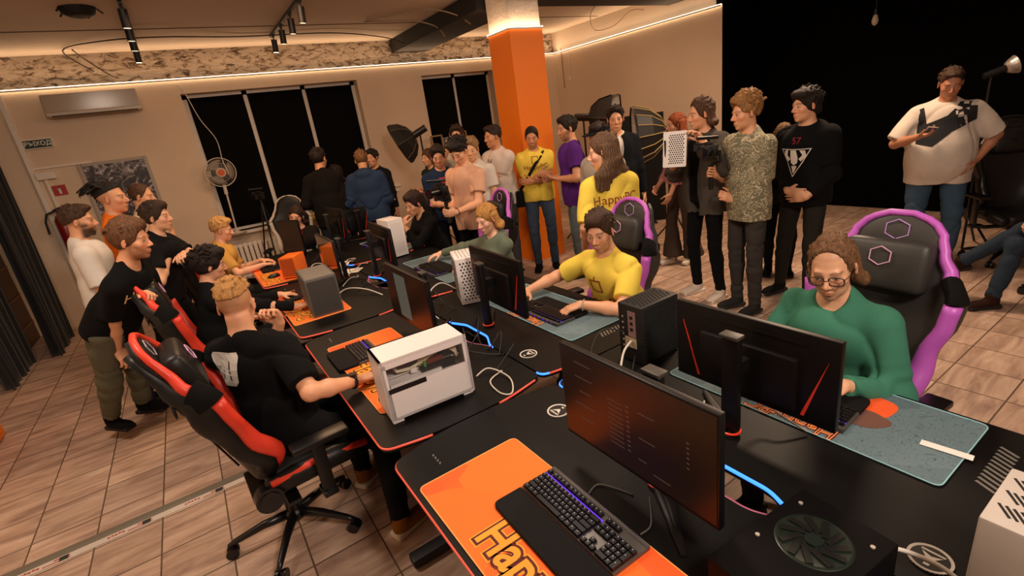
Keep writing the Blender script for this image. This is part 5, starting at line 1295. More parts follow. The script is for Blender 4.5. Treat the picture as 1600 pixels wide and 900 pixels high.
    P2,Q2=f.mesh(popt.get('res',res*1.3),disp=dsp); out['pants']=mesh_np(popt.get('name','trousers'),P2-off,Q2,pm,root)
    # shoes
    ups,sol=(shoes[0],shoes[1]); mu=fabric('shoe_'+ups.strip('#'),ups); ms_=plast('sole_'+sol.strip('#'),sol,0.7)
    for sd in 'RL':
        kn,an,fd_=feet[sd]; upv=nrm(an-kn)*-1
        if not legs.get(sd,{}).get('free'): fd_=nrm(fd_*np.array([1,1,0])); upf=np.array([0,0,1.0]); an2=an.copy()
        else: upf=nrm(upv-fd_*(upv@fd_)); an2=an
        sv=np.cross(fd_,upf); FB=np.stack([sv,fd_,upf],1); q=lambda a,b,c: an2+(FB@np.array([a,b,c]))*s
        zg=-0.082
        f=Field(); f.ell(q(0,0.0,-0.035),np.array([0.041,0.055,0.05])*s,R=FB,k=0.02); f.ell(q(0,0.07,-0.052),np.array([0.045,0.085,0.036])*s,R=FB,k=0.03); f.ell(q(0,0.13,-0.060),np.array([0.045,0.062,0.028])*s,R=FB,k=0.03)
        f.cone(q(0,-0.005,0.0),q(0,-0.005,0.03),0.043*s,k=0.02)
        P2,Q2=f.mesh(min(res,0.008),cuts=[(q(0,0,zg+0.022/1),-upf),(q(0,0,0.03),upf)]); so=mesh_np('shoe',P2-off,Q2,mu,root)
        if sock: 
            f=Field(); f.cone(q(0,-0.005,0.0),an2+(kn-an2)*0.22,0.036*s,0.040*s,k=0.02); P2,Q2=f.mesh(0.007); mesh_np('sock',P2-off,Q2,fabric('sock_'+sock.strip('#'),sock),root)
        f=Field(); f.box(q(0,0.055,zg+0.012),np.array([0.030,0.105,0.006])*s,R=FB,rad=0.012*s,k=0.01); P2,Q2=f.mesh(0.007); mesh_np('shoe_sole',P2-off,Q2,ms_,so)
    PEOPLE[lab]=out
    out['mkshirt']=mkshirt
    return out
def shirt_text(pp,txt,size,m,pos,normal=1,outline=0.0,sx=1.0,name='lettering',rows=None,poly=None,host='shirt'):
    """project lettering onto the shirt; pos in torso frame (x right, z up), normal=+1 front, -1 back"""
    ob=pp[host]; me=ob.data; s=pp['s']; Bt=pp['Bs']; pel=pp['pel']; off=pp['off']
    bv=BVHTree.FromPolygons([v.co for v in me.vertices],[p.vertices for p in me.polygons])
    if poly is None:
        t=text_mesh(txt,size*s,outline=outline,sx=sx)
        bm=bmesh.new(); bm.from_mesh(t)
    else:
        bm=bmesh.new()
        for P in poly:
            vs=[bm.verts.new((x*s,y*s,0)) for x,y in P]; bm.faces.new(vs)
    bmesh.ops.triangulate(bm,faces=bm.faces); 
    for _ in range(2):
        es=[e for e in bm.edges if e.calc_length()>0.02*s]
        if es: bmesh.ops.subdivide_edges(bm,edges=es,cuts=1); bmesh.ops.triangulate(bm,faces=bm.faces)
    sg=normal; X=Bt@np.array([-sg*-1.0 if False else (-1.0*sg),0,0]); X=Bt@np.array([-sg,0,0]) ; Y=Bt@np.array([0,0,1.0]); Nn=Bt@np.array([0,float(sg),0])
    c=pel+Bt@(np.array([pos[0],0,pos[1]])*s)-off
    for v in bm.verts:
        o=c+X*v.co.x+Y*v.co.y+Nn*0.6; hit=bv.ray_cast(Vector(o),Vector(-Nn))
        if hit[0] is not None: v.co=hit[0]+Vector(Nn)*(0.0035+0.001*v.co.z)
        else: v.co=Vector(c+X*v.co.x+Y*v.co.y+Nn*0.1)
    mo=bpy.data.meshes.new(name); bm.to_mesh(mo); bm.free(); mo.materials.append(m)
    o=bpy.data.objects.new(name,mo); link(o,ob); return o
# ================================================================== THE PEOPLE
YEL='#e8cd52'; LOGO=mat('shirt_print_brown','#8a3a16',rough=0.9); LOGO2=mat('shirt_print_orange','#d9741c',rough=0.9)
WHT=mat('shirt_print_white','#d8d0c4',rough=0.9); REDP=mat('shirt_print_red','#8c1a22',rough=0.9); CREAM=mat('shirt_print_cream','#d8b070',rough=0.9)
kbR=dict(dir=(-0.35,1,-0.15),palm=(0,0,-1),curl=22); kbL=dict(dir=(0.35,1,-0.15),palm=(0,0,-1),curl=22)
def A(to,w=True,**k): d=dict(to=to,w=w); d.update(k); return d
# --- seated, right row (facing -X)
S4=person('man in green sweatshirt and round glasses seated at the nearest right desk',(2.02,0.90),1.315,178,sit=True,lean=18,head=(16,16,4),build=1.02,
  arms={'R':A((1.80,1.06,0.80),**kbR),'L':A((1.86,0.74,0.80),**kbL,pole=(-0.5,-0.6,-1))},skin='#d19a76',hair=('mid','#66482e',{'t':0.009,'fringe':0.125,'len':0.17,'span':0.62}),beard=('#8a5f3c',0.35,'goatee'),
  shirt=dict(col='#3f7a63',sleeve=1.95,loose=0.024,baggy=0.018,fold=0.009,neck=0.066,hem=-0.12,name='sweatshirt',res=0.008),pants=('#1b1d22',),res=0.0055,hres=0.004,glasses=True,seed=2)
S3=person('man in yellow printed t-shirt seated and typing at the second right desk',(2.02,2.22),1.315,182,sit=True,lean=18,head=(22,12,4),build=1.10,
  arms={'R':A((1.74,2.66,0.80),**kbR,pole=(0.9,-0.3,-0.4)),'L':A((1.78,2.16,0.81),dir=(0.5,1,-0.2),palm=(0,0,-1),curl=30,pole=(-1,-0.2,-0.4))},skin='#d09670',hair=('short','#3a2618',{'t':0.016,'fringe':0.060,'up':0.012}),beard=('#4a2e1e',0.40),
  shirt=dict(col=YEL,sleeve=0.75,loose=0.020,baggy=0.012,fold=0.008,name='t_shirt',res=0.008),pants=('#26262a',),res=0.006,hres=0.005,seed=3)
S2=person('blond long-haired person in grey-green hoodie seated at the third right desk',(2.02,3.60),1.27,184,sit=True,lean=14,head=(10,16,0),build=0.86,female=True,
  arms={'R':A((1.80,4.30,0.79),dir=(0.2,1,-0.1),palm=(0,0,-1),curl=20,pole=(0.3,-0.5,-0.8)),'L':A((1.82,3.66,0.80),**kbL)},skin='#e0ab8c',hair=('bob','#a8793f',{'len':0.14,'t':0.010,'fringe':0.05}),
  shirt=dict(col='#66705f',sleeve=1.85,loose=0.025,baggy=0.012,fold=0.008,name='hoodie',neck=0.07),pants=('#22242a',),res=0.007,hres=0.006,seed=4)
S1=person('dark-haired man in black hoodie seated with his hand on his chin, far right desk',(2.0,5.08),1.305,186,sit=True,lean=22,head=(6,14,0),build=0.95,
  arms={'L':A((1.84,5.03,0.99),dir=(0.0,-0.30,1),palm=(0,-1,0),curl=62,pole=(-0.3,0.5,-1)),'R':A((1.80,5.25,0.80),**kbR)},skin='#cf9872',hair=('short','#2b1a12',{'t':0.018,'up':0.012}),
  shirt=dict(col='#121213',sleeve=1.75,loose=0.025,name='hoodie'),pants=('#1a1a1d',),res=0.008,seed=5)
# --- seated, left row (facing +X)
P8=person('blond man in black t-shirt seated in the red-trimmed chair with his back to the camera',(0.06,2.66),1.375,25,sit=True,lean=-4,twist=22,head=(45,16,0),build=1.16,
  arms={'R':A((0.45,2.33,0.795),dir=(0.2,1,-0.12),palm=(0,0,-1),curl=26,pole=(0.8,-0.6,-0.5)),'L':A((0.22,2.76,1.07),dir=(0.0,-0.3,1),palm=(0.5,-1,0),curl=65,pole=(-0.5,0.3,-1))},skin='#d69a74',hair=('fade','#a87a44',{'t':0.012,'up':0.012,'low':0.058}),
  shirt=dict(col='#0f0f10',sleeve=0.80,loose=0.022,baggy=0.016,fold=0.007,neck=0.064),pants=('#131315',),shoes=('#8a5a1c','#d8cbb4'),res=0.006,hres=0.005,seed=6,
  legs={'R':dict(to=(0.43,2.10,0.09),w=True,foot=(0.1,1,0)),'L':dict(to=(0.40,2.62,0.09),w=True)})
P6=person('man with curly dark hair in black sweater seated in the second left chair',(0.02,4.22),1.32,5,sit=True,lean=12,head=(-4,12,0),
  arms={'R':A((0.46,3.92,0.795),dir=(0.1,1,-0.1),palm=(0,0,-1),curl=25,pole=(0.8,-0.6,-0.5)),'L':A((0.42,4.40,0.795),**kbL)},skin='#cd9470',hair=('curly','#1d140f',{'t':0.026,'fringe':0.05,'low':-0.06}),
  shirt=dict(col='#101011',sleeve=1.92,loose=0.022,name='sweater'),pants=('#17171a',),res=0.007,hres=0.005,seed=7)
P7=person('blond man in tan t-shirt typing at the far end of the left row',(0.24,6.12),1.33,-8,sit=True,lean=16,head=(-5,14,0),build=0.92,
  arms={'R':A((0.48,5.80,0.80),**kbR),'L':A((0.50,6.08,0.80),**kbL)},skin='#daa07c',hair=('fade','#b98f55',{'t':0.014,'up':0.012,'low':-0.005}),
  shirt=dict(col='#c79a4e',sleeve=0.8,loose=0.025,baggy=0.012,fold=0.008),pants=('#3a3a36',),res=0.008,seed=8)
# --- standing group, left
P3=person('bearded man in black t-shirt and olive trousers bending forward with hand on knee',(-0.36,3.98),1.665,-42,h=1.80,lean=42,twist=22,head=(20,8,0),build=0.98,pelvis_z=0.955,
  arms={'R':A((-0.70,4.20,0.76),dir=(0,0.4,-1),palm=(-0.2,-1,0),curl=30,pole=(0.2,-1,0.2)),'L':A((-0.42,4.00,1.16),dir=(0.2,1,0.1),palm=(0.5,0,-1),curl=50,pole=(-0.4,-0.3,-1))},skin='#cf9068',hair=('short','#5f3f26',{'t':0.018,'up':0.02}),beard=('#6b4022',0.60),
  shirt=dict(col='#0e0e0f',sleeve=0.8,loose=0.018,baggy=0.018,hem=-0.03,fold=0.007),pants=('#5d5b49',dict(w=1.12,fold=0.010,taper=1.1,len=0.82)),shoes=('#0d0d0e','#0d0d0e'),sock='#d8d0c6',res=0.007,hres=0.006,seed=9,
  legs={'R':dict(to=(-0.98,4.60,0.09),w=True,foot=(0.15,1,0),pole=(0.1,1,0)),'L':dict(to=(-0.78,4.75,0.09),w=True,foot=(-0.1,1,0),pole=(0,1,0))})
P1=person('bearded man in white t-shirt standing beside the black curtain',(-0.72,4.98),1.745,5,h=1.745,head=(-8,6,0),arms={},skin='#c78e68',hair=('fade','#3a2617',{'t':0.008,'low':-0.01}),beard=('#1c120c',0.92),
  shirt=dict(col='#d6cfc4',loose=0.022,baggy=0.014,sleeve=0.85),pants=('#2b2c30',),seed=10)
P2=person('tall man with tied-back dreadlocks in orange t-shirt standing at the back left',(-0.53,5.58),1.86,-12,h=1.87,head=(-6,4,0),arms={'R':dict(to=(-0.10,0.24,0.20),dir=(-1,0.1,0.1),palm=(0,-1,0)),'L':dict(to=(0.08,0.26,0.17),dir=(1,0.1,0),palm=(0,-1,0))},skin='#c98f68',hair=('dread','#14100e',{'low':0.03}),
  shirt=dict(col='#e8731a',loose=0.024,baggy=0.014),pants=('#191a1e',),seed=11)
P4=person('balding man in beige t-shirt standing behind the others, hand on hip',(-0.34,6.28),1.80,-18,h=1.80,head=(0,12,0),build=1.05,arms={'L':dict(to=(-0.20,0.08,0.08),dir=(0.8,0.4,-0.3),palm=(0,0,-1),pole=(-1,-0.1,0.0))},skin='#cf9872',hair=('receding','#4a3424'),
  shirt=dict(col='#c9bba4',loose=0.024,baggy=0.014),pants=('#3a3c40',),seed=12)
P5=person('smiling man in black t-shirt with tattooed crossed arms leaning over the red chair',(-0.24,5.02),1.665,-22,h=1.70,lean=14,head=(0,4,0),build=0.95,arms={'R':A((-0.26,4.93,1.22),dir=(-1,0.2,0),palm=(0,0,-1),curl=20,pole=(1,-0.2,-0.6)),'L':A((-0.14,4.82,1.24),dir=(1,0.1,0),palm=(0,0,-1),curl=45,pole=(-1,0.1,-0.5))},skin='#d29b76',hair=('short','#33241a',{'t':0.016,'up':0.01}),
  shirt=dict(col='#141415',loose=0.02,baggy=0.016),pants=('#0f0f11',),seed=13)
# --- back, by the wide window
P9=person('woman in dark top seated low at the far end of the desks',(1.06,6.42),1.27,-100,sit=True,lean=0,side=8,head=(-20,8,-14),female=True,build=0.9,arms={'R':dict(to=(0.05,0.30,0.05)),'L':dict(to=(-0.05,0.32,0.04))},skin='#c98f6c',hair=('mid','#2a1a12',{'t':0.008,'len':0.12}),
  shirt=dict(col='#191412',sleeve=1.9,loose=0.02,name='sweater'),pants=('#17171a',),res=0.009,seed=14)
P10=person('man in black standing with his back to the camera before the wide window',(1.56,6.85),1.885,75,h=1.875,head=(-30,6,0),arms={'L':dict(to=(-0.18,0.2,0.1))},skin='#b97f5a',hair=('short','#1b120d'),
  shirt=dict(col='#15110f',sleeve=1.9,loose=0.03,name='sweater',hem=-0.14),pants=('#2b3647',),res=0.009,seed=15)
P11=person('woman in a light blouse drinking, standing at the window',(1.78,7.10),1.63,-165,h=1.63,female=True,build=0.92,head=(-8,0,0),arms={'L':dict(to=(-0.05,0.16,0.46),dir=(0.2,-0.1,1),palm=(0,-1,0),curl=60),'R':dict(to=(0.12,0.22,0.1),dir=(-1,0.2,0))},skin='#c98e6a',hair=('mid','#1c120d',{'len':0.16}),
  shirt=dict(col='#8d7a68',sleeve=1.6,loose=0.02,name='blouse'),pants=('#3f4d61',),res=0.009,seed=16)
P12=person('man in blue hoodie with his back to the camera near the window edge',(2.06,6.72),1.775,62,h=1.77,head=(12,20,0),build=1.14,arms={'R':dict(to=(0.14,0.22,0.12)),'L':dict(to=(-0.16,0.2,0.14))},skin='#c08a63',hair=('short','#6a4a2c'),
  shirt=dict(col='#263650',sleeve=1.9,loose=0.035,baggy=0.02,fold=0.01,hem=-0.12,name='hoodie'),pants=('#14151a',),res=0.009,seed=17)
P13=person('dark-haired man half hidden behind the blue hoodie',(2.42,7.35),1.76,-140,h=1.76,arms={},skin='#bd8560',hair=('short','#1a110c'),shirt=dict(col='#15161a',sleeve=1.9,loose=0.03,name='jacket'),pants=('#14151a',),res=0.010,seed=18)
# --- group around the cameraman
P14=person('woman in dark green top standing by the wall below the black umbrella softbox',(3.02,6.72),1.655,-155,h=1.655,female=True,build=0.95,head=(-10,0,0),arms={'R':dict(to=(-0.06,0.24,0.16),dir=(-1,0.1,0)),'L':dict(to=(0.06,0.26,0.2),dir=(1,0,0))},skin='#c88f6a',hair=('mid','#4a3020',{'len':0.14}),shirt=dict(col='#1f2e20',sleeve=1.9,loose=0.02,name='sweater'),pants=('#1a1b1f',),res=0.010,seed=19)
P15=person('boy in navy t-shirt with a red print standing behind the video camera',(2.50,5.30),1.735,-105,h=1.74,head=(-10,14,0),arms={'R':dict(to=(0.02,0.28,0.14),dir=(-1,0.3,0)),'L':dict(to=(-0.16,0.24,0.05),dir=(0.8,0.6,0))},skin='#cf9470',hair=('short','#20150f',{'t':0.016}),shirt=dict(col='#1d2b44',loose=0.026,baggy=0.016),pants=('#191c22',),res=0.008,seed=20)
P16=person('man holding up a phone to take a photo, in front of the narrow window',(3.14,5.98),1.925,-125,h=1.92,head=(0,4,0),arms={'R':dict(to=(0.08,0.36,0.55),dir=(-0.3,0.3,1),palm=(-0.3,1,0.2),curl=50,pole=(0.8,0.2,-1)),'L':dict(to=(-0.20,0.25,0.1))},skin='#bd8560',hair=('short','#2a1b12'),shirt=dict(col='#b8ac9c',loose=0.026),pants=('#191c22',),res=0.009,seed=21)
P17=person('dark-haired cameraman in peach t-shirt looking down at a video camera',(2.33,4.52),1.79,-158,h=1.80,head=(8,32,0),build=0.95,
  arms={'R':A((2.12,4.50,1.12),dir=(-0.3,1,0.1),palm=(-1,0,0.2),curl=60,pole=(0.5,-1,-0.5)),'L':A((2.13,4.33,1.13),dir=(0.3,1,0.1),palm=(1,0,0.2),curl=60,pole=(-0.6,-1,-0.4))},skin='#cf9670',hair=('curly','#17100c',{'t':0.020,'fringe':0.045,'low':-0.02}),
  shirt=dict(col='#cfa184',loose=0.026,baggy=0.014,fold=0.008,hem=-0.10),pants=('#101013',),res=0.007,seed=22)
P18=person('blond man in white t-shirt standing behind the cameraman',(2.76,4.98),1.775,-150,h=1.78,head=(20,10,0),arms={},skin='#cf9a74',hair=('short','#8a6a44',{'t':0.014}),shirt=dict(col='#cfc8be',loose=0.03,baggy=0.016,hem=-0.12),pants=('#7a6a58',),res=0.009,seed=23)
P19=person('man in white t-shirt with crossed arms left of the orange column',(3.30,5.36),1.865,-172,h=1.865,head=(-10,4,0),build=1.15,arms={'R':dict(to=(-0.10,0.25,0.24),dir=(-1,0.1,0.1),palm=(0,-1,0)),'L':dict(to=(0.06,0.29,0.20),dir=(1,0.1,0),palm=(0,-1,0))},skin='#bd8058',hair=('fade','#2a1c13',{'t':0.008}),shirt=dict(col='#d3c6bb',loose=0.028,baggy=0.016,hem=-0.10),pants=('#4a4a4e',),res=0.009,seed=24)
P20=person('man in yellow t-shirt with a shoulder bag and crossed arms before the orange column',(3.62,5.00),1.79,-125,h=1.79,head=(-6,12,0),build=1.0,arms={'R':dict(to=(-0.03,0.21,0.25),dir=(-1,0.12,0.1),palm=(0,-1,0),curl=10),'L':dict(to=(0.05,0.25,0.19),dir=(1,0.12,0.05),palm=(0,-1,0),curl=15)},skin='#b97c55',hair=('crew','#17100c'),beard=('#2a1a12',0.35),
  shirt=dict(col=YEL,loose=0.028,baggy=0.018,fold=0.008,hem=-0.07),pants=('#44546a',dict(fold=0.008)),shoes=('#151515','#1a1a1a'),res=0.008,seed=25,legs={'R':dict(to=(0.10,0.02,0.09)),'L':dict(to=(-0.12,0.0,0.09))})
P21=person('man in purple t-shirt standing right of the column with his back half turned',(3.72,4.46),1.855,150,h=1.85,head=(14,6,0),build=1.08,arms={'L':dict(to=(-0.12,0.20,0.18),dir=(0.7,0.6,0.1),palm=(0,0,1),curl=40,pole=(-0.9,-0.6,-0.3)),'R':dict(to=(0.12,0.24,0.16))},skin='#c48963',hair=('short','#1f1510',{'t':0.014}),beard=('#2a1a12',0.4),
  shirt=dict(col='#54277a',loose=0.028,baggy=0.016,fold=0.008,hem=-0.13),pants=('#66747c',dict(fold=0.010)),res=0.008,seed=26)
P22=person('woman with very long brown hair in yellow t-shirt standing behind the seated man in yellow',(2.50,2.64),1.735,70,h=1.73,female=True,head=(66,8,0),build=0.98,arms={'R':dict(to=(0.20,0.10,-0.1)),'L':dict(to=(-0.20,0.08,-0.02))},skin='#dca384',hair=('long','#59402b',{'len':0.29,'t':0.012,'fringe':0.056}),
  shirt=dict(col=YEL,loose=0.030,baggy=0.024,fold=0.008,hem=-0.08,sleeve=0.9),pants=('#15161a',),res=0.0065,hres=0.005,seed=27)
P23=person('person in black cap and light shirt hidden behind the long-haired woman',(3.22,3.42),1.77,-170,h=1.76,arms={},skin='#bd8058',hair=('short','#2a1a12'),cap='#0e0e10',shirt=dict(col='#a79c8e',sleeve=1.7,loose=0.03,name='shirt'),pants=('#1a1b1f',),res=0.009,seed=28)
P24=person('dark-haired man in dark jacket over a white t-shirt facing the camera',(4.10,4.08),1.89,-128,h=1.88,head=(-4,6,0),arms={},skin='#c9906a',hair=('quiff','#1a110c',{'t':0.012}),shirt=dict(col='#d0c8bc',loose=0.016,name='t_shirt'),pants=('#15161a',),res=0.008,seed=29)
J24=P24['mkshirt'](dict(col='#14171c',sleeve=1.95,loose=0.030,neck=0.085,hem=-0.12,open=(0.05,0.42,0.20)),'jacket',0.006,'jacket')
P25=person('woman with long red hair in pink top and flared trousers',(4.70,3.76),1.725,165,h=1.72,female=True,build=0.92,head=(-15,2,0),arms={'L':dict(to=(-0.10,0.22,-0.10),dir=(0.2,0.5,-1),curl=25),'R':dict(to=(0.1,0.24,0.0))},skin='#d49a7a',hair=('long','#7a3a18',{'len':0.36,'t':0.012}),
  shirt=dict(col='#bf8288',sleeve=1.55,loose=0.022,name='blouse',hem=0.02),pants=('#4b4039',dict(flare=0.06,w=1.05)),shoes=('#d8cdbd','#d8cdbd'),res=0.008,seed=30,legs={'R':dict(to=(0.06,0.08,0.09)),'L':dict(to=(-0.10,-0.10,0.09))})
P26=person('man with chin-length hair in open dark grey shirt holding up a white perforated panel',(3.98,2.92),1.86,172,h=1.86,head=(-24,6,0),build=1.0,
  arms={'R':A((3.72,3.02,1.36),dir=(-0.6,0.6,0.7),palm=(-0.3,1,0.2),curl=35,pole=(0.7,-0.3,-1)),'L':A((3.76,2.74,1.52),dir=(0.3,0.6,0.9),palm=(0.2,1,0),curl=30,pole=(-0.8,-0.2,-1))},skin='#d0956f',hair=('mid','#4a3220',{'len':0.13,'t':0.016,'fringe':0.085,'span':0.75}),
  shirt=dict(col='#0e0e10',loose=0.014),pants=('#0d0d0f',dict(w=0.92)),shoes=('#cdbfae','#d8cdbd'),res=0.007,seed=31,legs={'R':dict(to=(4.05,3.02,0.09),w=True),'L':dict(to=(4.02,2.74,0.09),w=True)})
P26['mkshirt'](dict(col='#4a443d',sleeve=1.55,loose=0.034,baggy=0.02,neck=0.075,hem=-0.16,fold=0.009,open=(0.06,0.15,0.55)),'overshirt',0.006,'overshirt')
def camo():
    m=bpy.data.materials.new('marbled_cloth'); m.use_nodes=True; nt=m.node_tree; bb=nt.nodes['Principled BSDF']; N=nt.nodes.new; L=nt.links.new
    tc=N('ShaderNodeTexCoord'); n=N('ShaderNodeTexNoise'); n.inputs['Scale'].default_value=7; n.inputs['Detail'].default_value=2; n.inputs['Distortion'].default_value=2.2; L(tc.outputs['Object'],n.inputs['Vector'])
    a=N('ShaderNodeMath'); a.operation='PINGPONG'; a.inputs[1].default_value=0.055; L(n.outputs[0],a.inputs[0])
    cr=N('ShaderNodeValToRGB'); mr=N('ShaderNodeMapRange'); mr.inputs[2].default_value=0.055; L(a.outputs[0],mr.inputs[0]); L(mr.outputs[0],cr.inputs[0]); e=cr.color_ramp.elements
    e[0].position=0.12; e[0].color=srgb('#c2b596'); e[1].position=0.42; e[1].color=srgb('#6f6c54'); L(cr.outputs[0],bb.inputs['Base Color']); bb.inputs['Roughness'].default_value=0.9; return m
P27=person('curly blond man in marbled olive t-shirt holding a camera on a grip',(3.86,2.42),1.84,165,h=1.82,head=(-14,6,0),build=0.98,
  arms={'L':A((3.78,2.46,1.03),dir=(0.3,1,0.6),palm=(1,0.2,0),curl=60,pole=(-0.5,-1,-0.3)),'R':A((3.70,2.58,1.25),dir=(-0.2,1,0.4),palm=(-1,0.3,0.2),curl=60,pole=(0.5,-0.8,-1))},skin='#d2966e',hair=('curly','#8a6238',{'t':0.026,'fringe':0.070,'low':-0.03,'up':0.022,'clump':1.6}),
  shirt=dict(col=camo(),loose=0.03,baggy=0.02,fold=0.007,hem=-0.15,sleeve=0.9),pants=('#3b3835',dict(fold=0.008)),shoes=('#2b2a29','#2b2a29'),res=0.0065,hres=0.0055,seed=32)
P28=person('dark-haired man in black hoodie with white skull print, hands in front pocket',(4.36,2.20),1.825,180,h=1.81,head=(-28,2,0),arms={'R':dict(to=(0.05,0.17,0.02),dir=(-1,0.0,-0.1),palm=(0,-1,0),curl=10),'L':dict(to=(-0.10,0.17,-0.02),dir=(1,0.05,-0.1),palm=(0,-1,0),curl=10)},skin='#cf9570',hair=('mop','#1c130e',{'t':0.018,'fringe':0.045}),
  shirt=dict(col='#0d0e10',sleeve=1.85,loose=0.034,baggy=0.026,fold=0.009,hem=-0.10,name='hoodie'),pants=('#26241f',),shoes=('#111111','#151515'),res=0.007,seed=33,legs={'R':dict(to=(4.45,2.40,0.09),w=True,foot=(0.3,1,0)),'L':dict(to=(4.28,2.05,0.09),w=True)})
P29=person('person with long dark blond hair holding a phone, behind the man in the marbled t-shirt',(4.88,2.66),1.52,-150,h=1.55,female=True,build=0.95,head=(0,10,0),arms={'R':A((4.62,2.60,1.10),dir=(0,0.5,1),palm=(0,-1,0),curl=50)},skin='#c98a5e',hair=('long','#5f4426',{'len':0.25}),shirt=dict(col='#141214',sleeve=1.9,loose=0.026,name='jacket'),pants=('#111214',),shoes=('#0d0d0d','#0d0d0d'),res=0.009,seed=34)
P30=person('big man in white and black polo shirt looking at his phone before the black backdrop',(5.88,1.73),1.81,-158,h=1.83,head=(4,22,0),build=1.16,belly=0.115,
  arms={'R':A((5.62,1.84,1.27),dir=(-0.9,0.6,0.25),palm=(0,0.0,1),curl=35,pole=(0.8,-0.7,-0.6)),'L':dict(to=(-0.24,0.10,0.02),dir=(0.5,0.5,-0.9),palm=(1,0,0),curl=15,pole=(-1,-0.6,0.0))},skin='#a86f50',hair=('short','#3a2618',{'t':0.006,'fringe':0.08,'low':-0.02}),
  shirt=dict(col='#cfc4b6',loose=0.030,baggy=0.03,fold=0.008,hem=-0.17,sleeve=0.9,name='polo_shirt'),pants=('#3c5266',dict(w=1.12,fold=0.010)),shoes=('#201a17','#201a17'),res=0.008,seed=35,legs={'R':dict(to=(0.13,0.0,0.09)),'L':dict(to=(-0.15,0.02,0.09))})
P31=person('person in dark jeans and brown shoes seated with crossed legs at the right edge',(5.48,0.62),1.34,146,sit=True,lean=-4,pelvis_z=0.56,arms={'R':dict(to=(0.10,0.35,0.1)),'L':dict(to=(-0.1,0.36,0.08))},skin='#c08a63',hair=('short','#2a1c14'),shirt=dict(col='#23241c',sleeve=1.9,loose=0.03,name='jacket'),pants=('#2a343f',dict(fold=0.009)),shoes=('#2a1810','#17100c'),res=0.008,seed=36,
  legs={'L':dict(to=(5.12,1.27,0.32),w=True,pole=(0.2,0.5,1),foot=(0.35,0.8,-0.2),free=True),'R':dict(to=(5.00,1.02,0.09),w=True,foot=(0.1,1,0))})
# --- prints on clothing
BRN=LOGO
shirt_text(S3,'HappyPC',0.085,BRN,(0.0,0.24)); 
def outl(x0,y0,x1,y1,t): return [[(x0,y0),(x1,y0),(x1,y0+t),(x0,y0+t)],[(x0,y1-t),(x1,y1-t),(x1,y1),(x0,y1)],[(x0,y0+t),(x0+t,y0+t),(x0+t,y1-t),(x0,y1-t)],[(x1-t,y0+t),(x1,y0+t),(x1,y1-t),(x1-t,y1-t)]]
shirt_text(S3,'',1,BRN,(0.0,0.36),poly=outl(-0.045,-0.04,0.045,0.05,0.009)+[[(-0.004,0.05),(0.004,0.05),(0.012,0.075),(0.004,0.075)]],name='box_print')
shirt_text(P20,'HappyPC',0.075,BRN,(0.0,0.34)); shirt_text(P20,'',1,BRN,(0.0,0.42),poly=outl(-0.04,-0.035,0.04,0.045,0.007),name='box_print')
shirt_text(P22,'HappyPC',0.13,LOGO2,(0.0,0.17),normal=-1) if False else shirt_text(P22,'HappyPC',0.090,LOGO,(0.0,0.335),normal=-1); shirt_text(P22,'Happy days',0.05,LOGO,(0.0,0.04),normal=-1) if False else None
shirt_text(P8,'',1,WHT,(-0.075,0.395),normal=-1,poly=[[(-0.07,-0.06),(-0.045,-0.085),(0.035,-0.085),(0.06,-0.06),(0.085,0.06),(0.075,0.08),(-0.075,0.08),(-0.088,0.065)]],name='back_print')
for dx in (-0.025,0.02): shirt_text(P8,'',1,mat('print_maroon','#5a3430',rough=0.9),(-0.075+dx*1.2,0.40),normal=-1,poly=[[(-0.006,0.0),(0.006,0.0),(0.009,0.05),(0.002,0.055)],[(-0.006,-0.008),(0.006,-0.008),(0.006,-0.022),(-0.006,-0.022)],[(-0.005,-0.03),(0.006,-0.03),(0.001,-0.062),(-0.008,-0.055)]],name='back_print_detail')
shirt_text(P3,'HAPPY',0.10,CREAM,(0.05,0.39),sx=1.0)
shirt_text(P19,'IV',0.10,mat('print_black','#181616'),(-0.03,0.40)); 
shirt_text(P15,'',1,mat('print_neon','#d8304a',rough=0.8),(0.0,0.40),poly=[[(-0.06,0.03),(0.07,0.04),(0.07,0.052),(-0.06,0.045)],[(0.06,0.04),(0.07,0.04),(0.02,-0.07),(0.01,-0.07)],[(-0.06,0.03),(-0.05,0.03),(0.0,-0.03),(-0.01,-0.04)],[(-0.02,0.0),(0.04,0.01),(0.03,-0.02),(-0.01,-0.03)]],name='chest_print')
shirt_text(P28,'',1,WHT,(0.02,0.26),poly=[[(-0.10,0.10),(0.12,0.10),(0.12,0.094),(-0.10,0.094)],[(0.12,0.10),(0.127,0.10),(0.0,-0.12),(-0.006,-0.115)],[(-0.10,0.10),(-0.107,0.10),(-0.006,-0.115),(0.0,-0.12)],
   [(-0.075,0.085),(-0.045,0.095),(-0.055,0.05),(-0.03,0.02),(-0.05,0.0),(-0.08,0.04)],[(0.085,0.085),(0.045,0.09),(0.065,0.05),(0.035,0.02),(0.05,0.0),(0.09,0.04)],[(-0.025,0.09),(0.02,0.09),(0.03,0.03),(0.025,-0.01),(0.0,-0.03),(-0.025,-0.01),(-0.03,0.03)],[(-0.02,-0.035),(0.02,-0.035),(0.008,-0.085),(-0.006,-0.09)]],name='skull_print')
shirt_text(P28,'57',0.07,REDP,(0.0,0.42))
shirt_text(P30,'',1,mat('polo_black','#15171c',rough=0.9),(0.0,0.38),poly=[[(-0.185,0.10),(-0.155,0.11),(-0.13,-0.02),(0.0,0.04),(0.08,0.13),(0.19,0.12),(0.20,-0.02),(0.04,-0.09),(-0.08,-0.20),(-0.19,-0.18)],],name='black_panel')
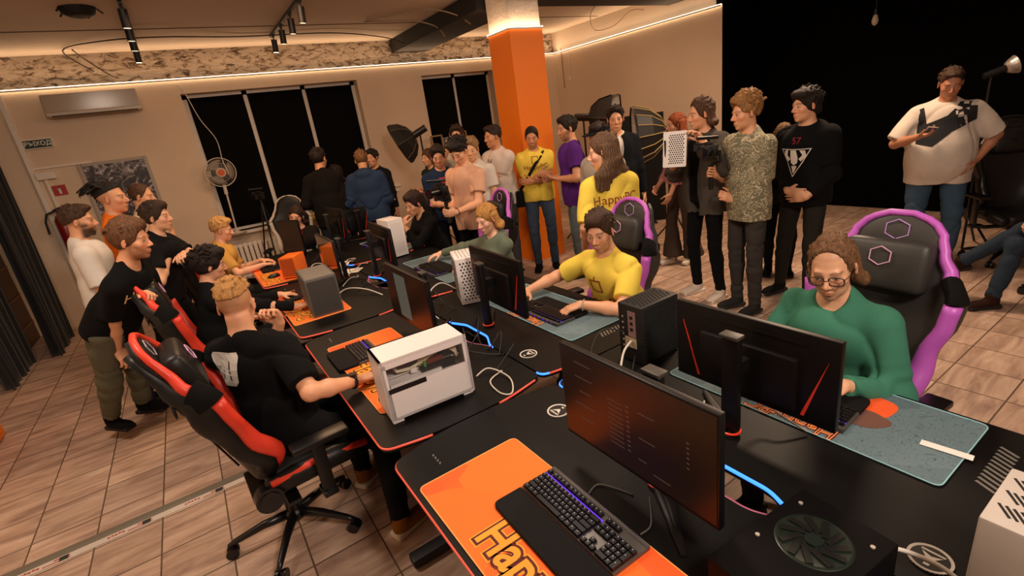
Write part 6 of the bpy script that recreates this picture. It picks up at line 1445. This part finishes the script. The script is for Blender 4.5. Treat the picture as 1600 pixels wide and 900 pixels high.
shirt_text(P30,'',1,WHT,(-0.10,0.40),poly=[[(-0.03,0.0),(0.05,0.0),(0.05,0.006),(-0.03,0.006)],[(-0.03,0.012),(0.0,0.012),(0.0,0.04),(-0.025,0.03)],[(-0.045,0.02),(-0.033,0.02),(-0.033,0.05),(-0.05,0.05)]],name='chest_logo')
# collar of the polo shirt
q=MB(); n0=P30['nk']-P30['off']; Bt_=P30['Bs']
for sg in (-1,1): q.tube([tuple(n0+Bt_@np.array(p)) for p in ((0,-0.085,0.03),(sg*0.06,-0.06,0.02),(sg*0.085,0.0,0.0),(sg*0.06,0.07,-0.03),(sg*0.012,0.125,-0.075))],(0.006,0.022),seg=8,flat=tuple(Bt_@np.array([0,0.3,1.0])))
q.build('collar',fabric('cloth_cfc4b6','#cfc4b6'),P30['shirt'],smooth=True)
# ================================================================== THINGS HELD AND WORN
def part(q,name,m,parent=None,**k): return q.build(name,m,parent,**k)
black=mat('gear_black','#121110',rough=0.4)
# phone and others
def phone(loc,rot_,lab,glow=None):
    r=empty('phone',loc,0,lab,'phone'); r.rotation_euler=rot_
    q=MB(); q.box((0,0,0),(0.075,0.009,0.155),bev=0.003); part(q,'phone_body',plast('phone_case','#b8a48c' if glow is None else '#1c1b1a'),r,smooth='auto')
    q=MB(); q.box((0,-0.0052,0),(0.069,0.001,0.148)); part(q,'phone_screen',mat('phone_screen','#20242a',rough=0.1,emit='#8fa0b0',estr=0.03),r); return r
ph=lambda P_,sd,f_=0.10,n_=0.03: tuple(P_['ja'][sd][1]+P_['ja'][sd][2]*f_+P_['ja'][sd][3]*n_)
phone(ph(P30,'R',0.11,0.035),(1.2,0.2,-1.2),'phone in pale case held by the big man in the polo shirt')
phone(ph(P16,'R',0.12,0.03),(0.15,1.45,-0.6),'phone held up sideways by the man in front of the narrow window',1)
phone(ph(P29,'R',0.11,0.03),(0.6,0.0,-0.9),'phone in the hands of the person behind the marbled t-shirt',1)
# white perforated panel held by man with chin length hair
c=Vector((3.60,2.90,1.48)); r=empty('perforated_panel',c,0,'white perforated computer side panel held up by the man in the grey shirt','panel')
ux=Vector((0.36,-0.93,0)).normalized(); uz=Vector((0.14,0.05,0.98)).normalized(); M=Matrix.Identity(4); nx=ux.cross(uz).normalized()
M=Matrix((ux,uz,nx)).transposed().to_4x4()
q=MB(); q.prism(round_poly([(-0.10,-0.15),(0.10,-0.15),(0.10,0.15),(-0.10,0.15)],0.01),-0.008,0.008,M=M); part(q,'panel_plate',wcase,r)
q=MB(); perf_panel(q,M@Matrix.Translation((0.015,0,0.0085)),0.14,0.25,hole,7,14,0.0055,0.0075,ang=0.5); perf_panel(q,M@Matrix.Translation((0.015,0,-0.0095)),0.14,0.25,hole,7,14,0.0055,0.0075,ang=0.5); part(q,'perforation',hole,r)
q=MB(); q.box(M@Vector((-0.08,-0.02,0.009)),(0.01,0.01,0.2)); part(q,'slot',hole,r)
# cameras
def vcamera(loc,rz,lab,grip=True,name='video_camera',lensdir=1):
    r=empty(name,loc,rz,lab,'camera')
    q=MB(); q.box((0,0,0),(0.13,0.075,0.095),bev=0.012); q.box((0,0.0,0.058),(0.055,0.07,0.03),bev=0.008); part(q,'camera_body',black,r,smooth='auto')
    q=MB(); q.cyl((0,0.035,0),(0,0.15,0),0.038,0.042,seg=24); q.cyl((0,0.15,0),(0,0.165,0),0.046,0.046,seg=24); part(q,'lens',mat('lens_black','#0a0a0b',rough=0.3),r,smooth='auto')
    q=MB(); q.cyl((0,0.1655,0),(0,0.1665,0),0.034,seg=24); part(q,'lens_glass',mat('lens_glass','#1a1420',rough=0.05),r)
    q=MB(); q.cyl((-0.06,-0.02,0.10),(0.06,0.12,0.115),0.014,seg=12); q.cyl((0,0,0.07),(0,0.04,0.11),0.006); part(q,'microphone',black,r,smooth='auto')
    q=MB(); q.box((0.09,-0.04,0.03),(0.09,0.012,0.06),rot=Euler((0,0,0.5))); part(q,'flip_screen',black,r)
    if grip:
        q=MB(); q.box((0,0.0,-0.065),(0.10,0.10,0.02)); q.tube([(-0.08,0,0.0),(-0.085,-0.01,-0.09),(0,-0.03,-0.12)],0.014,seg=8); q.cyl((0,-0.03,-0.11),(0,-0.04,-0.32),0.019,seg=14); part(q,'stabilizer_grip',black,r,smooth='auto')
    return r
vcamera((2.02,4.34,1.36),1.9,'black video camera on a grip held by the cameraman in peach')
vcamera((3.60,2.56,1.46),1.9,'black video camera on a grip held in front of the grey shirt')
rc=vcamera((0.90,8.15,1.34),2.4,'dark video camera on a tripod before the left part of the wide window',grip=False)
q=MB()
for a in (0,2.1,4.2): q.cyl((0,0,-0.1),(0.32*math.cos(a),0.32*math.sin(a),-1.34),0.012)
q.cyl((0,0,-0.05),(0,0,-0.5),0.016); part(q,'tripod',black,rc)
# cup
q=MB(); q.lathe([(0,0),(0.03,0),(0.036,0.1),(0.033,0.1),(0.027,0.004),(0,0.004)],seg=20); o=q.build('paper_cup',mat('cup_paper','#c8bda8'),loc=ph(P11,'L',0.09,0.03),smooth='auto'); tag(o,'paper cup raised by the woman at the window','cup')
# watch, bracelet as things worn
def wristband(P_,sd,lab,cat,colr,r_=0.03,dial=False,back=0.02):
    el,wr,fd=P_['ja'][sd][:3]; u=nrm(wr-el); c=wr-u*back
    q=MB(); a=Vector(u).orthogonal().normalized(); b_=Vector(u).cross(a)
    q.tube([Vector(c)+a*r_*1.08*math.cos(t)+b_*r_*1.0*math.sin(t) for t in np.linspace(0,2*PI,24,endpoint=False)],(0.004,0.010) if dial else 0.0035,closed=True,seg=8,flat=tuple(a))
    o0=Vector(c); 
    for v in q.bm.verts: v.co-=o0
    if dial: q.cyl(-Vector(P_['ja'][sd][3])*0.030,-Vector(P_['ja'][sd][3])*0.042,0.021,seg=20)
    o=q.build('wristwatch' if dial else 'bracelet',mat('band_'+colr.strip('#'),colr,rough=0.4),loc=o0,smooth='auto'); tag(o,lab,cat); return o
wristband(P8,'R','black wristwatch on the arm reaching to the white case','watch','#121110',0.031,True,0.03)
wristband(S3,'L','silver bead bracelet on the wrist of the seated man in yellow','bracelet','#b8b0a4',0.031)
wristband(P17,'L','black band on the wrist of the cameraman','bracelet','#121110',0.031)
wristband(P26,'R','black band on the wrist under the white panel','bracelet','#181616',0.034)
# shoulder bag of P20
Pb=P20; B_=Pb['B']; pl=Pb['pel']; r=empty('shoulder_bag',tuple(pl+B_@np.array([0.23,0.12,-0.02])),math.radians(-125)-PI/2,'small black shoulder bag hanging at the side of the man with crossed arms','bag')
q=MB(); q.box((0,0,0),(0.10,0.07,0.20),bev=0.015); part(q,'bag_body',fabric('bag_black','#121212'),r,smooth='auto')
q=MB(); q.box((0,-0.037,0.03),(0.08,0.008,0.1),bev=0.003); part(q,'pocket',fabric('bag_black2','#1a1a1a'),r)
off=np.array(r.location)
pts=[pl+B_@np.array(p) for p in ((0.22,0.15,0.09),(0.12,0.20,0.22),(0.02,0.19,0.36),(-0.07,0.15,0.46),(-0.11,0.05,0.52))]
rz=Matrix.Rotation(-(math.radians(-125)-PI/2),3,'Z')
q=MB(); q.tube([rz@Vector(p-off) for p in pts],(0.018,0.003),seg=8,flat=tuple(rz@Vector(B_@np.array([1,0,0])))); part(q,'strap',fabric('bag_black','#121212'),r,smooth=True)
# ================================================================== STUDIO GEAR
sbk=mat('softbox_black','#100f0f',rough=0.6); sbi=mat('softbox_inner','#cfc8be',rough=0.6); gold=mat('rib_gold','#a98f55',rough=0.4)
def softbox(loc,aim,R_,depth,lab,ribs,standto=0.0,octa=8,inner=True,stand=True):
    r=empty('softbox',loc,0,lab,'softbox')
    ax=Vector(aim).normalized(); Rm=ax.to_track_quat('Z','Y').to_matrix()
    prof=[(0.05,-depth),(R_*0.5,-depth*0.86),(R_*0.82,-depth*0.5),(R_,0)]
    q=MB(); q.lathe(prof,seg=octa,rot=Rm); q.lathe([(R_,0),(R_*0.985,0.03)],seg=octa,rot=Rm); sh=part(q,'softbox_shell',sbk,r)
    q=MB(); q.lathe([(a*0.97,z+0.008) for a,z in prof],seg=octa,rot=Rm); part(q,'inner_lining',sbi,r)
    for k in range(octa):
        a=2*PI*k/octa; q=MB(); q.tube([Rm@Vector((p[0]*1.01*math.cos(a),p[0]*1.01*math.sin(a),p[1])) for p in prof],0.006,seg=5); part(q,'rib',ribs,r)
    q=MB(); q.cyl(Rm@Vector((0,0,-depth)),Rm@Vector((0,0,-depth-0.22)),0.055,seg=16); part(q,'lamp_head',black,r,smooth='auto')
    if stand:
        b_=Rm@Vector((0,0,-depth-0.1)); zg=-loc[2]
        q=MB(); q.cyl((b_.x,b_.y,b_.z),(b_.x,b_.y,zg+0.05),0.014)
        for a in (0.3,2.4,4.5): q.cyl((b_.x,b_.y,zg+0.45),(b_.x+0.4*math.cos(a),b_.y+0.4*math.sin(a),zg+0.012),0.01)
        part(q,'light_stand',black,r)
    return r
softbox((3.05,7.75,1.76),(-0.9,0.45,-0.45),0.33,0.26,'black umbrella softbox on a stand against the wall between the windows',mat('rib_grey','#55504a',rough=0.5),octa=8)
softbox((5.3,5.3,1.74),(0.45,-0.85,-0.1),0.34,0.36,'open softbox with grey lining behind the man in the dark jacket',black,octa=6)
softbox((4.86,4.50,1.50),(-0.75,0.65,-0.05),0.36,0.36,'round black softbox with golden ribs beside the red-haired woman',gold,octa=16)
q=MB(); q.box((0,0,0.85),(1.0,0.03,1.7),bev=0.006); q.box((-0.3,0,0.0075),(0.05,0.5,0.015)); q.box((0.3,0,0.0075),(0.05,0.5,0.015)); o=q.build('flag_board',mat('flag_black','#0b0b0b',rough=0.9),loc=(6.1,5.75,0),rz=-0.75); tag(o,'black flag board standing in front of the side wall','board')
# beauty dish
r=empty('beauty_dish',(6.62,1.53,1.755),0,'round silver reflector lamp at the right edge on a dark stand','studio lamp')
Rm=Vector((0.55,-0.75,0.30)).to_track_quat('Z','Y').to_matrix()
q=MB(); q.lathe([(0.025,-0.04),(0.05,-0.03),(0.07,0.0),(0.082,0.03),(0.086,0.034)],seg=28,rot=Rm); part(q,'reflector',mat('silver_reflector','#b9b2a8',rough=0.3,metal=0.6),r,smooth=True)
q=MB(); q.cyl(Rm@Vector((0,0,-0.2)),Rm@Vector((0,0,-0.03)),0.032,seg=16); q.cyl(Rm@Vector((0,0,-0.14)),Vector(Rm@Vector((0,0,-0.14)))+Vector((0,0,-1.70)),0.012)
part(q,'lamp_head_and_stand',black,r,smooth='auto')
q=MB()
for k in range(3): a=k*2.09; b0=Rm@Vector((0,0,-0.14)); q.cyl((b0.x,b0.y,-1.35),(b0.x+0.35*math.cos(a),b0.y+0.35*math.sin(a),-1.742),0.011)
part(q,'tripod_base',black,r)
# hanging clip on the backdrop
r=empty('hanging_bulb',(8.0,3.24,2.50),0,'small pale bulb hanging before the black backdrop','bulb')
q=MB(); q.lathe([(0,-0.09),(0.03,-0.07),(0.04,-0.03),(0.025,0.03),(0.012,0.05),(0,0.05)],seg=16); part(q,'bulb_glass',mat('bulb_pale','#d6c9b0',rough=0.3),r,smooth=True)
q=MB(); q.cyl((0,0,0.04),(0,0,0.10),0.018); q.cyl((0,0,0.1),(0,0,ZC-2.50),0.004); part(q,'socket_and_cord',black,r)
# standing fan on the sill
r=empty('standing_fan',(0.50,8.60,0.82),0,'white round fan with orange hub on a thin pole before the wide window','fan')
fw=mat('fan_white','#cfc5b6',rough=0.4)
q=MB(); q.lathe([(0,0),(0.13,0.0),(0.14,0.012),(0.05,0.03),(0.014,0.05)],seg=24); part(q,'fan_base',fw,r,smooth='auto')
q=MB(); q.cyl((0,0,0.03),(0.03,0,0.78),0.013); q.cyl((0.02,0,0.60),(0.03,0,0.80),0.026,0.02); part(q,'pole',fw,r,smooth='auto')
Rm=Vector((0.05,-1,-0.05)).to_track_quat('Z','Y').to_matrix(); c=Vector((0.03,-0.03,0.92))
q=MB()
for k in range(48):
    a=2*PI*k/48; q.tube([c+Rm@Vector((0.03*math.cos(a),0.03*math.sin(a),0.06)),c+Rm@Vector((0.13*math.cos(a),0.13*math.sin(a),0.055)),c+Rm@Vector((0.205*math.cos(a),0.205*math.sin(a),0.0))],0.0013,seg=4)
for rr_,zz,t in ((0.205,0.0,0.006),(0.13,0.055,0.002),(0.205,-0.03,0.004)): q.tube([c+Rm@Vector((rr_*math.cos(t_),rr_*math.sin(t_),zz)) for t_ in np.linspace(0,2*PI,40,endpoint=False)],t,closed=True,seg=6)
part(q,'grille',fw,r)
fbl=mat('fan_blade_grey','#8a7c6a',rough=0.35,alpha=0.75)
for k in range(3):
    a0=k*2*PI/3
    q=MB(); q.grid(lambda u,v:c+Rm@Vector(((0.03+0.15*v)*math.cos(a0+(u-0.5)*1.5*(0.5+v*0.6)),(0.03+0.15*v)*math.sin(a0+(u-0.5)*1.5*(0.5+v*0.6)),0.01+0.02*(u-0.5))),8,6); o=part(q,'blade',fbl,r,smooth=True); md=o.modifiers.new('t','SOLIDIFY'); md.thickness=0.002
q=MB(); q.cyl(c+Rm@Vector((0,0,0.045)),c+Rm@Vector((0,0,0.066)),0.055,seg=24); part(q,'hub_cap',mat('fan_hub_orange','#c8571c',rough=0.4),r,smooth='auto')
q=MB(); q.cyl(c+Rm@Vector((0,0,-0.12)),c+Rm@Vector((0,0,-0.02)),0.045,0.055,seg=20); q.tube([c+Rm@Vector((0.055*math.cos(t),0.055*math.sin(t),0.06)) for t in np.linspace(0,2*PI,24,endpoint=False)],0.009,closed=True,seg=6); part(q,'motor_housing',fw,r,smooth='auto')
# bottles on the sill
bot=mat('clear_plastic','#b9b4a6',rough=0.1,alpha=0.45); lid=mat('bottle_cap','#d8d2c6')
first=None
labs=['small clear bottle on the sill, leftmost of the group','small clear bottle on the sill, second from left','small clear bottle on the sill, third from left','small clear bottle on the sill, rightmost of the group']
for i,x in enumerate((1.40,1.50,1.62,1.74)):
    if first is None:
        r=empty('bottle',(x,8.62,0.82),0,labs[0],'bottle','bottles on the window sill')
        q=MB(); q.lathe([(0,0),(0.03,0),(0.032,0.01),(0.032,0.13),(0.014,0.17),(0.012,0.19)],seg=16); part(q,'bottle_body',bot,r,smooth=True)
        q=MB(); q.cyl((0,0,0.185),(0,0,0.205),0.015); part(q,'cap',lid,r); first=r
    else:
        r=copy_tree(first); r.location=(x,8.60+0.03*(i%2),0.82); r['label']=labs[i]
for i,x in enumerate((1.46,1.60,1.72)):
    q=MB(); q.box((0,0,0.03),(0.10,0.07,0.06),bev=0.012); tag(q.build('snack_packet',mat('packet_yellow','#d0a030',rough=0.5),loc=(x,8.56,0.82),rz=0.3*i),'yellow snack packet in front of the bottles, %s'%['left','middle','right'][i],'packet','yellow packets on the sill')
# wooden easel frames in front of window 2
def easel(x,y,w_,z0,z1,lab):
    r=empty('easel_frame',(x,y,0.82),0,lab,'frame'); wdm=mat('pale_wood','#8f7350',rough=0.6,var=0.2)
    for s_ in (-1,1): q=MB(); q.box((s_*w_/2,0,(z1-0.82)/2),(0.025,0.025,z1-0.82)); part(q,'upright',wdm,r)
    for z in (z0,z1): q=MB(); q.box((0,0,z-0.82),(w_,0.025,0.025)); part(q,'rail',wdm,r)
easel(4.10,8.62,0.22,1.42,1.79,'thin pale wooden frame before the left blind of the narrow window'); easel(4.55,8.62,0.34,1.42,1.80,'pale wooden frame behind the raised phone')
# plastic bag on far desks
q=MB(); rs=random.Random(4)
q.ball((0,0,0.035),(0.11,0.07,0.05),seg=22)
for v in q.bm.verts: v.co+=Vector((rs.uniform(-1,1),rs.uniform(-1,1),rs.uniform(-1,1)))*0.012; v.co.z=max(v.co.z,0)
tag(q.build('plastic_bag',mat('bluish_plastic','#7fa0a8',rough=0.3),loc=(1.22,6.12,ZT),smooth=True),'crumpled pale blue plastic bag at the far end of the desks','bag')
for i,(x,y,a) in enumerate(((0.98,4.98,0.3),(1.12,5.10,-0.4),(1.10,4.72,0.9))):
    q=MB(); q.box((0,0,0.001),(0.15,0.21,0.002)); tag(q.build('paper_sheet',mat('white_paper','#ece6dc'),loc=(x,y,ZT+0.0005+0.0022*i),rz=a),['white paper sheet on the desks nearest the orange case','white paper sheet overlapping its neighbour behind the far monitors','white paper sheet nearest the camera among the far cables'][i],'paper')
# ================================================================== CABLES
bk=mat('cable_black','#0f0e0e',rough=0.5); wc_=mat('cable_white','#cfc8bc',rough=0.5); z_=ZT+0.005
def cable(lab,pts,r_=0.0035,m=bk): return wire('cable',lab,pts,r_,m,None,'cable')
cable('white cable looped beside the white glass-sided case',[(0.93,1.98,z_),(1.0,1.97,z_+0.02),(1.03,1.83,z_+0.01),(0.97,1.72,z_),(0.93,1.76,z_),(0.95,1.88,z_+0.004),(1.05,1.93,z_)],0.004,wc_)
cable('thick white cable plugged into the black open-mesh case',[(1.54,1.52,0.86),(1.47,1.50,0.84),(1.38,1.44,0.80),(1.28,1.36,0.77),(1.2,1.28,z_)],0.0055,wc_)
cable('black cable arching from the back of the open-mesh case',[(1.54,1.55,0.90),(1.44,1.60,0.93),(1.34,1.58,0.86),(1.30,1.5,z_),(1.22,1.40,z_)],0.0035)
cable('black cable from the lower ports of the open-mesh case',[(1.54,1.50,0.79),(1.48,1.46,0.765),(1.42,1.42,z_),(1.36,1.40,z_)],0.0035)
cable('white cable looped in front of the white perforated case',[(1.38,3.02,0.85),(1.27,3.0,0.93),(1.16,2.96,0.90),(1.12,2.88,0.80),(1.14,2.84,z_)],0.0045,wc_)
cable('white cable on the desk behind the dark grey meshed case',[(0.75,3.98,z_),(0.86,3.98,0.80),(0.98,3.85,0.79),(1.06,3.70,z_)],0.005,wc_)
cable('white cable behind the orange case',[(0.80,5.15,z_),(0.88,5.20,0.80),(0.98,5.15,0.78),(1.05,5.0,z_)],0.004,wc_)
cable('pair of white cables hanging from the stand of the nearest right row monitor',[(1.40,1.02,0.82),(1.34,0.99,0.80),(1.29,0.96,z_+0.01),(1.27,0.90,z_)],0.004,wc_)
cable('white cable curling at the right bottom beside the lying black case',[(1.19,0.34,0.80),(1.22,0.30,0.79),(1.24,0.24,0.775),(1.23,0.17,z_)],0.006,wc_)
cable('thin grey cable from the nearest keyboard to the monitor',[(0.80,1.02,z_),(0.85,1.03,z_),(0.88,0.98,z_),(0.90,0.92,z_)],0.0025,mat('cable_grey','#4a4540'))
cable('thin dark cable from the middle of the nearest keyboard',[(0.80,0.80,z_),(0.84,0.80,z_),(0.88,0.83,z_),(0.93,0.88,z_)],0.0025,mat('cable_grey','#4a4540'))
cable('white cable behind the nearest right monitor over the slate mat',[(1.50,0.92,0.88),(1.54,0.87,0.83),(1.53,0.80,0.80),(1.56,0.72,z_+0.006)],0.004,wc_)
rs=random.Random(11)
names=['black cable tangle strand between the second row monitors','black cable strand near the blue light behind the white glass-sided case','black cable strand behind the third left monitor','black cable strand under the second right monitor','black cable strand near the white perforated case','black cable strand beside the far white papers','black cable strand crossing toward the third right monitor','black cable strand at the far end of the desks','black cable strand beside the round emblem','black cable strand behind the far left monitor']
ctr=[(1.15,2.75),(1.12,2.45),(1.05,4.2),(1.25,2.3),(1.22,3.1),(1.1,4.85),(1.15,3.9),(1.2,5.6),(1.12,2.15),(1.0,5.5)]
for nm,(x,y) in zip(names,ctr):
    p=[(x-0.12,y-0.22,z_)]
    for k in range(5): p.append((x+rs.uniform(-0.14,0.14),y-0.15+k*0.09+rs.uniform(-0.05,0.05),z_+rs.choice((0,0,0.04,0.08))))
    cable(nm,p,0.0035)
for k in range(4):
    x,y=[(1.1,4.6),(1.22,4.75),(1.0,4.35),(1.15,5.0)][k]
    cable(['white cable strand amid the far cables, nearest','white cable strand amid the far cables, right','white cable strand amid the far cables, left','white cable strand amid the far cables, farthest'][k],[(x-0.1,y-0.08,z_),(x,y,z_+0.03),(x+0.08,y+0.05,z_+0.01),(x+0.1,y+0.15,z_)],0.0035,wc_)
